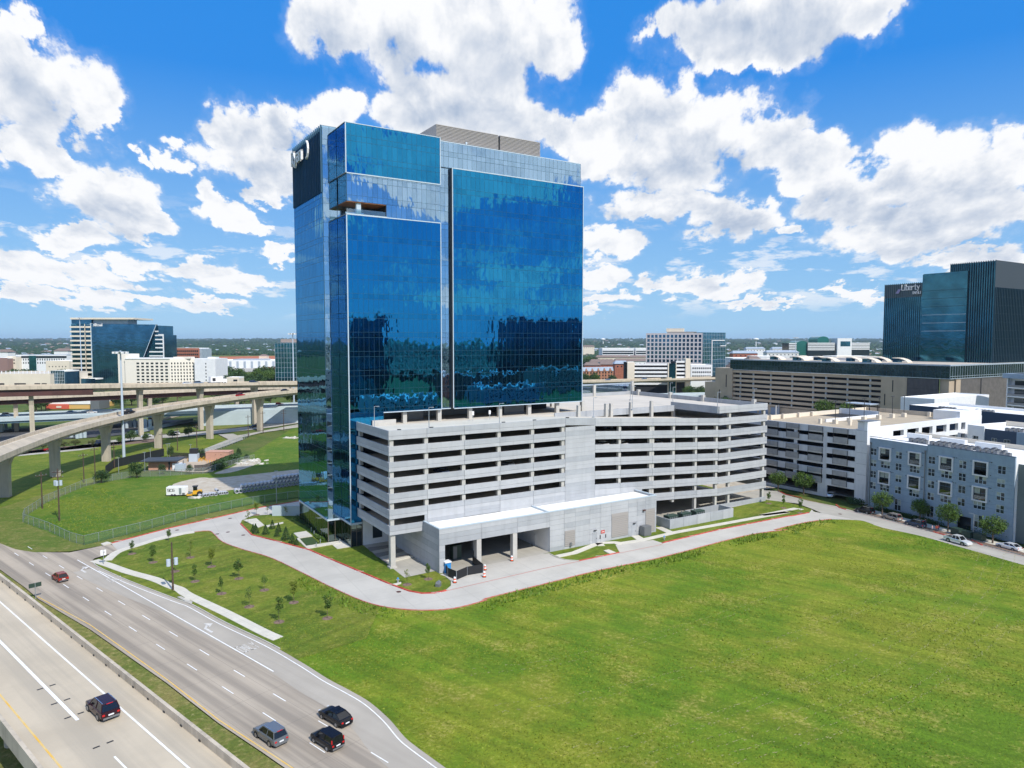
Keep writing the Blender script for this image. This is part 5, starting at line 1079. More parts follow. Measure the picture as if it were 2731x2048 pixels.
# ---------------------------------------------------------------- flyovers and roads on the left
def pier(parent, x, y, ztop, head, w0=2.6, w1=5.6, cap=None, m=PIER):
    b = B(); ux, uy = -sin(head), cos(head); vx, vy = cos(head), sin(head)
    prof = [(0, w0), (ztop*.55, w0), (ztop*.75, w0*1.12), (ztop*.9, w1*.8), (ztop, w1)]; vs = []
    for z, w_ in prof:
        for a, c in ((-1,-.9),(1,-.9),(1,.9),(-1,.9)): vs.append((x+ux*a*w_/2+vx*c, y+uy*a*w_/2+vy*c, z))
    fs = [(3,2,1,0)]
    for i in range(len(prof)-1):
        for j in range(4): fs.append((4*i+j, 4*i+(j+1)%4, 4*i+4+(j+1)%4, 4*i+4+j))
    fs.append(tuple(range(4*len(prof)-4, 4*len(prof)))); b.add(vs, fs); return b.obj('pier', m, parent)
def flyover(name, label, pts, width, piers, gird=BEIGE, girdz=1.6, surf=DECK, parm=BEIGE, cat='flyover', inset=2.2, pw=(2.6, 5.6)):
    o = empty(name, (0, 0, 0), 0, label, cat)
    pts = smooth(pts, 5); h = width/2
    b = B(); ribbon(b, pts, -h, h, -.3, 0); b.obj('deck', surf, o)
    for s in (-1, 1):
        b = B(); ribbon(b, pts, s*h-.22, s*h+.22, -.55, 1.0); b.obj('parapet', parm, o)
    for s in ((-1, -.33, .33, 1)):
        b = B(); ribbon(b, pts, s*(h-inset)-.35, s*(h-inset)+.35, -.3-girdz, -.3); b.obj('girder', gird, o)
    b = B(); ribbon(b, pts, -h+1, -h+1.15, .01); ribbon(b, pts, h-1.15, h-1, .01); b.obj('edge_line', WHITEP, o)
    for (x, y) in piers:
        d = min(range(len(pts)-1), key=lambda i: hypot(pts[i][0]-x, pts[i][1]-y)); q = pts[d]; r = pts[d+1]
        pier(o, x, y, q[2]-.3-girdz, atan2(r[1]-q[1], r[0]-q[0]), *pw)
    return o
RP = [(-118,128,13.0),(-132,162,13.6),(-143.5,201,14.4),(-149.2,232,15.2),(-149.2,261,16.1),(-146,293,16.9),(-137,321,17.6),(-124.5,351,18.3),(-104,388,18.6),(-75,430,18.5),(-30,480,18),(30,530,17)]
flyover('curved_flyover_ramp', 'curved single-lane flyover ramp sweeping over the grass on flared piers', RP, 9.2,
    [(p[0], p[1]) for p in ((-132,162),)+tuple([(-146.01,200.87),(-151.63,231.81),(-151.43,260.96),(-148.06,293.12),(-138.61,321.35),(-126.15,351.07)])]+[(-92,408),(-62,446)])
flyover('upper_flyover', 'highest long flyover crossing behind the curved ramp, brown steel girder at its left', [(-300,250,25.5),(-250,283,25),(-211,310,24.4),(-176,334,23.6),(-157,355,22.8),(-137,376,22),(-95,416,20),(-30,475,16.5),(60,545,13.4),(150,600,12.6),(300,680,12)], 12.5,
    [(-210.98,308.29),(-176.33,332.88),(-157.14,354.04),(-137.36,374.65)]+[(-60,450),(5,505)])
b = B(); ribbon(b, [(-290,257,23.2),(-250,283,22.7),(-211,310,22.1),(-192,322,21.7)], -5.4, -4.9, -1.2, 1.4); ribbon(b, [(-290,257,23.2),(-192,322,21.7)], -1, -.5, -1.2, 1.4); tag(b.obj('steel_box_girder', BROWNST), 'dark brown steel girder under the left end of the highest flyover', 'girder')
b = B(); 
flyover('middle_flyover', 'middle flyover passing below the highest one, with a brown girder', [(-330,290,16.2),(-245,348,16.6),(-200,378,17.0),(-165,405,17),(-125,440,16),(-70,490,14.5),(0,550,12.5)], 10, [(-246,348),(-196,380),(-160,408)], gird=BROWNST, girdz=2.6, pw=(2.4,4.6))
pr = empty('flyover_pier_wide', (-150.94 if 0 else 0, 0, 0), 0, 'x', 'x') if 0 else None
HW = [(-360,300,5.8),(-254,350,6.6),(-200,372,7),(-150,390,7.4),(-117,402,7.6),(-60,420,7.6),(40,455,7.2),(200,520,6)]
hw = flyover('elevated_highway', 'wide elevated highway with pale blue barriers and columns crossing under the flyovers', HW, 30, [], gird=BLUEST, girdz=1.3, surf=STREET, parm=BLUEC, inset=1.0)
hp = smooth(HW, 5)
for s in (6, -6):
    b = B(); ribbon(b, hp, s-.25, s+.25, 0, .95); b.obj('median_barrier', BLUEC, hw)
for i, (x, y) in enumerate([(-254.55,357.83),(-248.07,351.66),(-211.74,334.35),(-205.27,326.31),(-200.19,322.44),(-199.38,323.72),(-198.21,325.01),(-198.39,360.99),(-198.15,364.22),(-195.95,364.22),(-186.24,356.26),(-182.31,353.18),(-251.87,345.69),(-254.05,351.66)]):
    b = B(); b.tube((x,y,0),(x,y,5.2),.8,n=10); b.obj('column', BLUEC, hw)
b = B(); ribbon(b, [(p[0], p[1]) for p in hp if -176 < p[0] < 60], -15.7, -15.2, 0, 7.6); o = tag(b.obj('retaining_wall', BLUEC), 'long pale blue retaining wall of the highway beside the dry grass bank', 'wall')
b = B(); ribbon(b, [(-180.56,329.84),(-182.0,352.29),(-178.21,391.41)], -.3, .3, 0, 1.6); tag(b.obj('ramp_wall', BLUEC), 'low pale wall climbing along the road under the highway', 'wall')
b = B(); ribbon(b, [(-198.56,384.58),(-198.04,422.93)], -.2, .2, 0, 1.2); tag(b.obj('barrier_wall', BEIGE), 'thin concrete barrier in the dark road under the highway', 'wall')
# near bridge deck at the lower left
bl = [(-83.84,113.29),(-58.54,89.97),(-43.98,78.61),(-31.51,67.31),(-24.01,60.89)]
dd = (.7533, -.6577)
def dk(s, d, z=6.5):                                 # along the deck, d to the left
    o_ = (-75.58, 101.87); return (o_[0]+dd[0]*s-dd[1]*d, o_[1]+dd[1]*s+dd[0]*d)
ND = empty('near_bridge_deck', (0, 0, 0), 0, 'pale concrete bridge deck with barriers running across the lower left corner', 'bridge')
line = [(*dk(-70,0), 6.0), (*dk(-40,0), 6.3), (*dk(0,0), 6.5), (*dk(40,0), 6.5), (*dk(110,0), 6.5)]
L_ = 2.62; Rr = -9.0
b = B(); ribbon(b, line, Rr, L_, -.5, 0); b.obj('deck', DECK, ND)
b = B(); ribbon(b, line, L_, L_+.36, -.9, .85); b.obj('outer_parapet', BEIGE, ND)
b = B(); ribbon(b, line, Rr-.36, Rr, -.9, .85); b.obj('inner_parapet', BEIGE, ND)
for d in (-8.2, -4.6, -1.0, 2.0): 
    b = B(); ribbon(b, line, d-.4, d+.4, -2.1, -.5); b.obj('girder', BEIGE, ND)
for s in (-40, 0, 32, 62):
    for d in (-6.5, 0): p = dk(s, d); b = B(); b.tube((*p,0),(*p,4.5),.7,n=12); b.obj('column', BEIGE, ND)
for s in range(-30, 60, 4): p = dk(s, L_-.02); q = dk(s+.35, L_-.02); b = B(); ribbon(b, [p, q], -.05, .03, 6.5, 6.68); b.obj('drain_slot', BLACKM, ND)
b = B(); ribbon(b, [dk(-60,.0), dk(80,.0)], -.10, .10, 6.512); b.obj('edge_line', WHITEP, ND)
b = B(); ribbon(b, [dk(-60,-3.78), dk(45.06,-3.78)], -.16, .16, 6.512); b.obj('gore_line', WHITEP, ND)
e0 = 54.65
for i in range(3): b = B(); ribbon(b, [dk(e0+12*i,-3.74), dk(e0+3.4+12*i,-3.74)], -.09, .09, 6.512); b.obj('lane_dash', WHITEP, ND)
b = B(); ribbon(b, [dk(-60,-7.56), dk(80,-7.56)], -.09, .09, 6.512); b.obj('yellow_line', YELP, ND)
for s in (e0-20, e0-15.2, e0-11, e0-3): 
    p = dk(s, -3.3); b = B(); ribbon(b, [p, dk(s+.25, -3.3)], -.1, .5, 6.515); b.obj('lane_marker', BLACKM, ND)
    b = B(); ribbon(b, [dk(s,-4.5), dk(s+.25,-4.5)], -.1, .5, 6.515); b.obj('lane_marker', BLACKM, ND)
sheet('verge_below_deck', [dk(-80,-30), dk(120,-30), dk(120,-11), dk(-80,-11)], .06, G_BASE)
# ---------------------------------------------------------------- far buildings
def winrows(o, m, x0, x1, n, zs, w_, h_, y=-.06, frame=None, name='window', limit=300):
    k = 0; b = B()
    for z in zs:
        for i in range(n):
            x = x0+(x1-x0)*(i+.5)/n
            k += 1
            if k <= limit: B().box(x-w_/2, y, z, x+w_/2, y+.08, z+h_).obj(name, m, o)
            else: b.box(x-w_/2, y, z, x+w_/2, y+.08, z+h_)
    if b.f: b.obj('windows', m, o, kind='stuff')
def fb(name, label, xl, xr, yt, Yd, m, depth=40, rot=0, cat='office building', roof=ROOFW, par=.8):
    x0 = (xl-1365.5)/1880*Yd; x1 = (xr-1365.5)/1880*Yd; zt = 45-(yt-908)/1880*Yd
    return flatblock(name, label, (x0, Yd), rot, (x1-x0)/cos(rot), depth, zt, m, roof, par, cat), (x1-x0)/cos(rot), zt
# banded office block with the slanted glass front
Yd = 690; k_ = Yd/1880; xx = lambda px: (px-1365.5)*k_; zz = lambda py: 45-(py-908)*k_
SB = empty('slanted_glass_office', (xx(247), Yd, 0), 0, 'far office block with white bands and a slanted dark glass front', 'office building')
u = lambda px: xx(px)-xx(247)
b = B(); b.add([(0,0,0),(u(378),0,0),(u(382),0,zz(952)),(u(419.5),0,zz(865.5)),(0,0,zz(864)),(0,3,0),(u(378),3,0),(u(382),3,zz(952)),(u(419.5),3,zz(865.5)),(0,3,zz(864))],
   [(0,1,2,3,4),(9,8,7,6,5),(0,5,6,1),(1,6,7,2),(2,7,8,3),(3,8,9,4),(4,9,5,0)]); b.obj('glass_front', OG_BLUE, SB)
grid(SB, 'x', 0, 0, u(378), 0, zz(955), 24, [zz(865.5+12*i) for i in range(1, 13)], FINM, .1, .12)
B().box(-.9, -.4, 0, 0, 3, zz(862)).obj('edge_fin', TRIM, SB)
b = B(); b.add([(u(383),-.3,zz(952)),(u(384.5),-.3,zz(952)),(u(421),-.3,zz(865)),(u(419.5),-.3,zz(865)),(u(383),0,zz(952)),(u(384.5),0,zz(952)),(u(421),0,zz(865)),(u(419.5),0,zz(865))], [(0,1,2,3),(7,6,5,4),(0,4,5,1),(1,5,6,2),(2,6,7,3),(3,7,4,0)]); b.obj('slanted_edge', TRIM, SB)
B().box(u(193), 3, 0, u(420), 34, zz(868)).obj('body', OG_DARK, SB); B().box(u(178), 9, 0, u(193), 34, zz(864)).obj('side_glass', OG_TEAL, SB)
B().box(u(193), -1, zz(852), u(362), 36, zz(847.5)).obj('roof_slab', CREAM, SB); B().box(u(193), 1, zz(864), u(246), 20, zz(852)).obj('upper_glass', OG_BLUE, SB); B().box(u(247), 3.2, zz(864), u(340), 20, zz(852)).obj('plant_screen', ROOFG, SB)
for i in range(12):
    z = zz(870+12.05*i); B().box(u(193), -2.2, z-1.6, u(232), 3, z).obj('balcony_band', CREAM, SB); B().box(u(232.4), -.6, z-1.6, u(246), 3, z).obj('balcony_band', CREAM, SB)
B().box(u(231), -1.6, 0, u(232), -1, zz(864)).obj('band_column', CREAM, SB)
B().box(u(415), 3.2, 0, u(434), 30, zz(893)).obj('body', OG_DARK, SB)
for i in range(11):
    z = zz(882+10.9*i); B().box(u(395 if i > 4 else 412), 2.6, z-1.2, u(421), 3.2, z).obj('floor_band', WHITEW, SB); B().box(u(421.5), 2.4, z-1.2, u(433), 3.2, z).obj('floor_band', WHITEW, SB) if i > 0 else None
B().box(u(421), 2.2, zz(893), u(435), 3, zz(891)).obj('frame', WHITEW, SB); B().box(u(432.5), 2.2, 0, u(435), 3, zz(893)).obj('frame', WHITEW, SB)
sign(SB, 'Alkami', (u(253), 0), 0, zz(869.5), .42, .40, WHITEPL, th=1.1, dep=.5, gap=1.0)
# white hotel
Yd = 600; k_ = Yd/1880; HOTELW = mat('hotel_wall', (.80,.745,.65), .8)
HT_ = empty('white_hotel', (xx(311), Yd, 0), 0, 'cream white hotel of many small windows below the slanted glass office', 'hotel')
u = lambda px: xx(px)-xx(311)
B().box(0, 2, 0, u(339), 20, zz(944)).obj('stair_tower', HOTELW, HT_)
B().box(u(333), 0, 0, u(453), 22, zz(957)).obj('wall', HOTELW, HT_); B().box(u(333), -.5, zz(957)-.1, u(453), 22, zz(955)).obj('roof', ROOFW, HT_)
rw_ = link('wing', B().prism([(0,0),(u(513)-u(453),9),(u(513)-u(453),28),(0,20)], 0, zz(957)).mesh('wing', HOTELW), HT_, (u(453), 0, 0))
B().box(u(513), 4, 0, u(569), 30, zz(957)).obj('end_block', WHITEW, HT_)
for z in [966.5+8.7*i for i in range(7)]:
    for i in range(7): B().box(u(364+12.7*i), -.1, zz(z+4.5), u(371+12.7*i), .05, zz(z)).obj('window', WINB, HT_)
    for i in range(9): s = (i+.5)/9*(u(513)-u(453)); B().box(s-.65, s*.158*0+s*9/(u(513)-u(453))-.12, zz(z+4.5), s+.65, s*9/(u(513)-u(453))+.4, zz(z)).obj('window', WINB, rw_)
for i in range(6): B().box(u(542), 3.9, zz(968+8.9*i+4), u(544.5), 4.05, zz(968+8.9*i)).obj('window', WINB, HT_)
B().box(u(455), 5, zz(957), u(500), 14, zz(952)).obj('roof_plant', HOTELW, HT_); B().box(u(543), 8, zz(957), u(564), 16, zz(952.5)).obj('roof_plant', WHITEW, HT_)
# brick office behind the hotel
Yd = 900; k_ = Yd/1880
BO, Lb, zt = fb('red_brick_office', 'red brick office with a grid of windows right of the slanted glass office', 455, 532, 929, 900, BRICK, 30)
winrows(BO, WINB, 1, Lb-1, 14, [zt-4.6-4.3*i for i in range(5)], 1.9, 2.2); B().box(-8, 1, 0, 0, 30, zt-1).obj('side_wing', ROOFG, BO); B().box(Lb, 1, 0, Lb+3, 30, zt-.5).obj('side_wing', ROOFG, BO)
WH, Lb, zt = fb('white_warehouse', 'long white warehouse with grey recesses in front of the orange soil', 565, 742, 961, 1140, WHITEW, 60, cat='warehouse')
for i in range(9): B().box(5+i*11.6, -.4, 0, 8.6+i*11.6, 0, zt-1.5).obj('recess_panel', ROOFG, WH)
B().box(Lb*.3, 5, zt, Lb*.76, 40, zt+2).obj('raised_roof', ROOFG, WH)
o, Lb, zt = fb('long_red_fence_wall', 'low red wall at the right end of the white warehouse', 701, 740, 979.5, 1080, REDM, 1, cat='wall', roof=REDM, par=.3)
TG, Lb, zt = fb('teal_glass_office', 'dark teal gridded glass office just left of the blue tower', 734, 830, 915, 560, OG_TEAL, 40)
grid(TG, 'x', 0, 0, Lb, 0, zt, 12, [3.9*i for i in range(1, 12)], ROOFG, .12, .16); B().box(4, 2, zt, Lb, 30, zt+3.2).obj('roof_plant', mat('taupe_plant_screen', (.33,.27,.25), .7), TG)
PG, Lb, zt = fb('far_parking_garage', 'low beige parking garage with roof posts at the far left', -60, 132, 998, 560, CREAM, 50, cat='parking garage', roof=SLAB)
for x0, x1 in ((Lb*.2, Lb*.36), (Lb*.5, Lb*.66), (Lb*.78, Lb*.86), (Lb*.88, Lb*.95)):
    for z in (3, 8.5): B().box(x0, -.1, z, x1, .02, z+2.6).obj('opening', DARKI, PG)
for i in range(16): B().box(4+i*3.2, 1+i*.3, zt, 4.5+i*3.2, 1.5+i*.3, zt+2.6).obj('roof_post', WHITEW, PG)
GX, Lb, zt = fb('small_glass_box', 'small gridded blue glass box at the end of the beige garage', 134, 170, 990, 565, OG_BLUE, 20, cat='building'); grid(GX, 'x', 0, 0, Lb, 0, zt, 8, [2.6*i for i in range(1, 8)], WHITEW, .1, .12)
o, Lb, zt = fb('glass_walkway', 'low glazed link with a white roof below the slanted glass office', 170, 252, 1011, 600, OG_BLUE, 12, cat='building')
WO, Lb, zt = fb('white_low_office', 'white three storey office with grey roof at the far left', 43, 178, 947, 900, WHITEW, 30, roof=ROOFG)
winrows(WO, WINB, 2, Lb-2, 20, [zt-11, zt-6.8], 1.2, 2.4); B().box(Lb*.26, -.5, 0, Lb*.4, 0, zt-.6).obj('grey_bay', OG_TEAL, WO); B().box(0, -.3, zt-3.6, Lb, 0, zt-1).obj('window_band', WINB, WO)
fb('brown_office', 'reddish brown building at the far left edge', -30, 20, 955, 880, mat('mauve_brick', (.27,.17,.15), .85), 30)
CO, Lb, zt = fb('cream_office', 'cream building between the brown one and the white office', 20, 43, 951, 890, CREAM, 30); winrows(CO, WINB, 1, Lb-1, 3, [zt-9, zt-5], 1.8, 1.6)
CO, Lb, zt = fb('beige_low_office', 'beige low block left of the slanted glass office', 122, 184, 963, 820, CREAM, 30, roof=ROOFW); winrows(CO, WINB, 2, Lb-2, 6, [zt-7], 1.0, 1.4)
for i, (a, c, y, L) in enumerate(((145, 182, 932, 'white house with brown roof left of the slanted office'), (-10, 22, 935, 'white house with brown roof at the far left edge'))):
    o, Lb, zt = fb('white_house', L, a, c, y+4, 1300, WHITEW, 20, cat='house', roof=ROOFB)
    B().prism([(-1,-1),(Lb+1,-1),(Lb+1,21),(-1,21)], zt, zt+.5).obj('eaves', ROOFB, o); b = B(); b.add([(-1,-1,zt+.5),(Lb+1,-1,zt+.5),(Lb-3,10,zt+5),(3,10,zt+5),(Lb+1,21,zt+.5),(-1,21,zt+.5)], [(0,1,2,3),(4,5,3,2),(1,4,2),(5,0,3)]); b.obj('hip_roof', ROOFB, o)
# store with red and yellow walls
Yd = 462; k_ = Yd/1880
ST = empty('red_and_yellow_store', (xx(118), Yd, 0), 0, 'low store with red and yellow walls behind the flyover piers', 'store'); u = lambda px: xx(px)-xx(118)
B().box(0, 0, 0, u(177), 26, zz(1078)).obj('red_wall', mat('coral_wall', (.62,.12,.07), .8), ST); B().box(u(177)+.02, 1, 0, u(241), 26, zz(1078)).obj('yellow_wall', mat('mustard_wall', (.66,.42,.14), .8), ST)
B().box(1, .6, zz(1078)-.1, u(240), 30, zz(1070)).obj('roof', ROOFW, ST); B().box(u(242), -2, 0, u(265), 10, zz(1066)).obj('grey_tower', GREYM, ST)
B().box(u(146), -.3, zz(1088), u(159), -.05, zz(1083)).obj('sign_board', CREAM, ST)
# small roadside pieces behind the upper flyover
o, Lb, zt = fb('cream_service_building', 'small cream building above the flyover right of the white box truck', 603, 636, 1007.5, 520, CREAM, 10, cat='building')
B().box(5, -.1, 6, 8, 0, zt-1.2).obj('opening', WINB, o)
# lattice gable building / strip roofs under the flyovers at right
for i, (a, c, y, Yd, L) in enumerate(((395, 470, 1042, 620, 'long white low building seen between the flyovers'), (700, 800, 1042, 600, 'white flat roofed building beyond the highway near the tower'), (590, 625, 1044, 640, 'small white building among the trees beyond the highway'))):
    fb('low_white_building', L, a, c, y, Yd, WHITEW, 20, cat='building')
# ---------------------------------------------------------------- far buildings, middle right
Yd = 690; X0 = (1873.6-1365.5)/1880*Yd
GO = empty('gridded_office', (X0, Yd, 0), 0, 'pale office with a square window grid and a blue glass flank', 'office building')
zt = 52.3; ga = radians(135+6)                      # left face runs back to the left
lf = link('grid_face', B().box(0,0,0,.1,.1,.1).mesh('grid_face', WHITEG), GO, (0,0,0), radians(141)+pi)
# left face: local x from its far end to the corner
Lg = 55.0; ox, oy = -cos(radians(-18))*Lg, sin(radians(18))*Lg
lf.location = (ox, oy, 0); lf.rotation_euler = (0, 0, radians(-18)); GRM = mat('pale_mauve_precast', (.50,.47,.49), .8)
holes = [(1.2+i*3.83, 3.7+i*3.83, zt-4.6-4.05*k, zt-1.7-4.05*k) for i in range(14) for k in range(7)]
cuts = sorted({12.0, zt}|{h[2] for h in holes}|{h[3] for h in holes})
for a, c in zip(cuts, cuts[1:]):
    x = 0
    for h0, h1 in sorted([(h[0], h[1]) for h in holes if h[2] <= a+1e-6 and h[3] >= c-1e-6])+[(Lg, Lg)]:
        if h0-x > .02: B().box(x, 0, a, h0, .6, c).obj('wall_panel', GRM, lf)
        x = h1
for h in holes: B().box(h[0], .35, h[2], h[1], .45, h[3]).obj('window', OG_BLUE, lf)
B().box(0, .6, 0, Lg, 30, zt-.4).obj('body', DARKI, lf)
B().box(20, 6, zt, 48, 18, zt+1.5).obj('roof_plant', LOUV, lf); B().box(19, 8, zt+1.5, 36, 16, zt+4.8).obj('roof_plant', CREAM, lf)
rf = link('glass_flank', B().box(0, -.05, 10, 36, 30, zt+.6).mesh('glass_flank', OG_TEAL), GO, (0.1, -.3, 0), radians(38))
grid(rf, 'x', -.05, 0, 36, 10, zt+.6, 14, [14+4.05*i for i in range(10)], ROOFG, .2, .2)
B().box(13, -.9, 0, 13.9, -.1, zt-7.6).obj('frame', WHITEG, rf); B().box(13, -.9, zt-7.6, 34, -.1, zt-6.8).obj('frame', WHITEG, rf); B().box(27, -.9, zt-13, 36.2, -.1, zt-12.2).obj('frame', WHITEG, rf); B().box(0, -.02, 0, 36, 28, 10).obj('lower_glass', OG_BLUE, rf)
LG, Lb, zt2 = fb('low_white_office', 'low white office with paired small windows under the gridded office', 1843, 1900, 974, 640, WHITEW, 20)
winrows(LG, WINB, 1, Lb-1, 9, [zt2-3.4-3.6*i for i in range(4)], 1.2, 1.5)
GP = empty('white_banded_garage', ((1673-1365.5)/1880*600, 600, 0), 0, 'white banded parking garage with a glazed stair in front of the gridded office', 'parking garage')
u = lambda px: (px-1673)/1880*600
for x0, x1, y0, nb in ((0, 17, 964, 6), (17, 111, 969, 6), (130, 168, 962, 6)):
    zt2 = 45-(y0-908)/1880*600
    for i in range(6): z = zt2-i*3.3; B().box(u(1673+x0), 0, z-1.7, u(1673+x1), .5, z).obj('garage_band', WHITEW, GP)
    B().box(u(1673+x0), 1.5, 0, u(1673+x1), 20, zt2-.8).obj('garage_void', DARKI, GP)
B().box(u(1784), -1, 0, u(1802), 1, 45-61*.319).obj('stair_glass', OG_TEAL, GP); B().box(u(1781), -.8, 0, u(1784), 1, 45-60*.319).obj('stair_wall', CREAM, GP); B().box(u(1802), -.8, 0, u(1804), 1, 45-60*.319).obj('stair_wall', CREAM, GP)
B().box(u(1828), -1, 0, u(1841), 12, 45-48*.319).obj('stair_tower', CREAM, GP); B().box(u(1673), -1, 0, u(1692), 8, 45-58*.319).obj('stair_tower', CREAM, GP)
for i, (a, c, y, Yd, L) in enumerate(((1606, 1690, 929, 1500, 'white twin office block left of the gridded office, left one'), (1695, 1760, 929, 1500, 'white twin office block left of the gridded office, right one'))):
    o, Lb, zt2 = fb('white_twin_office', L, a, c, y, Yd, WHITEW, 60); B().box(1, -.5, zt2-12, Lb-1, 0, zt2-9).obj('window_band', WINB, o); B().box(1, -.5, zt2-7, Lb-1, 0, zt2-5).obj('window_band', WINB, o)
# brick townhouses and brown roofs
for i in range(5):
    x0 = (1556+17*i-1365.5)/1880*770
    o = empty('brick_townhouse', (x0, 770+3*i, 0), 0, ORD[i]+' brick townhouse from the left, with grey gabled roof behind the highway', 'house', 'brick townhouses behind the highway')
    B().box(0, 0, 0, 6.7, 14, 11.5).obj('wall', ORANGEB, o); b = B(); b.add([(-.2,-.4,11.5),(6.9,-.4,11.5),(6.9,14,11.5),(-.2,14,11.5),(-.2,7,15.6),(6.9,7,15.6)], [(0,1,5,4),(2,3,4,5),(0,4,3),(1,2,5)]); b.obj('roof', ROOFG, o)
    for z in (2, 5.4, 8.6):
        for x in (1, 4): B().box(x, -.08, z, x+1.5, .02, z+1.9).obj('window', WINB, o)
    b = B(); b.add([(1.8,-.6,11.5),(4.9,-.6,11.5),(3.35,-.6,14.6),(1.8,4,11.5),(4.9,4,11.5),(3.35,5,14.6)], [(0,1,2),(0,2,5,3),(1,4,5,2)]); b.obj('gable', ORANGEB, o)
n = 0
for (a, c, y, Yd, m, rm, L) in ((1560, 1600, 974, 830, BRICK, ROOFB, 'brown roofed brick flats behind the townhouses'), (1600, 1640, 972, 860, BRICK, ROOFB, 'brown roofed flats right of the townhouses'), (1640, 1676, 970, 820, BRICK, ROOFG, 'grey roofed brick house left of the banded garage'),
    (1575, 1640, 965, 950, WHITEW, ROOFB, 'long white flats with brown roof, nearer row'), (1640, 1750, 963, 980, WHITEW, ROOFB, 'long white flats with brown roof behind the banded garage'), (1590, 1680, 953, 1120, CREAM, ROOFB, 'cream flats with brown roof, further row at left'), (1680, 1752, 953, 1140, CREAM, ROOFB, 'cream flats with brown roof, further row at right'),
    (1555, 1585, 924, 1900, CREAM, ROOFB, 'far pale building left in the trees'),
    (1955, 2045, 955, 760, WHITEW, ROOFW, 'wide flat white roof right of the gridded office'), (1955, 2020, 942, 950, BRICK, ROOFG, 'grey roofed brick school wing, left'), (2020, 2100, 950, 900, WHITEG, ROOFW, 'white roofed low hall in the middle distance'), (2045, 2130, 940, 1080, WHITEG, ROOFG, 'grey roofed low hall further back'),
    (1955, 2010, 966, 700, WHITEG, ROOFG, 'grey metal roofed block nearest the tan garage'), (2000, 2032, 960, 640, BRICK, ROOFB, 'dark brick block beside the podium end'), (1950, 2002, 978, 660, CREAM, ROOFB, 'brown hip roofed house beside the podium end'), (2060, 2140, 958, 760, WHITEG, ROOFW, 'white roof just over the podium, left'), (2140, 2230, 952, 860, CREAM, ROOFW, 'cream roofed hall over the podium, middle'), (2230, 2340, 950, 900, CREAM, ROOFW, 'cream roofed hall over the podium, right'), (2100, 2160, 934, 1250, WHITEW, ROOFW, 'white low hall in front of the green vaulted office'), (1990, 2040, 930, 1400, WHITEW, ROOFG, 'grey domed hall in the far trees, left'), (2060, 2095, 930, 1400, WHITEW, ROOFG, 'grey domed hall in the far trees, right')):
    o, Lb, zt2 = fb('low_building', L, a, c, y, Yd, m, 40 if rm is ROOFW else 16, cat='building', roof=rm, par=.4)
    if rm in (ROOFB, ROOFG): b = B(); b.add([(-1,-1,zt2),(Lb+1,-1,zt2),(Lb+1,17,zt2),(-1,17,zt2),(2,8,zt2+3.5),(Lb-2,8,zt2+3.5)], [(0,1,5,4),(2,3,4,5),(0,4,3),(1,2,5),(0,3,2,1)]); b.obj('hip_roof', rm, o)
    winrows(o, WINB, 1, Lb-1, max(3, int(Lb/6)), [zt2-4], 1.6, 1.6)
DM = empty('vaulted_office', ((2103-1365.5)/1880*1200, 1200, 0), 0, 'far office with green glass vaults and white banded wings', 'office building'); u = lambda px: (px-2103)/1880*1200
for x0, x1, y0, y1 in ((0, 20, 915, 936), (50, 122, 914, 934), (163, 215, 914, 932)):
    za, zb = 45-(y1-908)*.638, 45-(y0-908)*.638
    B().box(u(2103+x0), 0, 0, u(2103+x1), 30, zb).obj('wall', WINB, DM)
    for i in range(5): z = zb-i*(zb-za)/4.6; B().box(u(2103+x0), -.4, z-1.6, u(2103+x1), 0, z).obj('floor_band', WHITEW, DM)
for x0, x1, y0 in ((22, 52, 909), (78, 108, 897)):
    b = B(); n_ = 8; r = (u(2103+x1)-u(2103+x0))/2; cx = u(2103+x0)+r; zb = 45-(y0-908)*.638
    pr = [(cx-r, 0)]+[(cx-r*cos(pi*i/n_), zb-5+5*sin(pi*i/n_)) for i in range(n_+1)]+[(cx+r, 0)]
    m_ = len(pr); b.add([(x, 3, z) for x, z in pr]+[(x, 40, z) for x, z in pr], [tuple(range(m_))]+[(i, m_+i, m_+i+1, i+1) for i in range(m_-1)]); b.obj('vault', mat('green_vault_glass', (.05,.24,.20), .1, .7) if x0 == 22 else bpy.data.materials['green_vault_glass'], DM)
B().box(u(2230), -3, 10, u(2268), 20, 45+6*.638).obj('white_block', WHITEW, DM); B().box(u(2238), -3.1, 45-3*.638-8, u(2264), -3, 45-2*.638).obj('glazing', OG_TEAL, DM)
for px, Yd, h, L in ((2015, 4200, 7, 'white water tower on the horizon right of the gridded office'), (1608, 5200, 6, 'small pale tower on the horizon right of the blue tower')):
    o = empty('water_tower', ((px-1365.5)/1880*Yd, Yd, 0), 0, L, 'water tower'); z = 45+h*Yd/1880
    B().tube((0,0,0),(0,0,z-14),4,3,10).obj('shaft', WHITEW, o); b = B(); b.tube((0,0,z-16),(0,0,z-9),6,17,14); b.tube((0,0,z-9),(0,0,z-4),17,15,14); b.tube((0,0,z-4),(0,0,z),15,4,14); b.obj('tank', WHITEW, o)
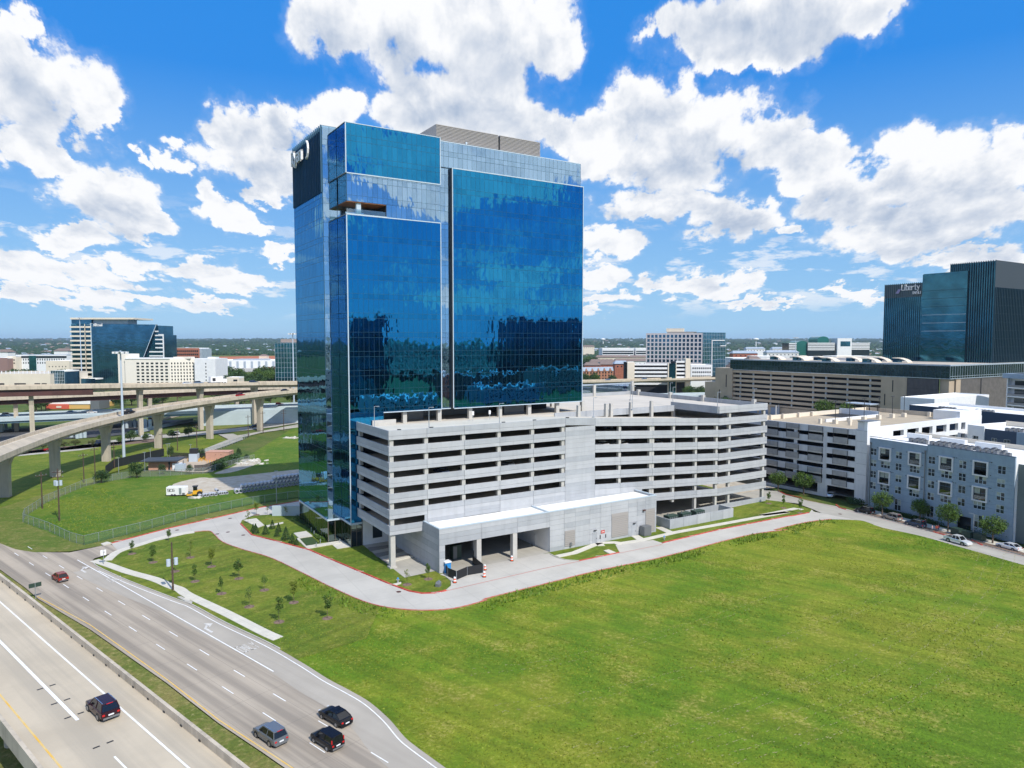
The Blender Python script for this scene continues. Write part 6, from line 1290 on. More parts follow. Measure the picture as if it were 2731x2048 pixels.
# buildings across the field behind the camera, seen mirrored in the blue front
o = flatblock('mirrored_office_tower', 'dark office tower behind the viewpoint, mirrored in the left glass box', (262, -96), radians(37), 28, 24, 62, OG_DARK); grid(o, 'x', 0, 0, 28, 0, 62, 16, [4*i for i in range(1, 15)], ROOFG)
o = flatblock('mirrored_office_slab', 'wide dark office slab behind the viewpoint, mirrored in the right glass front', (470, -75), radians(32), 90, 30, 66, OG_DARK); grid(o, 'x', 0, 0, 90, 0, 66, 40, [4*i for i in range(1, 16)], ROOFG)
for i, (x, y, L_, h, m_) in enumerate(((250, -150, 60, 22, CREAM), (330, -60, 70, 18, BRICK), (180, -120, 50, 14, WHITEW), (420, -20, 60, 20, TANC), (300, -10, 50, 12, ROOFG), (200, -30, 44, 10, CREAM))):
    o = flatblock('mirrored_low_building', ('cream', 'brick', 'white', 'tan', 'grey metal', 'small cream')[i]+' low building behind the viewpoint, mirrored in the tower glass', (x, y), radians(35), L_, 24, h, m_, cat='building'); winrows(o, WINB, 1, L_-1, int(L_/5), [h-4-4*j for j in range(int(h/5))], 2.4, 1.8, y=24.02)
# ---------------------------------------------------------------- vehicles
GLASSC = mat('car_glass', (.012,.014,.018), .05, .2, spec=.8)
TYRE = mat('tyre_rubber', (.02,.02,.02), .8); RIM = mat('wheel_rim', (.35,.36,.38), .35, .8); TAIL = mat('tail_lamp_red', (.55,.01,.01), .25); HEADL = mat('head_lamp', (.75,.78,.8), .15, .2); PLATE = mat('number_plate', (.75,.77,.78), .5); CHROME = mat('chrome_rail', (.6,.62,.65), .2, .9)
def paint(name, c): return bpy.data.materials.get(name) or mat(name, c, .22, .35, spec=.6)
P = dict(black=paint('black_car_paint', (.010,.011,.014)), white=paint('white_car_paint', (.78,.79,.80)), maroon=paint('maroon_car_paint', (.035,.010,.016)), silver=paint('silver_car_paint', (.17,.19,.215)), copper=paint('copper_red_paint', (.28,.035,.018)), red=paint('red_car_paint', (.42,.01,.01)),
    tan=paint('champagne_paint', (.30,.27,.24)), navy=paint('navy_car_paint', (.03,.05,.10)), green=paint('dark_green_paint', (.03,.05,.04)), bluegrey=paint('blue_grey_paint', (.20,.27,.36)))
TYPES = {'sedan': (4.8, .92, [(-2.4,.62,.80),(-2.33,.80,.86),(-2.1,.99,.90),(-1.4,1.03,.92),(.95,.98,.92),(1.75,.90,.90),(2.2,.74,.84),(2.38,.55,.74)], (-1.95,1.0,-1.1,.2,1.44), .33),
 'suv': (4.75, .95, [(-2.38,.75,.88),(-2.3,1.05,.92),(-1.5,1.10,.95),(.9,1.08,.95),(1.75,1.0,.93),(2.2,.86,.88),(2.38,.6,.80)], (-2.22,1.02,-1.92,.25,1.74), .37),
 'boxy': (4.2, .92, [(-2.1,.75,.86),(-2.04,1.0,.90),(-1.4,1.04,.92),(.8,1.02,.92),(1.6,.96,.90),(1.95,.84,.86),(2.1,.6,.78)], (-1.98,1.02,-1.80,.42,1.64), .34),
 'hatch': (4.2, .90, [(-2.1,.68,.84),(-2.04,.95,.88),(-1.4,1.0,.90),(.8,.98,.90),(1.6,.86,.88),(2.0,.72,.82),(2.1,.5,.74)], (-2.0,1.1,-1.35,.2,1.54), .33),
 'pickup': (5.6, .97, [(-2.8,.62,.92),(-2.76,1.10,.95),(-1.0,1.12,.97),(1.1,1.10,.97),(2.1,1.02,.95),(2.6,.9,.90),(2.8,.62,.82)], (-.85,1.3,-.65,.6,1.82), .42)}
def car(kind, col, p, head, label, cat='car', group=None, z=0, detail=True):
    L, hw, st, (gx0, gx1, tx0, tx1, gh), wr = TYPES[kind]
    o = empty('parked_car' if group == 'parked' else kind+'_car' if kind != 'pickup' else 'pickup_truck', (p[0], p[1], p[2] if len(p) > 2 else z), head, label, cat, None if group == 'parked' else group)
    m = P[col]; b = B(); vs = []; n = 10
    for x, zt, w_ in st:
        zb = .24 if abs(x) < 1.9 else .34
        for y, zz in ((-w_*.86,zb),(-w_*.98,zb+.12),(-w_,.62),(-w_*.985,zt-.10),(-w_*.90,zt),(w_*.90,zt),(w_*.985,zt-.10),(w_,.62),(w_*.98,zb+.12),(w_*.86,zb)): vs.append((x, y, min(zz, zt)))
    fs = [tuple(range(n))[::-1]]; k = len(st)
    for i in range(k-1):
        for j in range(n): fs.append((i*n+j, i*n+(j+1) % n, (i+1)*n+(j+1) % n, (i+1)*n+j))
    fs.append(tuple(range((k-1)*n, k*n))); b.add(vs, fs); b.obj('body', m, o)
    zs = next(zt for x, zt, w_ in st if x > -1.5)-.03; wb, wt = hw*.90, hw*.70; b = B()
    b.add([(gx0,-wb,zs),(gx1,-wb,zs-.06),(gx1,wb,zs-.06),(gx0,wb,zs),(tx0,-wt,gh),(tx1,-wt,gh),(tx1,wt,gh),(tx0,wt,gh)], [(0,3,2,1),(4,5,6,7),(0,1,5,4),(1,2,6,5),(2,3,7,6),(3,0,4,7)])
    b.obj('window_glass', GLASSC, o)
    B().prism([(tx0-.1,-wt-.03),(tx1+.05,-wt-.03),(tx1+.05,wt+.03),(tx0-.1,wt+.03)], gh-.05, gh+.03).obj('roof', m, o)
    if detail:
        for s in (-1, 1):
            for x0, x1 in ((gx0, tx0), (gx1, tx1)): B().tube((x0,s*wb,zs),(x1,s*wt,gh),.055,n=5).obj('pillar', m, o)
            xm = (gx0+gx1)/2-.1; B().tube((xm,s*(wb+.005),zs),((tx0+tx1)/2,s*(wt+.005),gh),.05,n=5).obj('pillar', m, o)
            B().box(gx1-.45, s*hw*.98, zs-.02, gx1-.22, s*(hw+.18), zs+.14).obj('wing_mirror', m, o)
            B().box(-L/2-.015, s*hw*.60, .70, -L/2+.06, s*hw*.86, .86).obj('tail_lamp', TAIL, o); B().box(L/2-.22, s*hw*.5, .60, L/2-.03, s*hw*.82, .74).obj('headlight', HEADL, o)
        B().box(-L/2-.03, -.26, .52 if kind == 'sedan' else .62, -L/2, .26, .66 if kind == 'sedan' else .76).obj('number_plate', PLATE, o); B().box(-L/2-.05, -hw*.8, .32, -L/2+.05, hw*.8, .50).obj('bumper', GREYM if kind != 'sedan' else m, o)
        if kind == 'suv':
            for s in (-1, 1): B().box(tx0, s*wt*.92-.03, gh+.03, tx1-.1, s*wt*.92+.03, gh+.10).obj('roof_rail', CHROME, o)
            B().box(tx0-.16, -.3, gh-.03, tx0-.09, .3, gh+.02).obj('brake_light', TAIL, o)
        if kind == 'boxy':
            for s in (-1, 1): B().box(gx0-.06, s*wb*.95-.06, zs, gx0+.02, s*wb*.95+.04, gh-.2).obj('tail_lamp', TAIL, o)
    if kind == 'pickup':
        B().box(-2.65, -.80, 1.121, -.95, .80, 1.14).obj('bed_floor', BLACKM, o)
        for q in ((-2.74,-.9,1.05,-.95,-.8,1.22), (-2.74,.8,1.05,-.95,.9,1.22), (-2.78,-.9,1.05,-2.68,.9,1.22)): B().box(*q).obj('bed_side', m, o)
    for x in (-L*.29, L*.30):
        for s in (-1, 1):
            w = B().tube((x,s*(hw-.20),wr),(x,s*(hw+.015),wr),wr,n=14).obj('wheel', TYRE, o)
            B().tube((x,s*(hw),wr),(x,s*(hw+.03),wr),wr*.62,n=10).obj('rim', RIM, w)
            if detail: B().tube((x,s*(hw-.12),wr+.02),(x,s*(hw+.004),wr+.02),wr+.07,n=14).obj('wheel_arch', BLACKM, o)
    return o
HD = atan2(.6577, -.7533)
car('suv', 'maroon', (*(-42.43,70.84), 6.5), HD, 'dark maroon SUV with roof rails driving on the pale bridge deck', 'SUV')
car('hatch', 'copper', (-85.08,130.17), HB, 'copper red hatchback on the wide road near the junction')
car('suv', 'silver', (-27.36,77.13), HB, 'silver grey SUV with dark windows on the wide road, nearest the bottom edge', 'SUV')
car('sedan', 'black', (-20.98,81.04), HB, 'black sedan furthest right on the wide road beside the grass')
car('boxy', 'black', (-20.66,76.15), HB, 'black boxy hatchback with tall red tail lamps between the sedan and silver SUV')
SH = atan2(SD[1], SD[0])
car('pickup', 'white', (99.09,154.21), SH, 'white pickup truck with a loaded bed driving on the apartment street', 'pickup truck')
car('sedan', 'white', (107.39,149.91), SH+pi, 'white sedan parked on the apartment street at the right edge')
car('suv', 'black', (92.39,182.07), SH+pi, 'black SUV parked under the first street tree by the blue apartments', 'SUV')
car('suv', 'tan', (95.55,174.92), SH+pi, 'champagne SUV parked between the first two street trees', 'SUV')
car('suv', 'navy', (97.93,168.68), SH+pi, 'dark SUV parked in deep tree shade with its tailgate end near people', 'SUV')
car('sedan', 'white', (92.6,201.25), WA+radians(100), 'white car leaving the white garage entrance')
rp = smooth(RP, 5); up_ = smooth([(-300,250,25.5),(-250,283,25),(-211,310,24.4),(-176,334,23.6),(-157,355,22.8),(-137,376,22),(-95,416,20),(-30,475,16.5),(60,545,13.4),(150,600,12.6),(300,680,12)], 5)
def onpath(path, px, d, back=False):                 # a car on a curved road: where the path has this direction from the viewpoint
    t = (px-1365.5)/1880; i = min(range(len(path)-1), key=lambda i: abs(path[i][0]/path[i][1]-t)); a, c = path[i], path[i+1]; h = atan2(c[1]-a[1], c[0]-a[0])
    return (a[0]-sin(h)*d, a[1]+cos(h)*d, a[2]+.02), h+(pi if back else 0)
for path, px, d, col, kind, bk_, L in ((rp, 335, 1.0, 'black', 'pickup', 0, 'black pickup truck on the curved flyover ramp behind the mast'), (rp, 633, .6, 'red', 'suv', 0, 'dark red SUV on the curved flyover ramp'), (rp, 754, .6, 'black', 'sedan', 0, 'black car on the curved ramp nearest the blue tower'),
    (up_, 503, 2.5, 'white', 'sedan', 0, 'white car on the highest flyover, leftmost'), (up_, 541, 2.2, 'bluegrey', 'suv', 0, 'blue grey car on the highest flyover left of the box truck'), (up_, 689, 2.2, 'navy', 'suv', 0, 'dark blue car on the highest flyover right of the box truck'),
    (up_, 1637, 2, 'bluegrey', 'suv', 1, 'silver blue car on the flyover right of the tower, leftmost'), (up_, 1738, 2, 'bluegrey', 'suv', 1, 'silver blue car on the far flyover, second from the left'), (up_, 1780, 2, 'green', 'pickup', 0, 'dark pickup on the far flyover, third from the left'), (up_, 1801, 2, 'black', 'sedan', 0, 'dark car on the far flyover right behind the pickup'), (up_, 1835, 2.4, 'white', 'suv', 1, 'white car on the far flyover'), (up_, 1875, 2, 'green', 'pickup', 0, 'green pickup on the far flyover beside the red car'), (up_, 1890, 2.4, 'red', 'sedan', 0, 'dark red car furthest right on the far flyover'),
    (hp, 743, 9, 'red', 'suv', 0, 'bright red SUV on the elevated highway near the tower'), (hp, 746, -3, 'black', 'sedan', 0, 'black car on the elevated highway below the red one'), (hp, 252, 3, 'white', 'suv', 0, 'white car on the elevated highway behind the ramp'), (hp, 165, 9, 'bluegrey', 'sedan', 0, 'grey car on the elevated highway before the red store'), (hp, 40, 3, 'bluegrey', 'sedan', 0, 'grey blue car on the elevated highway at the far left'), (hp, 24, 9, 'black', 'suv', 0, 'black car on the elevated highway at the far left edge'), (hp, 282, 10, 'white', 'sedan', 0, 'white car further back on the elevated highway')):
    p, h = onpath(path, px, d, bk_); car(kind, col, p, h, L, detail=False)
bkp = smooth(bk, 4)
for px, d, col, kind, L in ((234, -5, 'navy', 'suv', 'dark car on the tree-lined road below the highway'), (365, -5, 'white', 'sedan', 'white car passing the trees below the highway, left one'), (463, -5, 'white', 'suv', 'white car passing the trees below the highway, right one'), (656, -6, 'black', 'sedan', 'black car in the flyover shadow on the road below the highway'), (130, -5, 'red', 'sedan', 'orange red car partly behind the olive trees on the far left')):
    p, h = onpath([(a, c, .1) for a, c in bkp], px, d, True); car(kind, col, p, h, L, detail=False)
p, h = onpath(up_, 590, 2.4, False); o = empty('box_truck', p, h, 'white box truck on the highest flyover', 'truck'); B().box(-4.5,-1.2,1,2,1.2,3.9).obj('cargo_box', WHITEPL, o); B().box(2.1,-1.1,.6,4,1.1,2.6).obj('cab', WHITEPL, o); B().box(3.2,-1.0,1.7,4.03,1.0,2.4).obj('windscreen', GLASSC, o); B().box(-3.6,-1.24,1.6,-2,-1.2,3.2).obj('side_marking', DARKM, o)
for x in (-3, 3):
    for s in (-1, 1): B().tube((x,s*.9,.5),(x,s*1.2,.5),.5,n=10).obj('wheel', TYRE, o)
for s_, t_, col, L in ((55.6, 3.2, 'white', 'white car parked inside the garage, left bay of the sloping floors'), (61.5, 3.2, 'white', 'white car parked inside the garage, second bay of the sloping floors'), (73, 3.4, 'silver', 'silver car parked inside the garage, third bay of the sloping floors'), (13, 3.4, 'navy', 'dark blue car parked inside the garage behind the second front bay'), (29, 3.4, 'silver', 'grey car parked inside the garage behind the fourth front bay')):
    k = 2 if s_ > 40 else 3; zf = TOP[k]-1.05+(rz(s_) if s_ > 42 else 0)+.05
    car('sedan', col, (*gl(s_, t_), zf), A32+pi/2, L, detail=False)
# people beside the parked SUV
def person(p, label, shirt, legs, h=1.75, rot=0):
    o = bpy.data.meshes.new('person'); s = h/1.75
    vs = [(0,0,.95),(0,0,1.2),(0,0,1.45),(0,0,1.58),(0,.02,1.66),(-.2,0,1.42),(-.28,.02,1.15),(-.25,.12,.95),(.2,0,1.42),(.28,.02,1.15),(.26,.12,.95),(-.1,0,.9),(-.12,.02,.5),(-.12,0,.06),(.1,0,.9),(.13,.04,.5),(.14,0,.06),(-.12,.14,.04),(.14,.14,.04)]
    es = [(0,1),(1,2),(2,3),(3,4),(2,5),(5,6),(6,7),(2,8),(8,9),(9,10),(0,11),(11,12),(12,13),(0,14),(14,15),(15,16),(13,17),(16,18)]
    rr = [.16,.15,.14,.06,.105,.07,.05,.035,.07,.05,.035,.10,.07,.05,.10,.07,.05,.04,.04]
    o.from_pydata([(x*s,y*s,z*s) for x,y,z in vs], es, []); ob = link('person', o, None, (*p, 0), rot, label=label, category='person')
    md = ob.modifiers.new('skin', 'SKIN'); ob.modifiers.new('sub', 'SUBSURF').levels = 1
    for i, r in enumerate(rr): ob.data.skin_vertices[0].data[i].radius = (r*s, r*s)
    ob.data.skin_vertices[0].data[0].use_root = True
    mm = bpy.data.materials.new('person_'+shirt[0]); mm.use_nodes = True; k = N(mm.node_tree); g = k.n('ShaderNodeTexCoord'); sp = k.n('ShaderNodeSeparateXYZ'); mm.node_tree.links.new(g.outputs['Object'], sp.inputs[0])
    c = k.mix(k.m('GREATER_THAN', sp.outputs[2], .92*s), legs, shirt[1]); c = k.mix(k.m('GREATER_THAN', sp.outputs[2], 1.52*s), c, (.40,.24,.17)); mm.node_tree.links.new(c, mm.node_tree.nodes['Principled BSDF'].inputs[0]); ob.data.materials.append(mm)
    b = B(); 
    for a in range(6): b.tube((0,-.01,1.66*s+a*.012),(0,-.01,1.678*s+a*.012),.112*s-a*.008,.105*s-a*.012,10)
    b.obj('hair', DARKM, ob)
person((98.95,163.57), 'person in a pale pink shirt standing on the kerb by the parked SUV', ('pink', (.65,.42,.42)), (.08,.09,.14), 1.72, 1)
person((99.78,163.35), 'person in an orange red shirt standing nearest the red kerb', ('orange', (.60,.12,.05)), (.10,.10,.13), 1.75, 2)
person((100.6,163.92), 'person in a dark red and blue outfit behind the orange shirt', ('wine', (.25,.05,.08)), (.05,.07,.16), 1.65, 3)
person((100.31,168.68), 'person in dark clothes at the back of the shaded SUV', ('dark', (.03,.03,.04)), (.02,.02,.03), 1.78, 0)
# ---------------------------------------------------------------- poles, masts, signs
def pole(base, h, label, arms=1, transf=0, rot=.6, lean=0, cat='utility pole', grp='wooden utility poles'):
    o = empty('utility_pole', (*base, 0), rot, label, cat, grp)
    B().tube((0,0,0),(lean,0,h),.19,.12,8).obj('pole', POLEW, o)
    for i in range(arms): B().box(lean-1.3,-.08,h-1.0-i*1.2,lean+1.3,.08,h-.85-i*1.2).obj('crossarm', POLEW, o)
    for i in range(arms):
        for x in (-1.2, -.4, .4, 1.2): B().tube((lean+x,0,h-.85-i*1.2),(lean+x,0,h-.6-i*1.2),.07,n=6).obj('insulator', GALV, o)
    for i in range(transf): 
        x = (-.65, .65, 0)[i]; y = (0, 0, -.6)[i]; B().tube((lean+x,y,h-4.2),(lean+x,y,h-3.0),.36,n=10).obj('transformer', STEELP, o)
    return o
pole((-125.89, 186.56),9.9,'wooden pole leftmost inside the chain-link corner',1,0,0.9)
pole((-113.09, 173.72),13.2,'tall wooden pole with crossarm and three transformers in the field',2,3,0.1)
pole((-135.69, 221.17),9.6,'wooden pole right of the third ramp pier',1,0,0.9)
pole((-138.24, 231.48),9.8,'wooden pole left of the fourth ramp pier',1,0,0.9)
pole((-140.19, 246.25),9.2,'wooden pole between the fourth pier and the big mast',1,0,0.9)
pole((-137.71, 275.6),9.1,'wooden pole in front of the fifth ramp pier',1,0,0.9)
pole((-136.78, 286.13),9.7,'wooden pole right of the fifth ramp pier',1,0,0.9)
pole((-132.72, 294.76),9.7,'wooden pole left of the sixth ramp pier',1,0,0.9)
pole((-122.87, 326.4),10.4,'wooden pole at the start of the diagonal lane',1,0,0.9)
pole((-120.86, 340.2),10.8,'wooden pole beside the last ramp pier',1,0,0.9)
pole((-113.87, 349.7),10.9,'wooden pole nearest the tower on the back road',2,0,0.3)
pole((-61.19, 124.71),8.8,'dark wooden pole with transformers beside the wide road sidewalk',0,2,0.8)
def mast(p, h, label):
    o = empty('light_mast', (*p, 0), 0, label, 'light mast'); B().tube((0,0,0),(0,0,h),.55,.25,12).obj('pole', STEELP, o); B().tube((0,0,0),(0,0,.4),1.1,n=14).obj('base', WALK, o)
    B().tube((0,0,h-.5),(0,0,h-.3),2.2,n=14).obj('ring', GALV, o)
    for i in range(8): a = i*pi/4; B().box(2.3*cos(a)-.4,2.3*sin(a)-.4,h-1.1,2.3*cos(a)+.4,2.3*sin(a)+.4,h-.4).obj('lamp_head', WHITEPL, o)
mast((-145.8,262.69), 41.25, 'tall pale blue steel light mast in front of the curved ramp')
mast((-130.36, 420), 49.67, 'tall thin light mast just left of the blue tower')
mast((-378.85, 620), 45+62*.33, 'tall thin light mast standing before the banded office')
mast((281.24, 700), 45+9*.372, 'light mast in front of the green vaulted office')
for i, (b_, t_) in enumerate([((100.41,195.19),3.19),((106.56,160.44),5.06)]):
    o = empty('street_lamp', (*b_, 0), SH, ('grey street lamp at the left end of the blue apartments', 'grey street lamp beside the white pickup truck')[i], 'street lamp', 'street lamps on the apartment street'); B().tube((0,0,0),(0,0,t_),.09,.07).obj('pole', GALV, o); B().box(-1.2,-.1,t_-.08,0,.1,t_).obj('lamp_arm', GALV, o)
for (b_, t_, L) in [((-65.15,192.77),9.06,'slim dark lamp post standing before the concrete pipes'),((-133.13,236.37),5.46,'slim pale lamp post left of the substation roof'),((-136.66,264.24),4.13,'slim lamp post behind the substation roof'),((-131.79,267.39),5.62,'left one of two close steel poles by the big shrub'),((-130.99,267.39),5.73,'right one of two close steel poles by the big shrub'),((-125.88,273.92),4.39,'slim lamp post beside the grey substation tower'),((-126.26,240.17),6.75,'thick steel pole at the corner of the dark substation roof')]:
    o = empty('lamp_post', (*b_, 0), .3, L, 'lamp post', 'slim lamp posts about the substation'); B().tube((0,0,0),(0,0,t_),.1,.07).obj('pole', GALV, o); B().box(-.5,-.12,t_-.1,.5,.12,t_).obj('lamp_head', GALV, o)
def roadsign(p, h, w_, hh, label, m, rot):
    o = empty('road_sign', (*p, 0), rot, label, 'road sign'); B().tube((0,0,0),(0,0,h),.06).obj('post', GALV, o); B().box(-w_/2,-.03,h-hh,w_/2,.03,h).obj('sign_board', m, o); return o
o = roadsign((-82.14,139.31), 3.0, 1.0, 1.1, 'white turn sign on a post at the junction corner', WHITEPL, .5)
b = B(); b.box(-.05,-.05,2.1,.05,-.032,2.6); b.box(-.05,-.05,2.5,.3,-.032,2.6); b.obj('arrow', BLACKM, o)
roadsign((-82.99,120.28), 2.9, 1.9, .75, 'dark backed road sign on a post beside the bridge barrier', GREENB, HB+pi/2)
# fire hydrants, grates, manholes, rock
for p, L in (((-21.19,128.45), 'blue topped fire hydrant on a concrete pad near the red kerb'), ((34.35,156.66), 'blue fire hydrant by the walled generator yard drive')):
    o = empty('fire_hydrant', (*p, .1), 0, L, 'fire hydrant'); b = B(); b.tube((0,0,0),(0,0,.75),.16,n=10); b.tube((0,0,.55),(.3,0,.55),.09); b.tube((0,0,.55),(-.3,0,.55),.09); b.obj('body', GALV, o); B().tube((0,0,.75),(0,0,.98),.2,.08,10).obj('bonnet', BLUEPL, o)
o = empty('landscape_rock', (*(-13.51,126.6), 0), 0, 'small dark boulder on the lawn at the driveway bend', 'rock'); b = B(); b.prism([(-.5,-.3),(.2,-.45),(.55,.1),(.1,.45),(-.4,.3)], 0, [.7,.5,.9,1.1,.8]); b.obj('rock', GREYM, o)
for i, p in enumerate([(-20.3,123.78),(-71.4,176.07),(-79.5,164.94),(-66.77,163.23),(-62.18,160.63),(-68.59,161.57),(85.15,180.48)]):
    b = B(); b.tube((*p,.06),(*p,.075),.45,n=14); tag(b.obj('manhole_cover', BROWNST), ('brown manhole cover in the driveway bend', 'brown manhole cover in the street before the tower shadow', 'small drain cover in the middle of the side street', 'drain cover where the driveway meets the street', 'drain cover on the driveway by the conifers', 'drain cover by the red kerb tip', 'dark manhole cover at the street fork')[i], 'manhole cover')
b = B(); b.prism(ccw([(-58.64,120.9),(-58.11,121.2),(-54.93,118.66),(-54.62,117.48)]), .05, .22); b.obj('inlet_slab', KERB, kind='structure'); 
b = B(); b.prism(ccw([(-57.09,119.98),(-57.09,120.71),(-55.64,119.98),(-55.76,119.01)]), .05, .24); b.obj('inlet_slab', WALK, kind='structure')
b = B(); b.prism(ccw([(-90.87,153.28),(-90.41,154.89),(-88.71,153.82),(-89.52,152.02)]), .03, .22); b.obj('inlet_slab', WALK, kind='structure')
b = B(); b.prism(ccw([(19.61,148.28),(20.81,149.1),(22.06,146.84),(20.61,145.89)]), .03, .2); b.obj('drain_grate', WALK, kind='structure')
# chain link fence round the enclosed field
def fence(name, label, pts, h, every, m, post, rail=True, cat='fence', sub=None):
    o = empty(name, (*pts[0], 0), 0, label, cat); pts = [(p[0]-o.location[0], p[1]-o.location[1]) for p in pts]; n = int(plen(pts)/every)
    for i in range(n+1):
        x, y, a = along(pts, i*plen(pts)/n)
        if i < 290: B().tube((x,y,0),(x,y,h+.08),.05,n=6).obj('post', post, o)
    b = B(); ribbon(b, pts, -.01, .01, .03, h); b.obj('fence_mesh', m, o)
    if rail: b = B(); ribbon(b, pts, -.03, .03, h, h+.06); b.obj('top_rail', post, o)
    return o
def meshmat(name, c, a):
    m = bpy.data.materials.new(name); m.use_nodes = True; t = m.node_tree; k = N(t); b = t.nodes['Principled BSDF']; b.inputs['Base Color'].default_value = (*c, 1); b.inputs['Alpha'].default_value = a; b.inputs['Roughness'].default_value = .8; return m
CHAIN = meshmat('chain_link', (.28,.32,.29), .15); GREENM = meshmat('green_windscreen_mesh', (.10,.20,.12), .24); PICKET = meshmat('dark_picket', (.02,.02,.022), .55)
cf = [(-94.23,152.75),(-98.82,155.44),(-110.2,164.69),(-121.29,172.37),(-124.58,177.9),(-129.46,193.37),(-132.03,214.79),(-130.86,220.08),(-124.93,230.29),(-116.8,231.48)]
fence('chain_link_fence', 'chain-link fence round the corner of the enclosed green field', cf, 2.1, 3.0, CHAIN, GALV)
fence('green_mesh_fence', 'long chain-link fence with green mesh above the side street', [(-94.23,152.75),(-87.93,163.72),(-81.33,178.18),(-71.85,191.05),(-61.08,199.61)], 2.1, 3.2, GREENM, GALV)
fence('chain_link_fence', 'chain-link fence between the substation hedge and the dirt patch', [(-116.8,231.48),(-103.71,236.37),(-101.48,249.54),(-97.41,264.24)], 2.0, 3.2, CHAIN, GALV)
fence('chain_link_fence', 'low fence along the diagonal lane behind the pink building', [(-122.84,277.69),(-120.79,290.57),(-122.14,319.07),(-123.55,329.84)], 1.8, 3.2, CHAIN, GALV)
fence('iron_picket_fence', 'black iron picket fence in front of the substation hedge', [(-109.19,240.17),(-106.18,240.95),(-105.91,260.56),(-105.47,267.39)], 2.2, 2.5, PICKET, DARKM)
fence('iron_picket_fence', 'dark screened fence behind the shelter roof at the substation', [(-136.18,233.9),(-140.65,246.79),(-139.07,256.68),(-135.51,272.26)], 3.0, 2.6, meshmat('dark_screen_mesh', (.012,.016,.018), .92), DARKM)
fence('iron_picket_fence', 'black picket gate line behind the grey substation tower', [(-130.46,267.39),(-116.48,265.81)], 2.2, 2.6, PICKET, DARKM)
# substation pieces
def at2(p): return p
s0 = (-113.36,258.44); s1 = (-108.2,259.98)
o = empty('pink_brick_building', (*(-114.73,261.78), 0), radians(2), 'flat roofed salmon brick building behind yellow bollards', 'building'); B().box(0,0,0,8.6,5,3.2).obj('wall', PINK, o); B().box(-.1,-.1,3.2,8.7,5.1,3.35).obj('roof', PINK, o)
for x in (7, 11): B().box(x*.5,-.12,2.2,x*.5+.4,0,2.35).obj('wall_light', BROWNST, o)
for i, p in enumerate([(-116.39,259.65),(-116.7,261.17),(-116.96,262.69),(-115.65,260.56),(-116.17,262.69),(-116.43,264.24),(-114.67,261.17),(-112.39,257.57),(-111.27,256.98),(-110.2,256.39),(-109.26,256.1),(-108.57,256.39),(-107.82,256.68),(-107.27,257.57),(-120.84,260.56)]):
    o = tag(B().tube((*p,0),(*p,1.2),.12,n=8).obj('bollard', YELLOWM), 'yellow bollard before the salmon brick building, '+(nth(i)+' from the left in the back row' if i < 7 else nth(i-7)+' from the left in the front row' if i < 14 else 'alone left of the grey tower'), 'bollard', 'yellow bollards at the substation')
o = empty('grey_substation_tower', (*(-118.45,260.56), 0), .1, 'blue grey cabinet tower with a black louvred top', 'equipment tower'); B().box(-1.5,-1.2,0,1.5,1.2,3.0).obj('lower_body', STEELP, o); B().box(-1.3,-1.1,3.0,1.3,1.1,4.9).obj('upper_louvre', DARKM, o)
o = empty('shelter', (*(-126.11,241.47), 0), .12, 'open shelter with a flat dark roof over a brown wall', 'shelter'); B().box(0,1,0,8,6,2.8).obj('wall', PINK, o); B().box(-2,-1,3.2,10.5,7,3.6).obj('roof', mat('dark_slate_roof', (.05,.06,.075), .6), o); B().box(8.2,.2,0,11,2,2.4).obj('white_wall', WHITEW, o); B().box(7,0,0,7.4,.5,3.2).obj('post', DARKM, o)
o = empty('transformer_unit', (*(-114.82,241.99), 0), 0, 'small grey transformer unit in the substation yard', 'cabinet'); B().box(-1.5,-1,0,1.5,1,2.4).obj('body', STEELP, o); B().tube((-1,0,2.4),(-1,0,3.6),.15).obj('bushing', GREYM, o); B().tube((1,0,2.4),(1,0,3.6),.15).obj('bushing', GREYM, o)
# trailer, roller, pipes
tr = (-97.11,202.69)
o = empty('cargo_trailer', (*tr, 0), radians(3), 'white enclosed cargo trailer with black letters in the grass field', 'trailer')
B().prism([(-2.9,-1.1),(2.4,-1.1),(2.9,0),(2.4,1.1),(-2.9,1.1)], .4, 2.6).obj('box', WHITEPL, o); B().box(-2.85,-1.05,2.6,2.4,1.05,2.68).obj('roof', WHITEPL, o); B().box(.7,-1.14,.55,1.4,-1.11,2.4).obj('door', GALV, o); B().box(1.6,-1.14,.42,2.36,-1.11,1.0).obj('kick_plate', GREYM, o)
for x in (-1.3, -.5): B().tube((x,-1.16,.34),(x,-.9,.34),.34,n=12).obj('wheel', TYRE, o); B().tube((x,.9,.34),(x,1.16,.34),.34,n=12).obj('wheel', TYRE, o)
sign(o, 'SCG', (-2.5, -1.11), 0, 1.45, .17, .11, BLACKM, th=.9, dep=.03, gap=1.0, name='letter')
o = empty('soil_compactor', (*(-91.89,202.14), 0), radians(20), 'yellow soil compactor with canopy beside the white trailer', 'roller')
B().tube((-1.5,-.9,.6),(-1.5,.9,.6),.6,n=16).obj('drum', GREYM, o); B().box(-2.2,-1.05,.4,-.7,1.05,.8).obj('drum_frame', YELLOWM, o); B().box(-.6,-.7,.6,1.8,.7,1.7).obj('engine_body', YELLOWM, o); B().box(-.5,-.6,1.7,.6,.6,2.8).obj('cab', GLASSC, o); B().box(-.7,-.75,2.8,.8,.75,2.95).obj('canopy', DARKM, o)
for s in (-1, 1): B().tube((1.2,s*.7,.75),(1.2,s*1.1,.75),.75,n=14).obj('wheel', TYRE, o)
pm = None
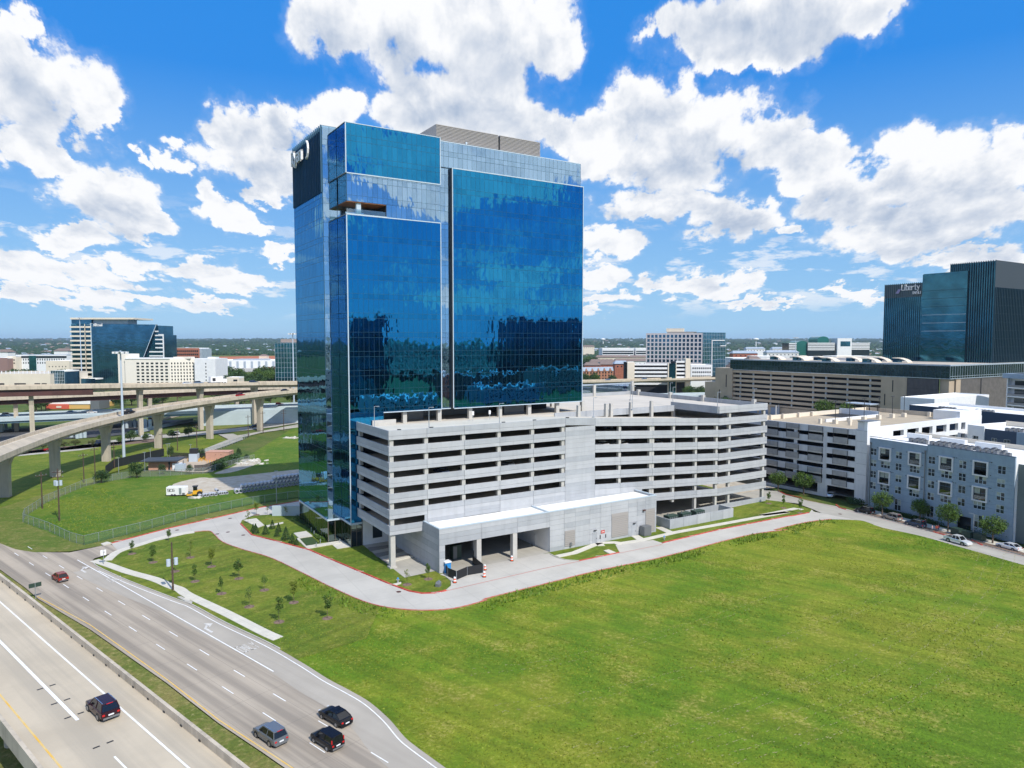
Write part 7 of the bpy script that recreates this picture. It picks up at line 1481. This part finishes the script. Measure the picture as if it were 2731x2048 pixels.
def cpipe(p, z, label, r=.64, rot=1.0, L=2.5, grp='large concrete pipes stacked in the tower shadow'):
    global pm
    if pm is None:
        b = B(); n = 16
        for (ra, rb, x0, x1) in ((1,1,0,1),(.76,.76,0,1)):
            vs = [(x*3.6-1.8, ra*cos(2*pi*i/n), ra*sin(2*pi*i/n)) for x in (0, 1) for i in range(n)]
            b.add(vs, [(i,(i+1) % n,n+(i+1) % n,n+i) if ra == 1 else (n+i,n+(i+1) % n,(i+1) % n,i) for i in range(n)])
        for e in (0, 1):
            b.add([(e*3.6-1.8, q*cos(2*pi*i/n), q*sin(2*pi*i/n)) for q in (1, .76) for i in range(n)], [(i,(i+1) % n,n+(i+1) % n,n+i) for i in range(n)])
        pm = b.mesh('concrete_pipe', PIPEC)
    o = link('concrete_pipe', pm, None, (*p, z), rot, label=label, category='pipe', group=grp); o.scale = (L/3.6, r, r); return o
a, c = (-81.45,206.01), (-66.49,218.95)
NP = 21; dx, dy = (c[0]-a[0])/17, (c[1]-a[1])/17; pr_ = atan2(dy, dx)+pi/2
pr_ = radians(-62)
for i in range(NP): cpipe((a[0]+dx*i, a[1]+dy*i), 0.66, nth(i)+' concrete pipe from the left in the bottom row of the long stack', rot=pr_)
for i in range(1, NP-1): cpipe((a[0]+dx*(i+.5), a[1]+dy*(i+.5)), 1.78, nth(i-1)+' concrete pipe from the left in the second row of the long stack', rot=pr_)
for i in range(9, NP-2): cpipe((a[0]+dx*(i+1), a[1]+dy*(i+1)), 2.9, nth(i-9)+' concrete pipe from the left in the top row of the long stack', rot=pr_)
for i, p in enumerate([(-89.73,200.6),(-89.03,201.53),(-88.41,201.9),(-87.62,202.46),(-87.17,203.13),(-86.43,202.84),(-86.83,205.04),(-85.7,204.08),(-85.19,204.36),(-84.72,204.75),(-84.11,204.94)]): cpipe((p[0], p[1]), .42 if i != 6 else 1.1, ('first', 'second', 'third', 'fourth', 'fifth', 'sixth', 'raised', 'eighth', 'ninth', 'tenth', 'last')[i]+' small pale concrete pipe counted from the yellow compactor', r=.44, rot=pr_+.2, L=1.9, grp='small concrete pipes lying in the sun')
random.seed(9)
def rubble(p, label, n, r, m=GRAVEL):
    b = B()
    for i in range(n):
        x, y = random.gauss(0, r), random.gauss(0, r*.5); s = random.uniform(.3, .9)
        b.prism([(x-s,y-s*.6),(x+s*.7,y-s),(x+s,y+s*.7),(x-s*.4,y+s)], 0, [random.uniform(.2,.9)*s for _ in range(4)])
    tag(b.obj('rubble_pile', m, kind='stuff', ), label, 'rubble').location = (*p, 0)
rubble((-101.89,323.12), 'pile of white broken concrete in the meadow by the tower', 40, 2.6); rubble((-97.11,261.53), 'white rubble at the end of the hedge', 30, 2.2); rubble((-95.64,254.68), 'scattered white rubble below the hedge end', 24, 3); rubble((-90.59,199.4), 'few broken pipe pieces beside the compactor', 6, 1)
# entrance details
o = empty('entrance_sign_wall', (*(-61.6,178.61), 0), radians(2), 'low pale sign wall with house numbers before the tower entrance', 'sign'); B().box(0,0,0,13.5,.5,2.6).obj('wall', BLUEC, o)
for i in range(4): B().box(10.6+i*.6,-.05,1.9,11.0+i*.6,0,2.4).obj('number', DARKM, o)
for i, (p, L) in enumerate(zip([(-42.5,153.88),(-42.61,150.99),(-38.22,154.1),(-45.79,160.73),(-47.33,163.75),(-45.88,165.04)], ('by the turf corner', 'at the turf front', 'near the lobby glass', 'at the paving edge', 'in the planting', 'beside the lobby corner'))):
    o = tag(B().tube((*p,0),(*p,1.05),.09,n=8).obj('bollard_light', GALV), 'short steel bollard light '+L, 'bollard light', 'bollard lights at the entrance')
B().box(0,0,0,.01,.01,.01)
# ---------------------------------------------------------------- vegetation
rs = np.random.RandomState(4)
def leafcloud(name, m, n, fn, size, flat=.35):       # n leaf quads at points from fn(), one mesh
    c = fn(n); k = len(c); a = rs.normal(size=(k, 3)); a /= np.linalg.norm(a, axis=1)[:, None]
    t = np.cross(a, rs.normal(size=(k, 3))); t /= np.linalg.norm(t, axis=1)[:, None]; u_ = np.cross(a, t); s = (size*rs.uniform(.6, 1.4, k))[:, None]
    v = np.concatenate([c-t*s, c+u_*s*.6, c+t*s, c-u_*s*.6], 1).reshape(-1, 3)
    me = bpy.data.meshes.new(name); me.vertices.add(4*k); me.vertices.foreach_set('co', v.astype('f').ravel()); me.loops.add(4*k); me.loops.foreach_set('vertex_index', np.arange(4*k, dtype='i'))
    me.polygons.add(k); me.polygons.foreach_set('loop_start', np.arange(0, 4*k, 4, dtype='i')); me.polygons.foreach_set('loop_total', np.full(k, 4, 'i')); me.materials.append(m); me.update(); me.validate(); return me
def clumps(K, rx, rz, cz, cr, hollow=.35):
    def fn(n):
        d = rs.normal(size=(K, 3)); d /= np.linalg.norm(d, axis=1)[:, None]; r = rs.uniform(hollow, 1, K)**.6; cc = d*r[:, None]*[rx, rx, rz]; cc[:, 2] += cz
        i = rs.randint(0, K, n); e = rs.normal(size=(n, 3)); e /= np.linalg.norm(e, axis=1)[:, None]; return cc[i]+e*(rs.uniform(.3, 1, n)**.5)[:, None]*cr
    return fn
OAK = [leafcloud('crown', LEAF, 2600, clumps(46, 1.05, .86, 2.0, .42), .075) for _ in range(3)]
OAKD = [leafcloud('crown', LEAFD, 1500, clumps(30, 1.0, .9, 1.75, .46), .10) for _ in range(2)]
OLV = [leafcloud('crown', LEAFR, 900, clumps(22, 1.1, .7, 1.5, .42), .10)]
def young(m, K, n): return leafcloud('crown', m, n, lambda q: clumps(K, .66, 1.35, 2.75, .34, .1)(q), .105)
YNG = [young(LEAF, 18, 760) for _ in range(3)]; YNGY = young(LEAFY, 19, 820); SPR = [young(LEAFY, 10, 240), young(LEAF, 10, 230)]
def cone(n):
    z = rs.uniform(.05, 1, n)**1.3; r = (1-z)*.42*rs.uniform(.6, 1.05, n)+.02; a = rs.uniform(0, 2*pi, n); r *= 1+.18*np.sin(a*5+z*20); return np.stack([r*np.cos(a), r*np.sin(a), z], 1)
CON = [leafcloud('foliage', LEAFD, 700, cone, .045) for _ in range(2)]
TRK = {}
def trunkmesh(kind):
    if kind in TRK: return TRK[kind]
    b = B()
    if kind == 'oak':
        b.tube((0,0,-.05),(0,0,1.3),.085,.06,7)
        for i in range(5): a = i*1.3; b.tube((0,0,1.1+.06*i),(.6*cos(a),.6*sin(a),1.9),.045,.015,5)
    elif kind == 'young':
        b.tube((0,0,0),(0,0,3.4),.045,.015,6)
        for i in range(9): a = i*2.3; z = 1.5+i*.22; b.tube((0,0,z),(.45*cos(a),.45*sin(a),z+.35),.016,.006,4)
    else: b.tube((0,0,0),(0,0,.9),.03,.005,5)
    TRK[kind] = b.mesh('trunk', BARK); return TRK[kind]
def tree(p, h, label, kind='oak', grp=None, var=0, wide=1.0, rot=None, z=0, mulch=False):
    cr, tk, unit_ = {'oak': (OAK, 'oak', 2.95), 'dark': (OAKD, 'oak', 2.75), 'olive': (OLV, 'oak', 2.3), 'young': (YNG, 'young', 4.2), 'yellow': ([YNGY], 'young', 4.2), 'sparse': (SPR, 'young', 4.2), 'conifer': (CON, 'con', 1.0)}[kind]
    o = empty({'conifer': 'conifer_shrub', 'young': 'young_tree', 'yellow': 'young_tree', 'sparse': 'young_tree'}.get(kind, 'street_tree' if grp and 'street' in grp else 'tree'), (p[0], p[1], z), rs.uniform(0, 6) if rot is None else rot, label, 'shrub' if kind == 'conifer' else 'tree', grp)
    s = h/unit_; w_ = s*wide
    for nm, me in (('trunk', trunkmesh(tk)), ('crown', cr[var % len(cr)])): x = link(nm, me, o); x.scale = (w_, w_, s)
    if mulch: x = B().tube((0,0,0),(0,0,.10),.95,.75,14).obj('mulch_ring', MULCH, o)
    return o
def grove(n, Y0, Y1, x0, x1, h0, h1, label, grp):      # trees of a belt, told apart by their order from the left
    q = sorted((float(rs.uniform(x0, x1)), float(rs.uniform(Y0, Y1)), float(rs.uniform(h0, h1)), float(rs.uniform(1.0, 1.4))) for _ in range(n))
    for i, (t_, y_, h_, w_) in enumerate(q): tree((t_*y_, y_), h_, label+', '+nth(i)+' from the left', 'oak' if i % 4 == 0 else 'dark', grp, var=i, wide=w_)
tree((-80.24, 146.37),3.1,'young tree nearest the junction sidewalk, beside the turn sign','young','young staked trees on the lawn',mulch=True,wide=0.9)
tree((-72.84, 140.59),3.8,'young tree second along the junction sidewalk, dense and dark','young','young staked trees on the lawn',mulch=True,var=1)
tree((-66.74, 143.8),3.8,'sparse young tree furthest back on the lawn by the driveway','sparse','young staked trees on the lawn',mulch=True)
tree((-59.86, 137.94),4.0,'yellow-green young tree standing behind the middle of the lawn','yellow','young staked trees on the lawn',mulch=True)
tree((-51.67, 130.89),3.9,'bright green young tree in the middle of the lawn','young','young staked trees on the lawn',mulch=True,var=2,wide=1.2)
tree((-59.25, 129.25),3.4,'small narrow young tree right of the tall utility pole','young','young staked trees on the lawn',mulch=True,var=1,wide=0.8)
tree((-65.69, 134.97),3.1,'young tree partly hidden behind the tall utility pole','young','young staked trees on the lawn',mulch=True,wide=0.8)
tree((-51.67, 122.9),3.4,'young tree left of the tree nearest the sidewalk end','young','young staked trees on the lawn',mulch=True,wide=0.85)
tree((-44.46, 116.73),3.8,'thin olive young tree beside the sidewalk','sparse','young staked trees on the lawn',mulch=True,var=1,wide=1.0)
tree((-44.69, 124.67),3.3,'nearly bare young tree in the upper lawn','sparse','young staked trees on the lawn',mulch=True,var=1)
tree((-37.51, 118.65),4.0,'fullest yellow-green young tree by the driveway','yellow','young staked trees on the lawn',mulch=True,wide=1.25)
tree((-37.3, 110.27),4.3,'tall narrow young tree nearest the sidewalk end','young','young staked trees on the lawn',mulch=True,var=1,wide=0.85)
tree((-29.94, 111.78),4.1,'dark round young tree furthest right on the lawn','young','young staked trees on the lawn',mulch=True,var=2,wide=1.15)
tree((-19.37, 127.58),2.9,'sparse young tree beside the fire hydrant','sparse','young staked trees on the lawn',mulch=True)
tree((-15.8, 130.62),3.3,'young tree beside the annex corner','young','young staked trees on the lawn',mulch=True,wide=0.95)
tree((-76.93, 155.44),3.1,'young tree on the sidewalk behind the transformer pole','young','young staked trees on the lawn',wide=1.0)
tree((-66.0, 179.63),3.6,'bright young tree at the edge of the tower shadow','yellow','young staked trees on the lawn',mulch=True,wide=0.9)
tree((-64.7, 170.39),3.5,'bare thin sapling at the driveway island tip','sparse','young staked trees on the lawn')
tree((-63.28, 180.06),2.7,'thin sapling in the tower shadow','sparse','young staked trees on the lawn')
tree((-57.8, 177.9),3.0,'sapling before the sign wall','sparse','young staked trees on the lawn')
tree((70.95, 192.45),3.6,'young tree on the strip past the garage corner','young','young staked trees on the lawn',mulch=True,wide=0.9)
tree((73.05, 187.18),3.7,'narrow young tree nearer the street fork','young','young staked trees on the lawn',mulch=True,wide=0.7,var=1)
tree((75.31, 181.69),4.1,'young tree at the tip of the street corner island','young','young staked trees on the lawn',mulch=True,wide=0.85,var=2)
tree((-61.13, 164.08),1.8,'small dark conifer, first from the left in the island bed','conifer','conifer shrubs by the entrance',wide=0.85,var=0)
tree((-59.8, 162.04),2.4,'small dark conifer, second from the left in the island bed','conifer','conifer shrubs by the entrance',wide=0.85,var=1)
tree((-57.22, 161.33),2.4,'small dark conifer, third from the left in the island bed','conifer','conifer shrubs by the entrance',wide=0.85,var=2)
tree((-57.31, 166.17),2.2,'small dark conifer, fourth from the left in the island bed','conifer','conifer shrubs by the entrance',wide=0.85,var=3)
tree((-54.95, 163.48),2.2,'small dark conifer, fifth from the left in the island bed','conifer','conifer shrubs by the entrance',wide=0.85,var=4)
tree((-53.99, 159.59),2.0,'small dark conifer, sixth from the left in the island bed','conifer','conifer shrubs by the entrance',wide=0.85,var=5)
tree((-51.04, 156.76),3.1,'small dark conifer, seventh from the left in the island bed','conifer','conifer shrubs by the entrance',wide=0.85,var=6)
tree((-48.71, 153.82),2.4,'small dark conifer, eighth from the left in the island bed','conifer','conifer shrubs by the entrance',wide=0.85,var=7)
tree((-47.4, 152.75),1.6,'small dark conifer, ninth from the left in the island bed','conifer','conifer shrubs by the entrance',wide=0.85,var=8)
tree((95.25, 179.01),6.0,'round street tree, first from the left before the blue apartments','oak','street trees along the apartments',wide=1.12,var=0)
tree((101.7, 173.32),5.5,'round street tree, second from the left before the blue apartments','oak','street trees along the apartments',wide=1.1,var=1)
tree((102.65, 163.57),6.8,'round street tree, third from the left before the blue apartments','oak','street trees along the apartments',wide=0.95,var=2)
tree((106.58, 153.89),6.0,'round street tree, fourth from the left before the blue apartments','oak','street trees along the apartments',wide=1.15,var=3)
tree((79.65, 208.67),5.8,'street tree nearest the main garage corner','oak','street trees along the apartments',wide=1.2,var=1)
tree((85.26, 203.78),6.5,'street tree before the mesh screens of the white garage','oak','street trees along the apartments',wide=1.15,var=2)
tree((-194.74, 281.2),4.4,'roadside tree under the curved ramp, first from the left of the row','oak','trees along the back road',wide=1.25,var=0)
tree((-193.19, 288.18),3.5,'roadside tree under the curved ramp, second from the left of the row','olive','trees along the back road',wide=1.4,var=1)
tree((-187.11, 292.32),2.8,'roadside tree under the curved ramp, third from the left of the row','olive','trees along the back road',wide=1.35,var=2)
tree((-185.09, 296.59),3.0,'roadside tree under the curved ramp, fourth from the left of the row','olive','trees along the back road',wide=1.2,var=3)
tree((-177.29, 295.51),3.0,'roadside tree under the curved ramp, fifth from the left of the row','olive','trees along the back road',wide=1.0,var=4)
tree((-169.71, 303.22),3.7,'roadside tree under the curved ramp, seventh from the left of the row','oak','trees along the back road',wide=1.2,var=5)
tree((-170.25, 312.54),4.8,'roadside tree under the curved ramp, eighth from the left of the row','dark','trees along the back road',wide=1.25,var=6)
tree((-162.77, 311.34),3.6,'roadside tree under the curved ramp, ninth from the left of the row','dark','trees along the back road',wide=1.0,var=7)
tree((-184.68, 313.74),2.8,'roadside tree under the curved ramp, sixth from the left of the row','oak','trees along the back road',wide=1.1,var=8)
tree((-156.17, 321.87),4.0,'dark round tree left of two beyond the ramp','dark','trees along the back road',wide=1.3)
tree((-150.47, 326.17),4.7,'dark round tree right of two beyond the ramp','dark','trees along the back road',wide=1.15,var=1)
tree((-130.72, 267.39),4.5,'tall dark bush beside the two steel poles','dark','shrubs and trees about the substation',wide=0.7)
tree((-123.15, 229.11),5.0,'dark bush at the left end of the shelter','dark','shrubs and trees about the substation',wide=1.1)
tree((-118.3, 236.37),3.2,'dark bush in front of the shelter','dark','shrubs and trees about the substation',wide=1.0)
tree((-109.22, 236.37),3.1,'dark conical bush in front of the substation yard','dark','shrubs and trees about the substation',wide=1.0)
tree((-130.18, 221.17),4.0,'wide dark bush at the corner of the chain-link fence','dark','shrubs and trees about the substation',wide=1.6)
tree((-104.4, 267.39),3.9,'tall dark bush at the hedge end','dark','shrubs and trees about the substation',wide=0.7)
tree((-99.66, 262.69),2.3,'round bush past the hedge end','dark','shrubs and trees about the substation',wide=1.2)
tree((-119.03, 267.39),3.6,'bush between the grey tower and the salmon building','dark','shrubs and trees about the substation',wide=1.0)
tree((-103.33, 256.68),1.6,'dark shrub in the hedge row, lowest','dark','shrubs and trees about the substation',wide=1.3)
tree((-103.63, 262.69),1.6,'dark shrub in the hedge row, upper','dark','shrubs and trees about the substation',wide=1.3)
grove(40,560,760,-0.422,-0.301,11,17,'tree in the belt behind the box truck','trees behind the box truck')
grove(16,640,760,-0.420,-0.335,13,18,'tall tree at the back of the belt behind the truck','trees behind the box truck')
grove(18,640,720,-0.720,-0.628,12,17,'tree in the clump behind the beige garage','trees behind the beige garage')
grove(16,545,590,-0.652,-0.557,5,8,'low tree in front of the slanted glass office','trees before the slanted office')
grove(16,470,530,-0.587,-0.476,7,11,'tree seen through the flyovers behind the piers','trees behind the flyover piers')
grove(5,445,455,-0.684,-0.662,8,10,'tree left of the red and yellow store','trees left of the store')
grove(14,470,520,-0.420,-0.338,8,12,'tree beyond the elevated highway under the ramp','trees beyond the highway')
grove(5,470,520,-0.325,-0.293,12,16,'tree just left of the tower beyond the highway','trees beyond the highway by the tower')
grove(7,700,740,0.099,0.154,9,12,'tree in front of the brick townhouses','trees before the townhouses')
grove(12,520,560,0.248,0.282,7,9,'dark tree behind the garage roof, before the green field','trees behind the garage roof')
grove(5,440,470,0.291,0.312,8,10,'dark tree at the foot of the tan garage end','trees at the tan garage end')
grove(22,900,1300,0.102,0.125,12,18,'tree in the wood just right of the blue tower','trees right of the blue tower')
grove(10,1050,1150,0.417,0.513,10,14,'tree in the belt before the green vaulted office','trees before the vaulted office')
tree((171,385),12.5,'green tree before the tan garage, left of two','oak','trees before the tan garage',wide=1.1)
tree((176,370),12.0,'green tree before the tan garage, right of two','oak','trees before the tan garage',var=1,wide=1.1)
# shrubs at the entrance beds and along the apartments: low planting
def bed(name, label, pts, n, h, m, size=.16):
    b0 = np.array(pts, float); cx = b0.mean(0)
    def fn(k):
        w_ = rs.dirichlet([.6]*len(b0), k); q = w_ @ b0; return np.stack([q[:, 0]-cx[0], q[:, 1]-cx[1], rs.uniform(.05, h, k)*rs.uniform(.5, 1, k)], 1)
    o = link(name, leafcloud(name, m, n, fn, size), None, (cx[0], cx[1], .05), kind='stuff', label=label, category='planting'); return o
bed('entrance_planting', 'dark planting bed along the lobby glass', [(-55.24,174.95),(-48.15,167.14),(-42.25,157.11),(-42.47,160.0),(-49.83,171.52),(-56.32,180.35)], 2600, .9, LEAFD)
bed('entrance_planting', 'green shrubs beside the clipped turf', [(-46.13,160.98),(-42.25,157.11),(-41.23,155.25),(-42.56,154.33),(-45.18,159.02)], 900, .8, LEAF)
bed('apartment_hedge', 'dark hedge at the foot of the blue apartments', [ap(1,-1.6), ap(8,-1.4), ap(16,-1.6), ap(23,-1.4), ap(1,-.3), ap(23,-.3)], 5000, 1.1, LEAFD)
bed('apartment_hedge', 'dark shrubs left of the blue apartments', [(94.37,197.21),(98.7,195.69),(96.46,190.29),(92.46,191.25)], 1500, 1.6, LEAFD)
bed('apartment_hedge', 'dark shrubs under the last street tree', [(107.22,164.64),(112.43,169.06),(113.48,159.76),(110.99,155.16),(107.69,161.81)], 2500, 1.5, LEAFD)
bed('barrier_weeds', 'green weeds growing along the bridge barrier', [dk(-5, 4.3), dk(3, 4.6), dk(11, 4.4), dk(6, 4.0)], 900, 1.5, LEAF); bed('barrier_weeds', 'sparse weeds on the barrier near the road sign', [dk(-22, 4.4), dk(-15, 4.5), dk(-10, 4.2)], 200, 1.3, LEAF)
bed('substation_hedge', 'dark hedge row sloping up beside the salmon building', [(-104.38,240.01),(-104.23,246.09),(-104.02,256.17),(-103.79,267.11),(-101.41,262.31),(-100.8,242.0)], 5200, 3.2, LEAFD, .3)
for i, p in enumerate([(103.17,161.12),(103.98,158.42),(105.37,156.45)]): o = empty('utility_box', (*p, 0), SH, ('green utility box behind the pickup bed', 'green utility box under the tree beside the pickup', 'green utility box between pickup and last tree')[i], 'utility box', 'green utility boxes on the kerb strip'); B().box(-1,-.7,0,1,.7,1.5).obj('body', GREENB, o); B().box(-1.05,-.75,1.5,1.05,.75,1.6).obj('lid', GREENB, o)
sheet('kerb_strip_mulch', st_n[6:-3] and [q for q in offs(st_n, .25)[7:]]+[q for q in offs(st_n, 2.2)[7:]][::-1], .16, MULCH)
# grass tufts over the open field, thick near the camera
def inpoly(px, py, poly):
    c = np.zeros(len(px), bool); j = len(poly)-1
    for i in range(len(poly)):
        xi, yi = poly[i][:2]; xj, yj = poly[j][:2]; k = ((yi > py) != (yj > py)) & (px < (xj-xi)*(py-yi)/(yj-yi+1e-12)+xi); c ^= k; j = i
    return c
fpoly = [p for p in fr_right[24:]]+[(300,-200)]+st_s[::-1]+drv_s[::-1]
def tufts(name, label, poly, n, xr, yr, h, m, wd=.10):
    x = rs.uniform(*xr, n*3); y = rs.uniform(*yr, n*3)
    cl = np.sin(x*.21+1.3*np.sin(y*.13))+np.sin(y*.27+x*.05)+rs.normal(size=len(x))*.9; ok = inpoly(x, y, poly) & (cl > -.2)
    if name == 'field_edge_weeds': ok &= inpoly(x, y, fpoly) & ~inpoly(x, y, offs(drv_s, 9)+offs(drv_s, -.4)[::-1])
    x, y = x[ok][:n], y[ok][:n]; k = len(x)
    a = rs.uniform(0, 2*pi, k); hh = h*rs.uniform(.4, 1.5, k); l = rs.normal(0, .35, (k, 2))*hh[:, None]; dx_, dy_ = np.cos(a)*wd*rs.uniform(.5,2,k), np.sin(a)*wd*rs.uniform(.5,2,k)
    v = np.stack([x-dx_, y-dy_, np.zeros(k), x+dx_, y+dy_, np.zeros(k), x+l[:,0], y+l[:,1], hh], 1).reshape(-1, 3)
    me = bpy.data.meshes.new(name); me.vertices.add(3*k); me.vertices.foreach_set('co', v.astype('f').ravel()); me.loops.add(3*k); me.loops.foreach_set('vertex_index', np.arange(3*k, dtype='i')); me.polygons.add(k)
    me.polygons.foreach_set('loop_start', np.arange(0, 3*k, 3, dtype='i')); me.polygons.foreach_set('loop_total', np.full(k, 3, 'i')); me.materials.append(m); me.update(); link(name, me, None, (0,0,.02), kind='stuff', label=label, category='grass')
TUFT = leafmat('tuft_blades', (.10,.165,.012), (.19,.21,.025)); TUFTD = leafmat('weed_blades', (.06,.14,.010), (.11,.17,.016))
tufts('grass_tufts', 'rough grass of the open field', fpoly, 60000, (-40, 120), (60, 200), .11, TUFT, .09)
tufts('field_edge_weeds', 'taller darker weeds along the field edge by the driveway', offs(drv_s, -.3)[8:]+offs(drv_s, -4)[8:][::-1], 26000, (-40, 80), (100, 190), .45, TUFTD, .12)
tufts('field_weeds', 'tall weeds of the enclosed field', [(-119.27,173.72),(-128.36,191.7),(-129.6,217.94),(-104.49,195.06),(-92.81,195.06),(-79.75,191.7),(-88.45,164.69),(-95.2,154.35)], 16000, (-140,-40), (150, 240), .13, TUFT, .12)
b = B()
for t_ in tracks:
    q = smooth([(p[0], p[1]) for p in t_], 12)
    for off_ in (0, 1.7):
        qq = offs(q, off_); tot = plen(qq); d_ = 0
        while d_ < tot:
            x, y, a = along(qq, d_); x += random.gauss(0, .12); y += random.gauss(0, .12); L2 = random.uniform(.1, .5); wv = random.uniform(.03, .10)
            if random.random() < .62: b.add([(x-wv*sin(a)*-1, y-wv*cos(a), .05), (x+L2*cos(a), y+L2*sin(a), .08), (x+wv*sin(a)*-1, y+wv*cos(a), .05)], [(0,1,2)])
            d_ += random.uniform(.15, .6)
b.obj('mown_tracks', TRK_M, None, kind='stuff', label='dry clippings in curved mowing tracks across the field', category='grass')
# far woodland and houses, thinned where buildings stand
def wood(name, label, n, o0, o1, xr, size, m, zf=None, avoid=(), polar=None):
    off = rs.uniform(o0, o1, n); Y_ = 84600/off; t = rs.uniform(*xr, n); X_ = t*Y_; ok = np.ones(n, bool)
    for (ax, ay, r) in avoid: ok &= (X_-ax)**2+(Y_-ay)**2 > r*r
    ok &= ~((t > -.45) & (t < -.32) & (Y_ > 1150) & (Y_ < 2150))
    if polar: a_ = rs.uniform(*polar[:2], n); D_ = polar[2]*(polar[3]/polar[2])**rs.uniform(0, 1, n); X_, Y_ = D_*np.sin(a_), D_*np.cos(a_); ok = np.ones(n, bool)
    X_, Y_ = X_[ok], Y_[ok]; k = len(X_); s = np.maximum(size, Y_*.0026)*rs.uniform(.6, 1.3, k)
    base = np.array([(0,0,1),(1,0,.3),(.31,.95,.35),(-.81,.59,.3),(-.81,-.59,.4),(.31,-.95,.3),(.8,.58,-.5),(-.3,.95,-.5),(-1,0,-.5),(-.3,-.95,-.5),(.8,-.58,-.5)]); F_ = [(0,1,2),(0,2,3),(0,3,4),(0,4,5),(0,5,1),(1,6,2),(2,7,3),(3,8,4),(4,9,5),(5,10,1),(2,6,7),(3,7,8),(4,8,9),(5,9,10),(1,10,6)]
    v = base[None]*rs.uniform(.7, 1.3, (k, 11, 1)); z0 = zf(X_, Y_) if zf else np.zeros(k)
    v = v*s[:, None, None]*[1, 1, .8]; v[:, :, 0] += X_[:, None]; v[:, :, 1] += Y_[:, None]; v[:, :, 2] += (z0+s*.55)[:, None]
    f = (np.array(F_)[None]+11*np.arange(k)[:, None, None]).reshape(-1, 3); me = bpy.data.meshes.new(name); nf = len(f)
    me.vertices.add(11*k); me.vertices.foreach_set('co', v.astype('f').ravel()); me.loops.add(3*nf); me.loops.foreach_set('vertex_index', f.astype('i').ravel()); me.polygons.add(nf)
    me.polygons.foreach_set('loop_start', np.arange(0, 3*nf, 3, dtype='i')); me.polygons.foreach_set('loop_total', np.full(nf, 3, 'i')); me.materials.append(m); me.update(); link(name, me, None, kind='stuff', label=label, category='woodland')
AV = [(o.location[0]+20, o.location[1]+14, 46) for o in C.objects if o.parent is None and o.get('category') in ('office building', 'building', 'hotel', 'warehouse', 'parking garage', 'house', 'store') and 500 < o.location[1] < 1700]
hill = lambda x, y: np.clip((y-5200)/7000, 0, 1)*26*(1+.12*np.sin(x/900)+.08*np.sin(x/310))
wood('far_woodland', 'distant tree canopy reaching to the horizon', 42000, 5.2, 62, (-.80, .80), 6.5, LEAFF, hill, AV)
wood('far_woodland', 'hazy wooded ridge on the horizon', 14000, 5.4, 14, (-.82, .82), 20, LEAFF, hill)
wood('unseen_woodland', 'unseen tree canopy added behind the viewpoint to darken the tower reflections', 9000, 8, 90, (.85, 2.6), 7, LEAFF, None, (), (radians(92), radians(150), 560, 5000)); wood('unseen_woodland', 'unseen tree canopy left of the view, added for the side glass reflections', 5000, 8, 60, (-1.9, -.8), 7, LEAFF, hill)  # unseen woods added to darken what the tower glass mirrors

b = B(); hx = [(-14000+i*700) for i in range(41)]
for i in range(40):
    for (ya, yb) in ((4900, 8000), (8000, 12500), (12500, 15500)): b.quad(*[(x, y, float(hill(np.array(x), np.array(y)))-2) for x, y in ((hx[i],ya),(hx[i+1],ya),(hx[i+1],yb),(hx[i],yb))])
b.obj('hills', G_BASE, kind='structure')
def houses(name, n, o0, o1):
    b = B()
    for i in range(n):
        Y_ = 84600/rs.uniform(o0, o1); X_ = rs.uniform(-.78, .78)*Y_
        if any((X_-a)**2+(Y_-c)**2 < (r+30)**2 for a, c, r in AV) or (-940 < X_ < -620 and 1450 < Y_ < 2200): continue
        s = max(9, Y_*.0032)*rs.uniform(.6, 1.5); h = s*.42; z = float(hill(np.array(X_), np.array(Y_)))+(2 if Y_ < 4500 else Y_*.0012); c = rs.randint(0, 3)
        b.box(X_, Y_, z-4, X_+s*1.6, Y_+s, z+h, c); b.add([(X_-.5,Y_-.5,z+h),(X_+s*1.6+.5,Y_-.5,z+h),(X_+s*1.6+.5,Y_+s+.5,z+h),(X_-.5,Y_+s+.5,z+h),(X_+s*.4,Y_+s/2,z+h*1.7),(X_+s*1.2,Y_+s/2,z+h*1.7)], [(0,1,5,4),(2,3,4,5),(0,4,3),(1,2,5)], 3+rs.randint(0, 2))
    b.obj(name, [WHITEW, CREAM, mat('pinkish_brick', (.45,.30,.25), .9), ROOFB, ROOFG], None, kind='stuff', label='distant houses scattered among the trees', category='houses')
houses('far_houses', 1500, 5.6, 50)

# ---------------------------------------------------------------- air: thin even haze over the whole scene
hm = bpy.data.materials.new('haze'); hm.use_nodes = True; t = hm.node_tree; t.nodes.clear(); k = N(t)
pv = k.n('ShaderNodeVolumePrincipled'); pv.inputs['Color'].default_value = (.62, .78, 1, 1); pv.inputs['Density'].default_value = .000038; pv.inputs['Anisotropy'].default_value = .2
ou = k.n('ShaderNodeOutputMaterial'); t.links.new(pv.outputs[0], ou.inputs[1])
B().box(-15500, -15500, -6, 15500, 15500, 150).obj('haze', hm, None, kind='stuff')
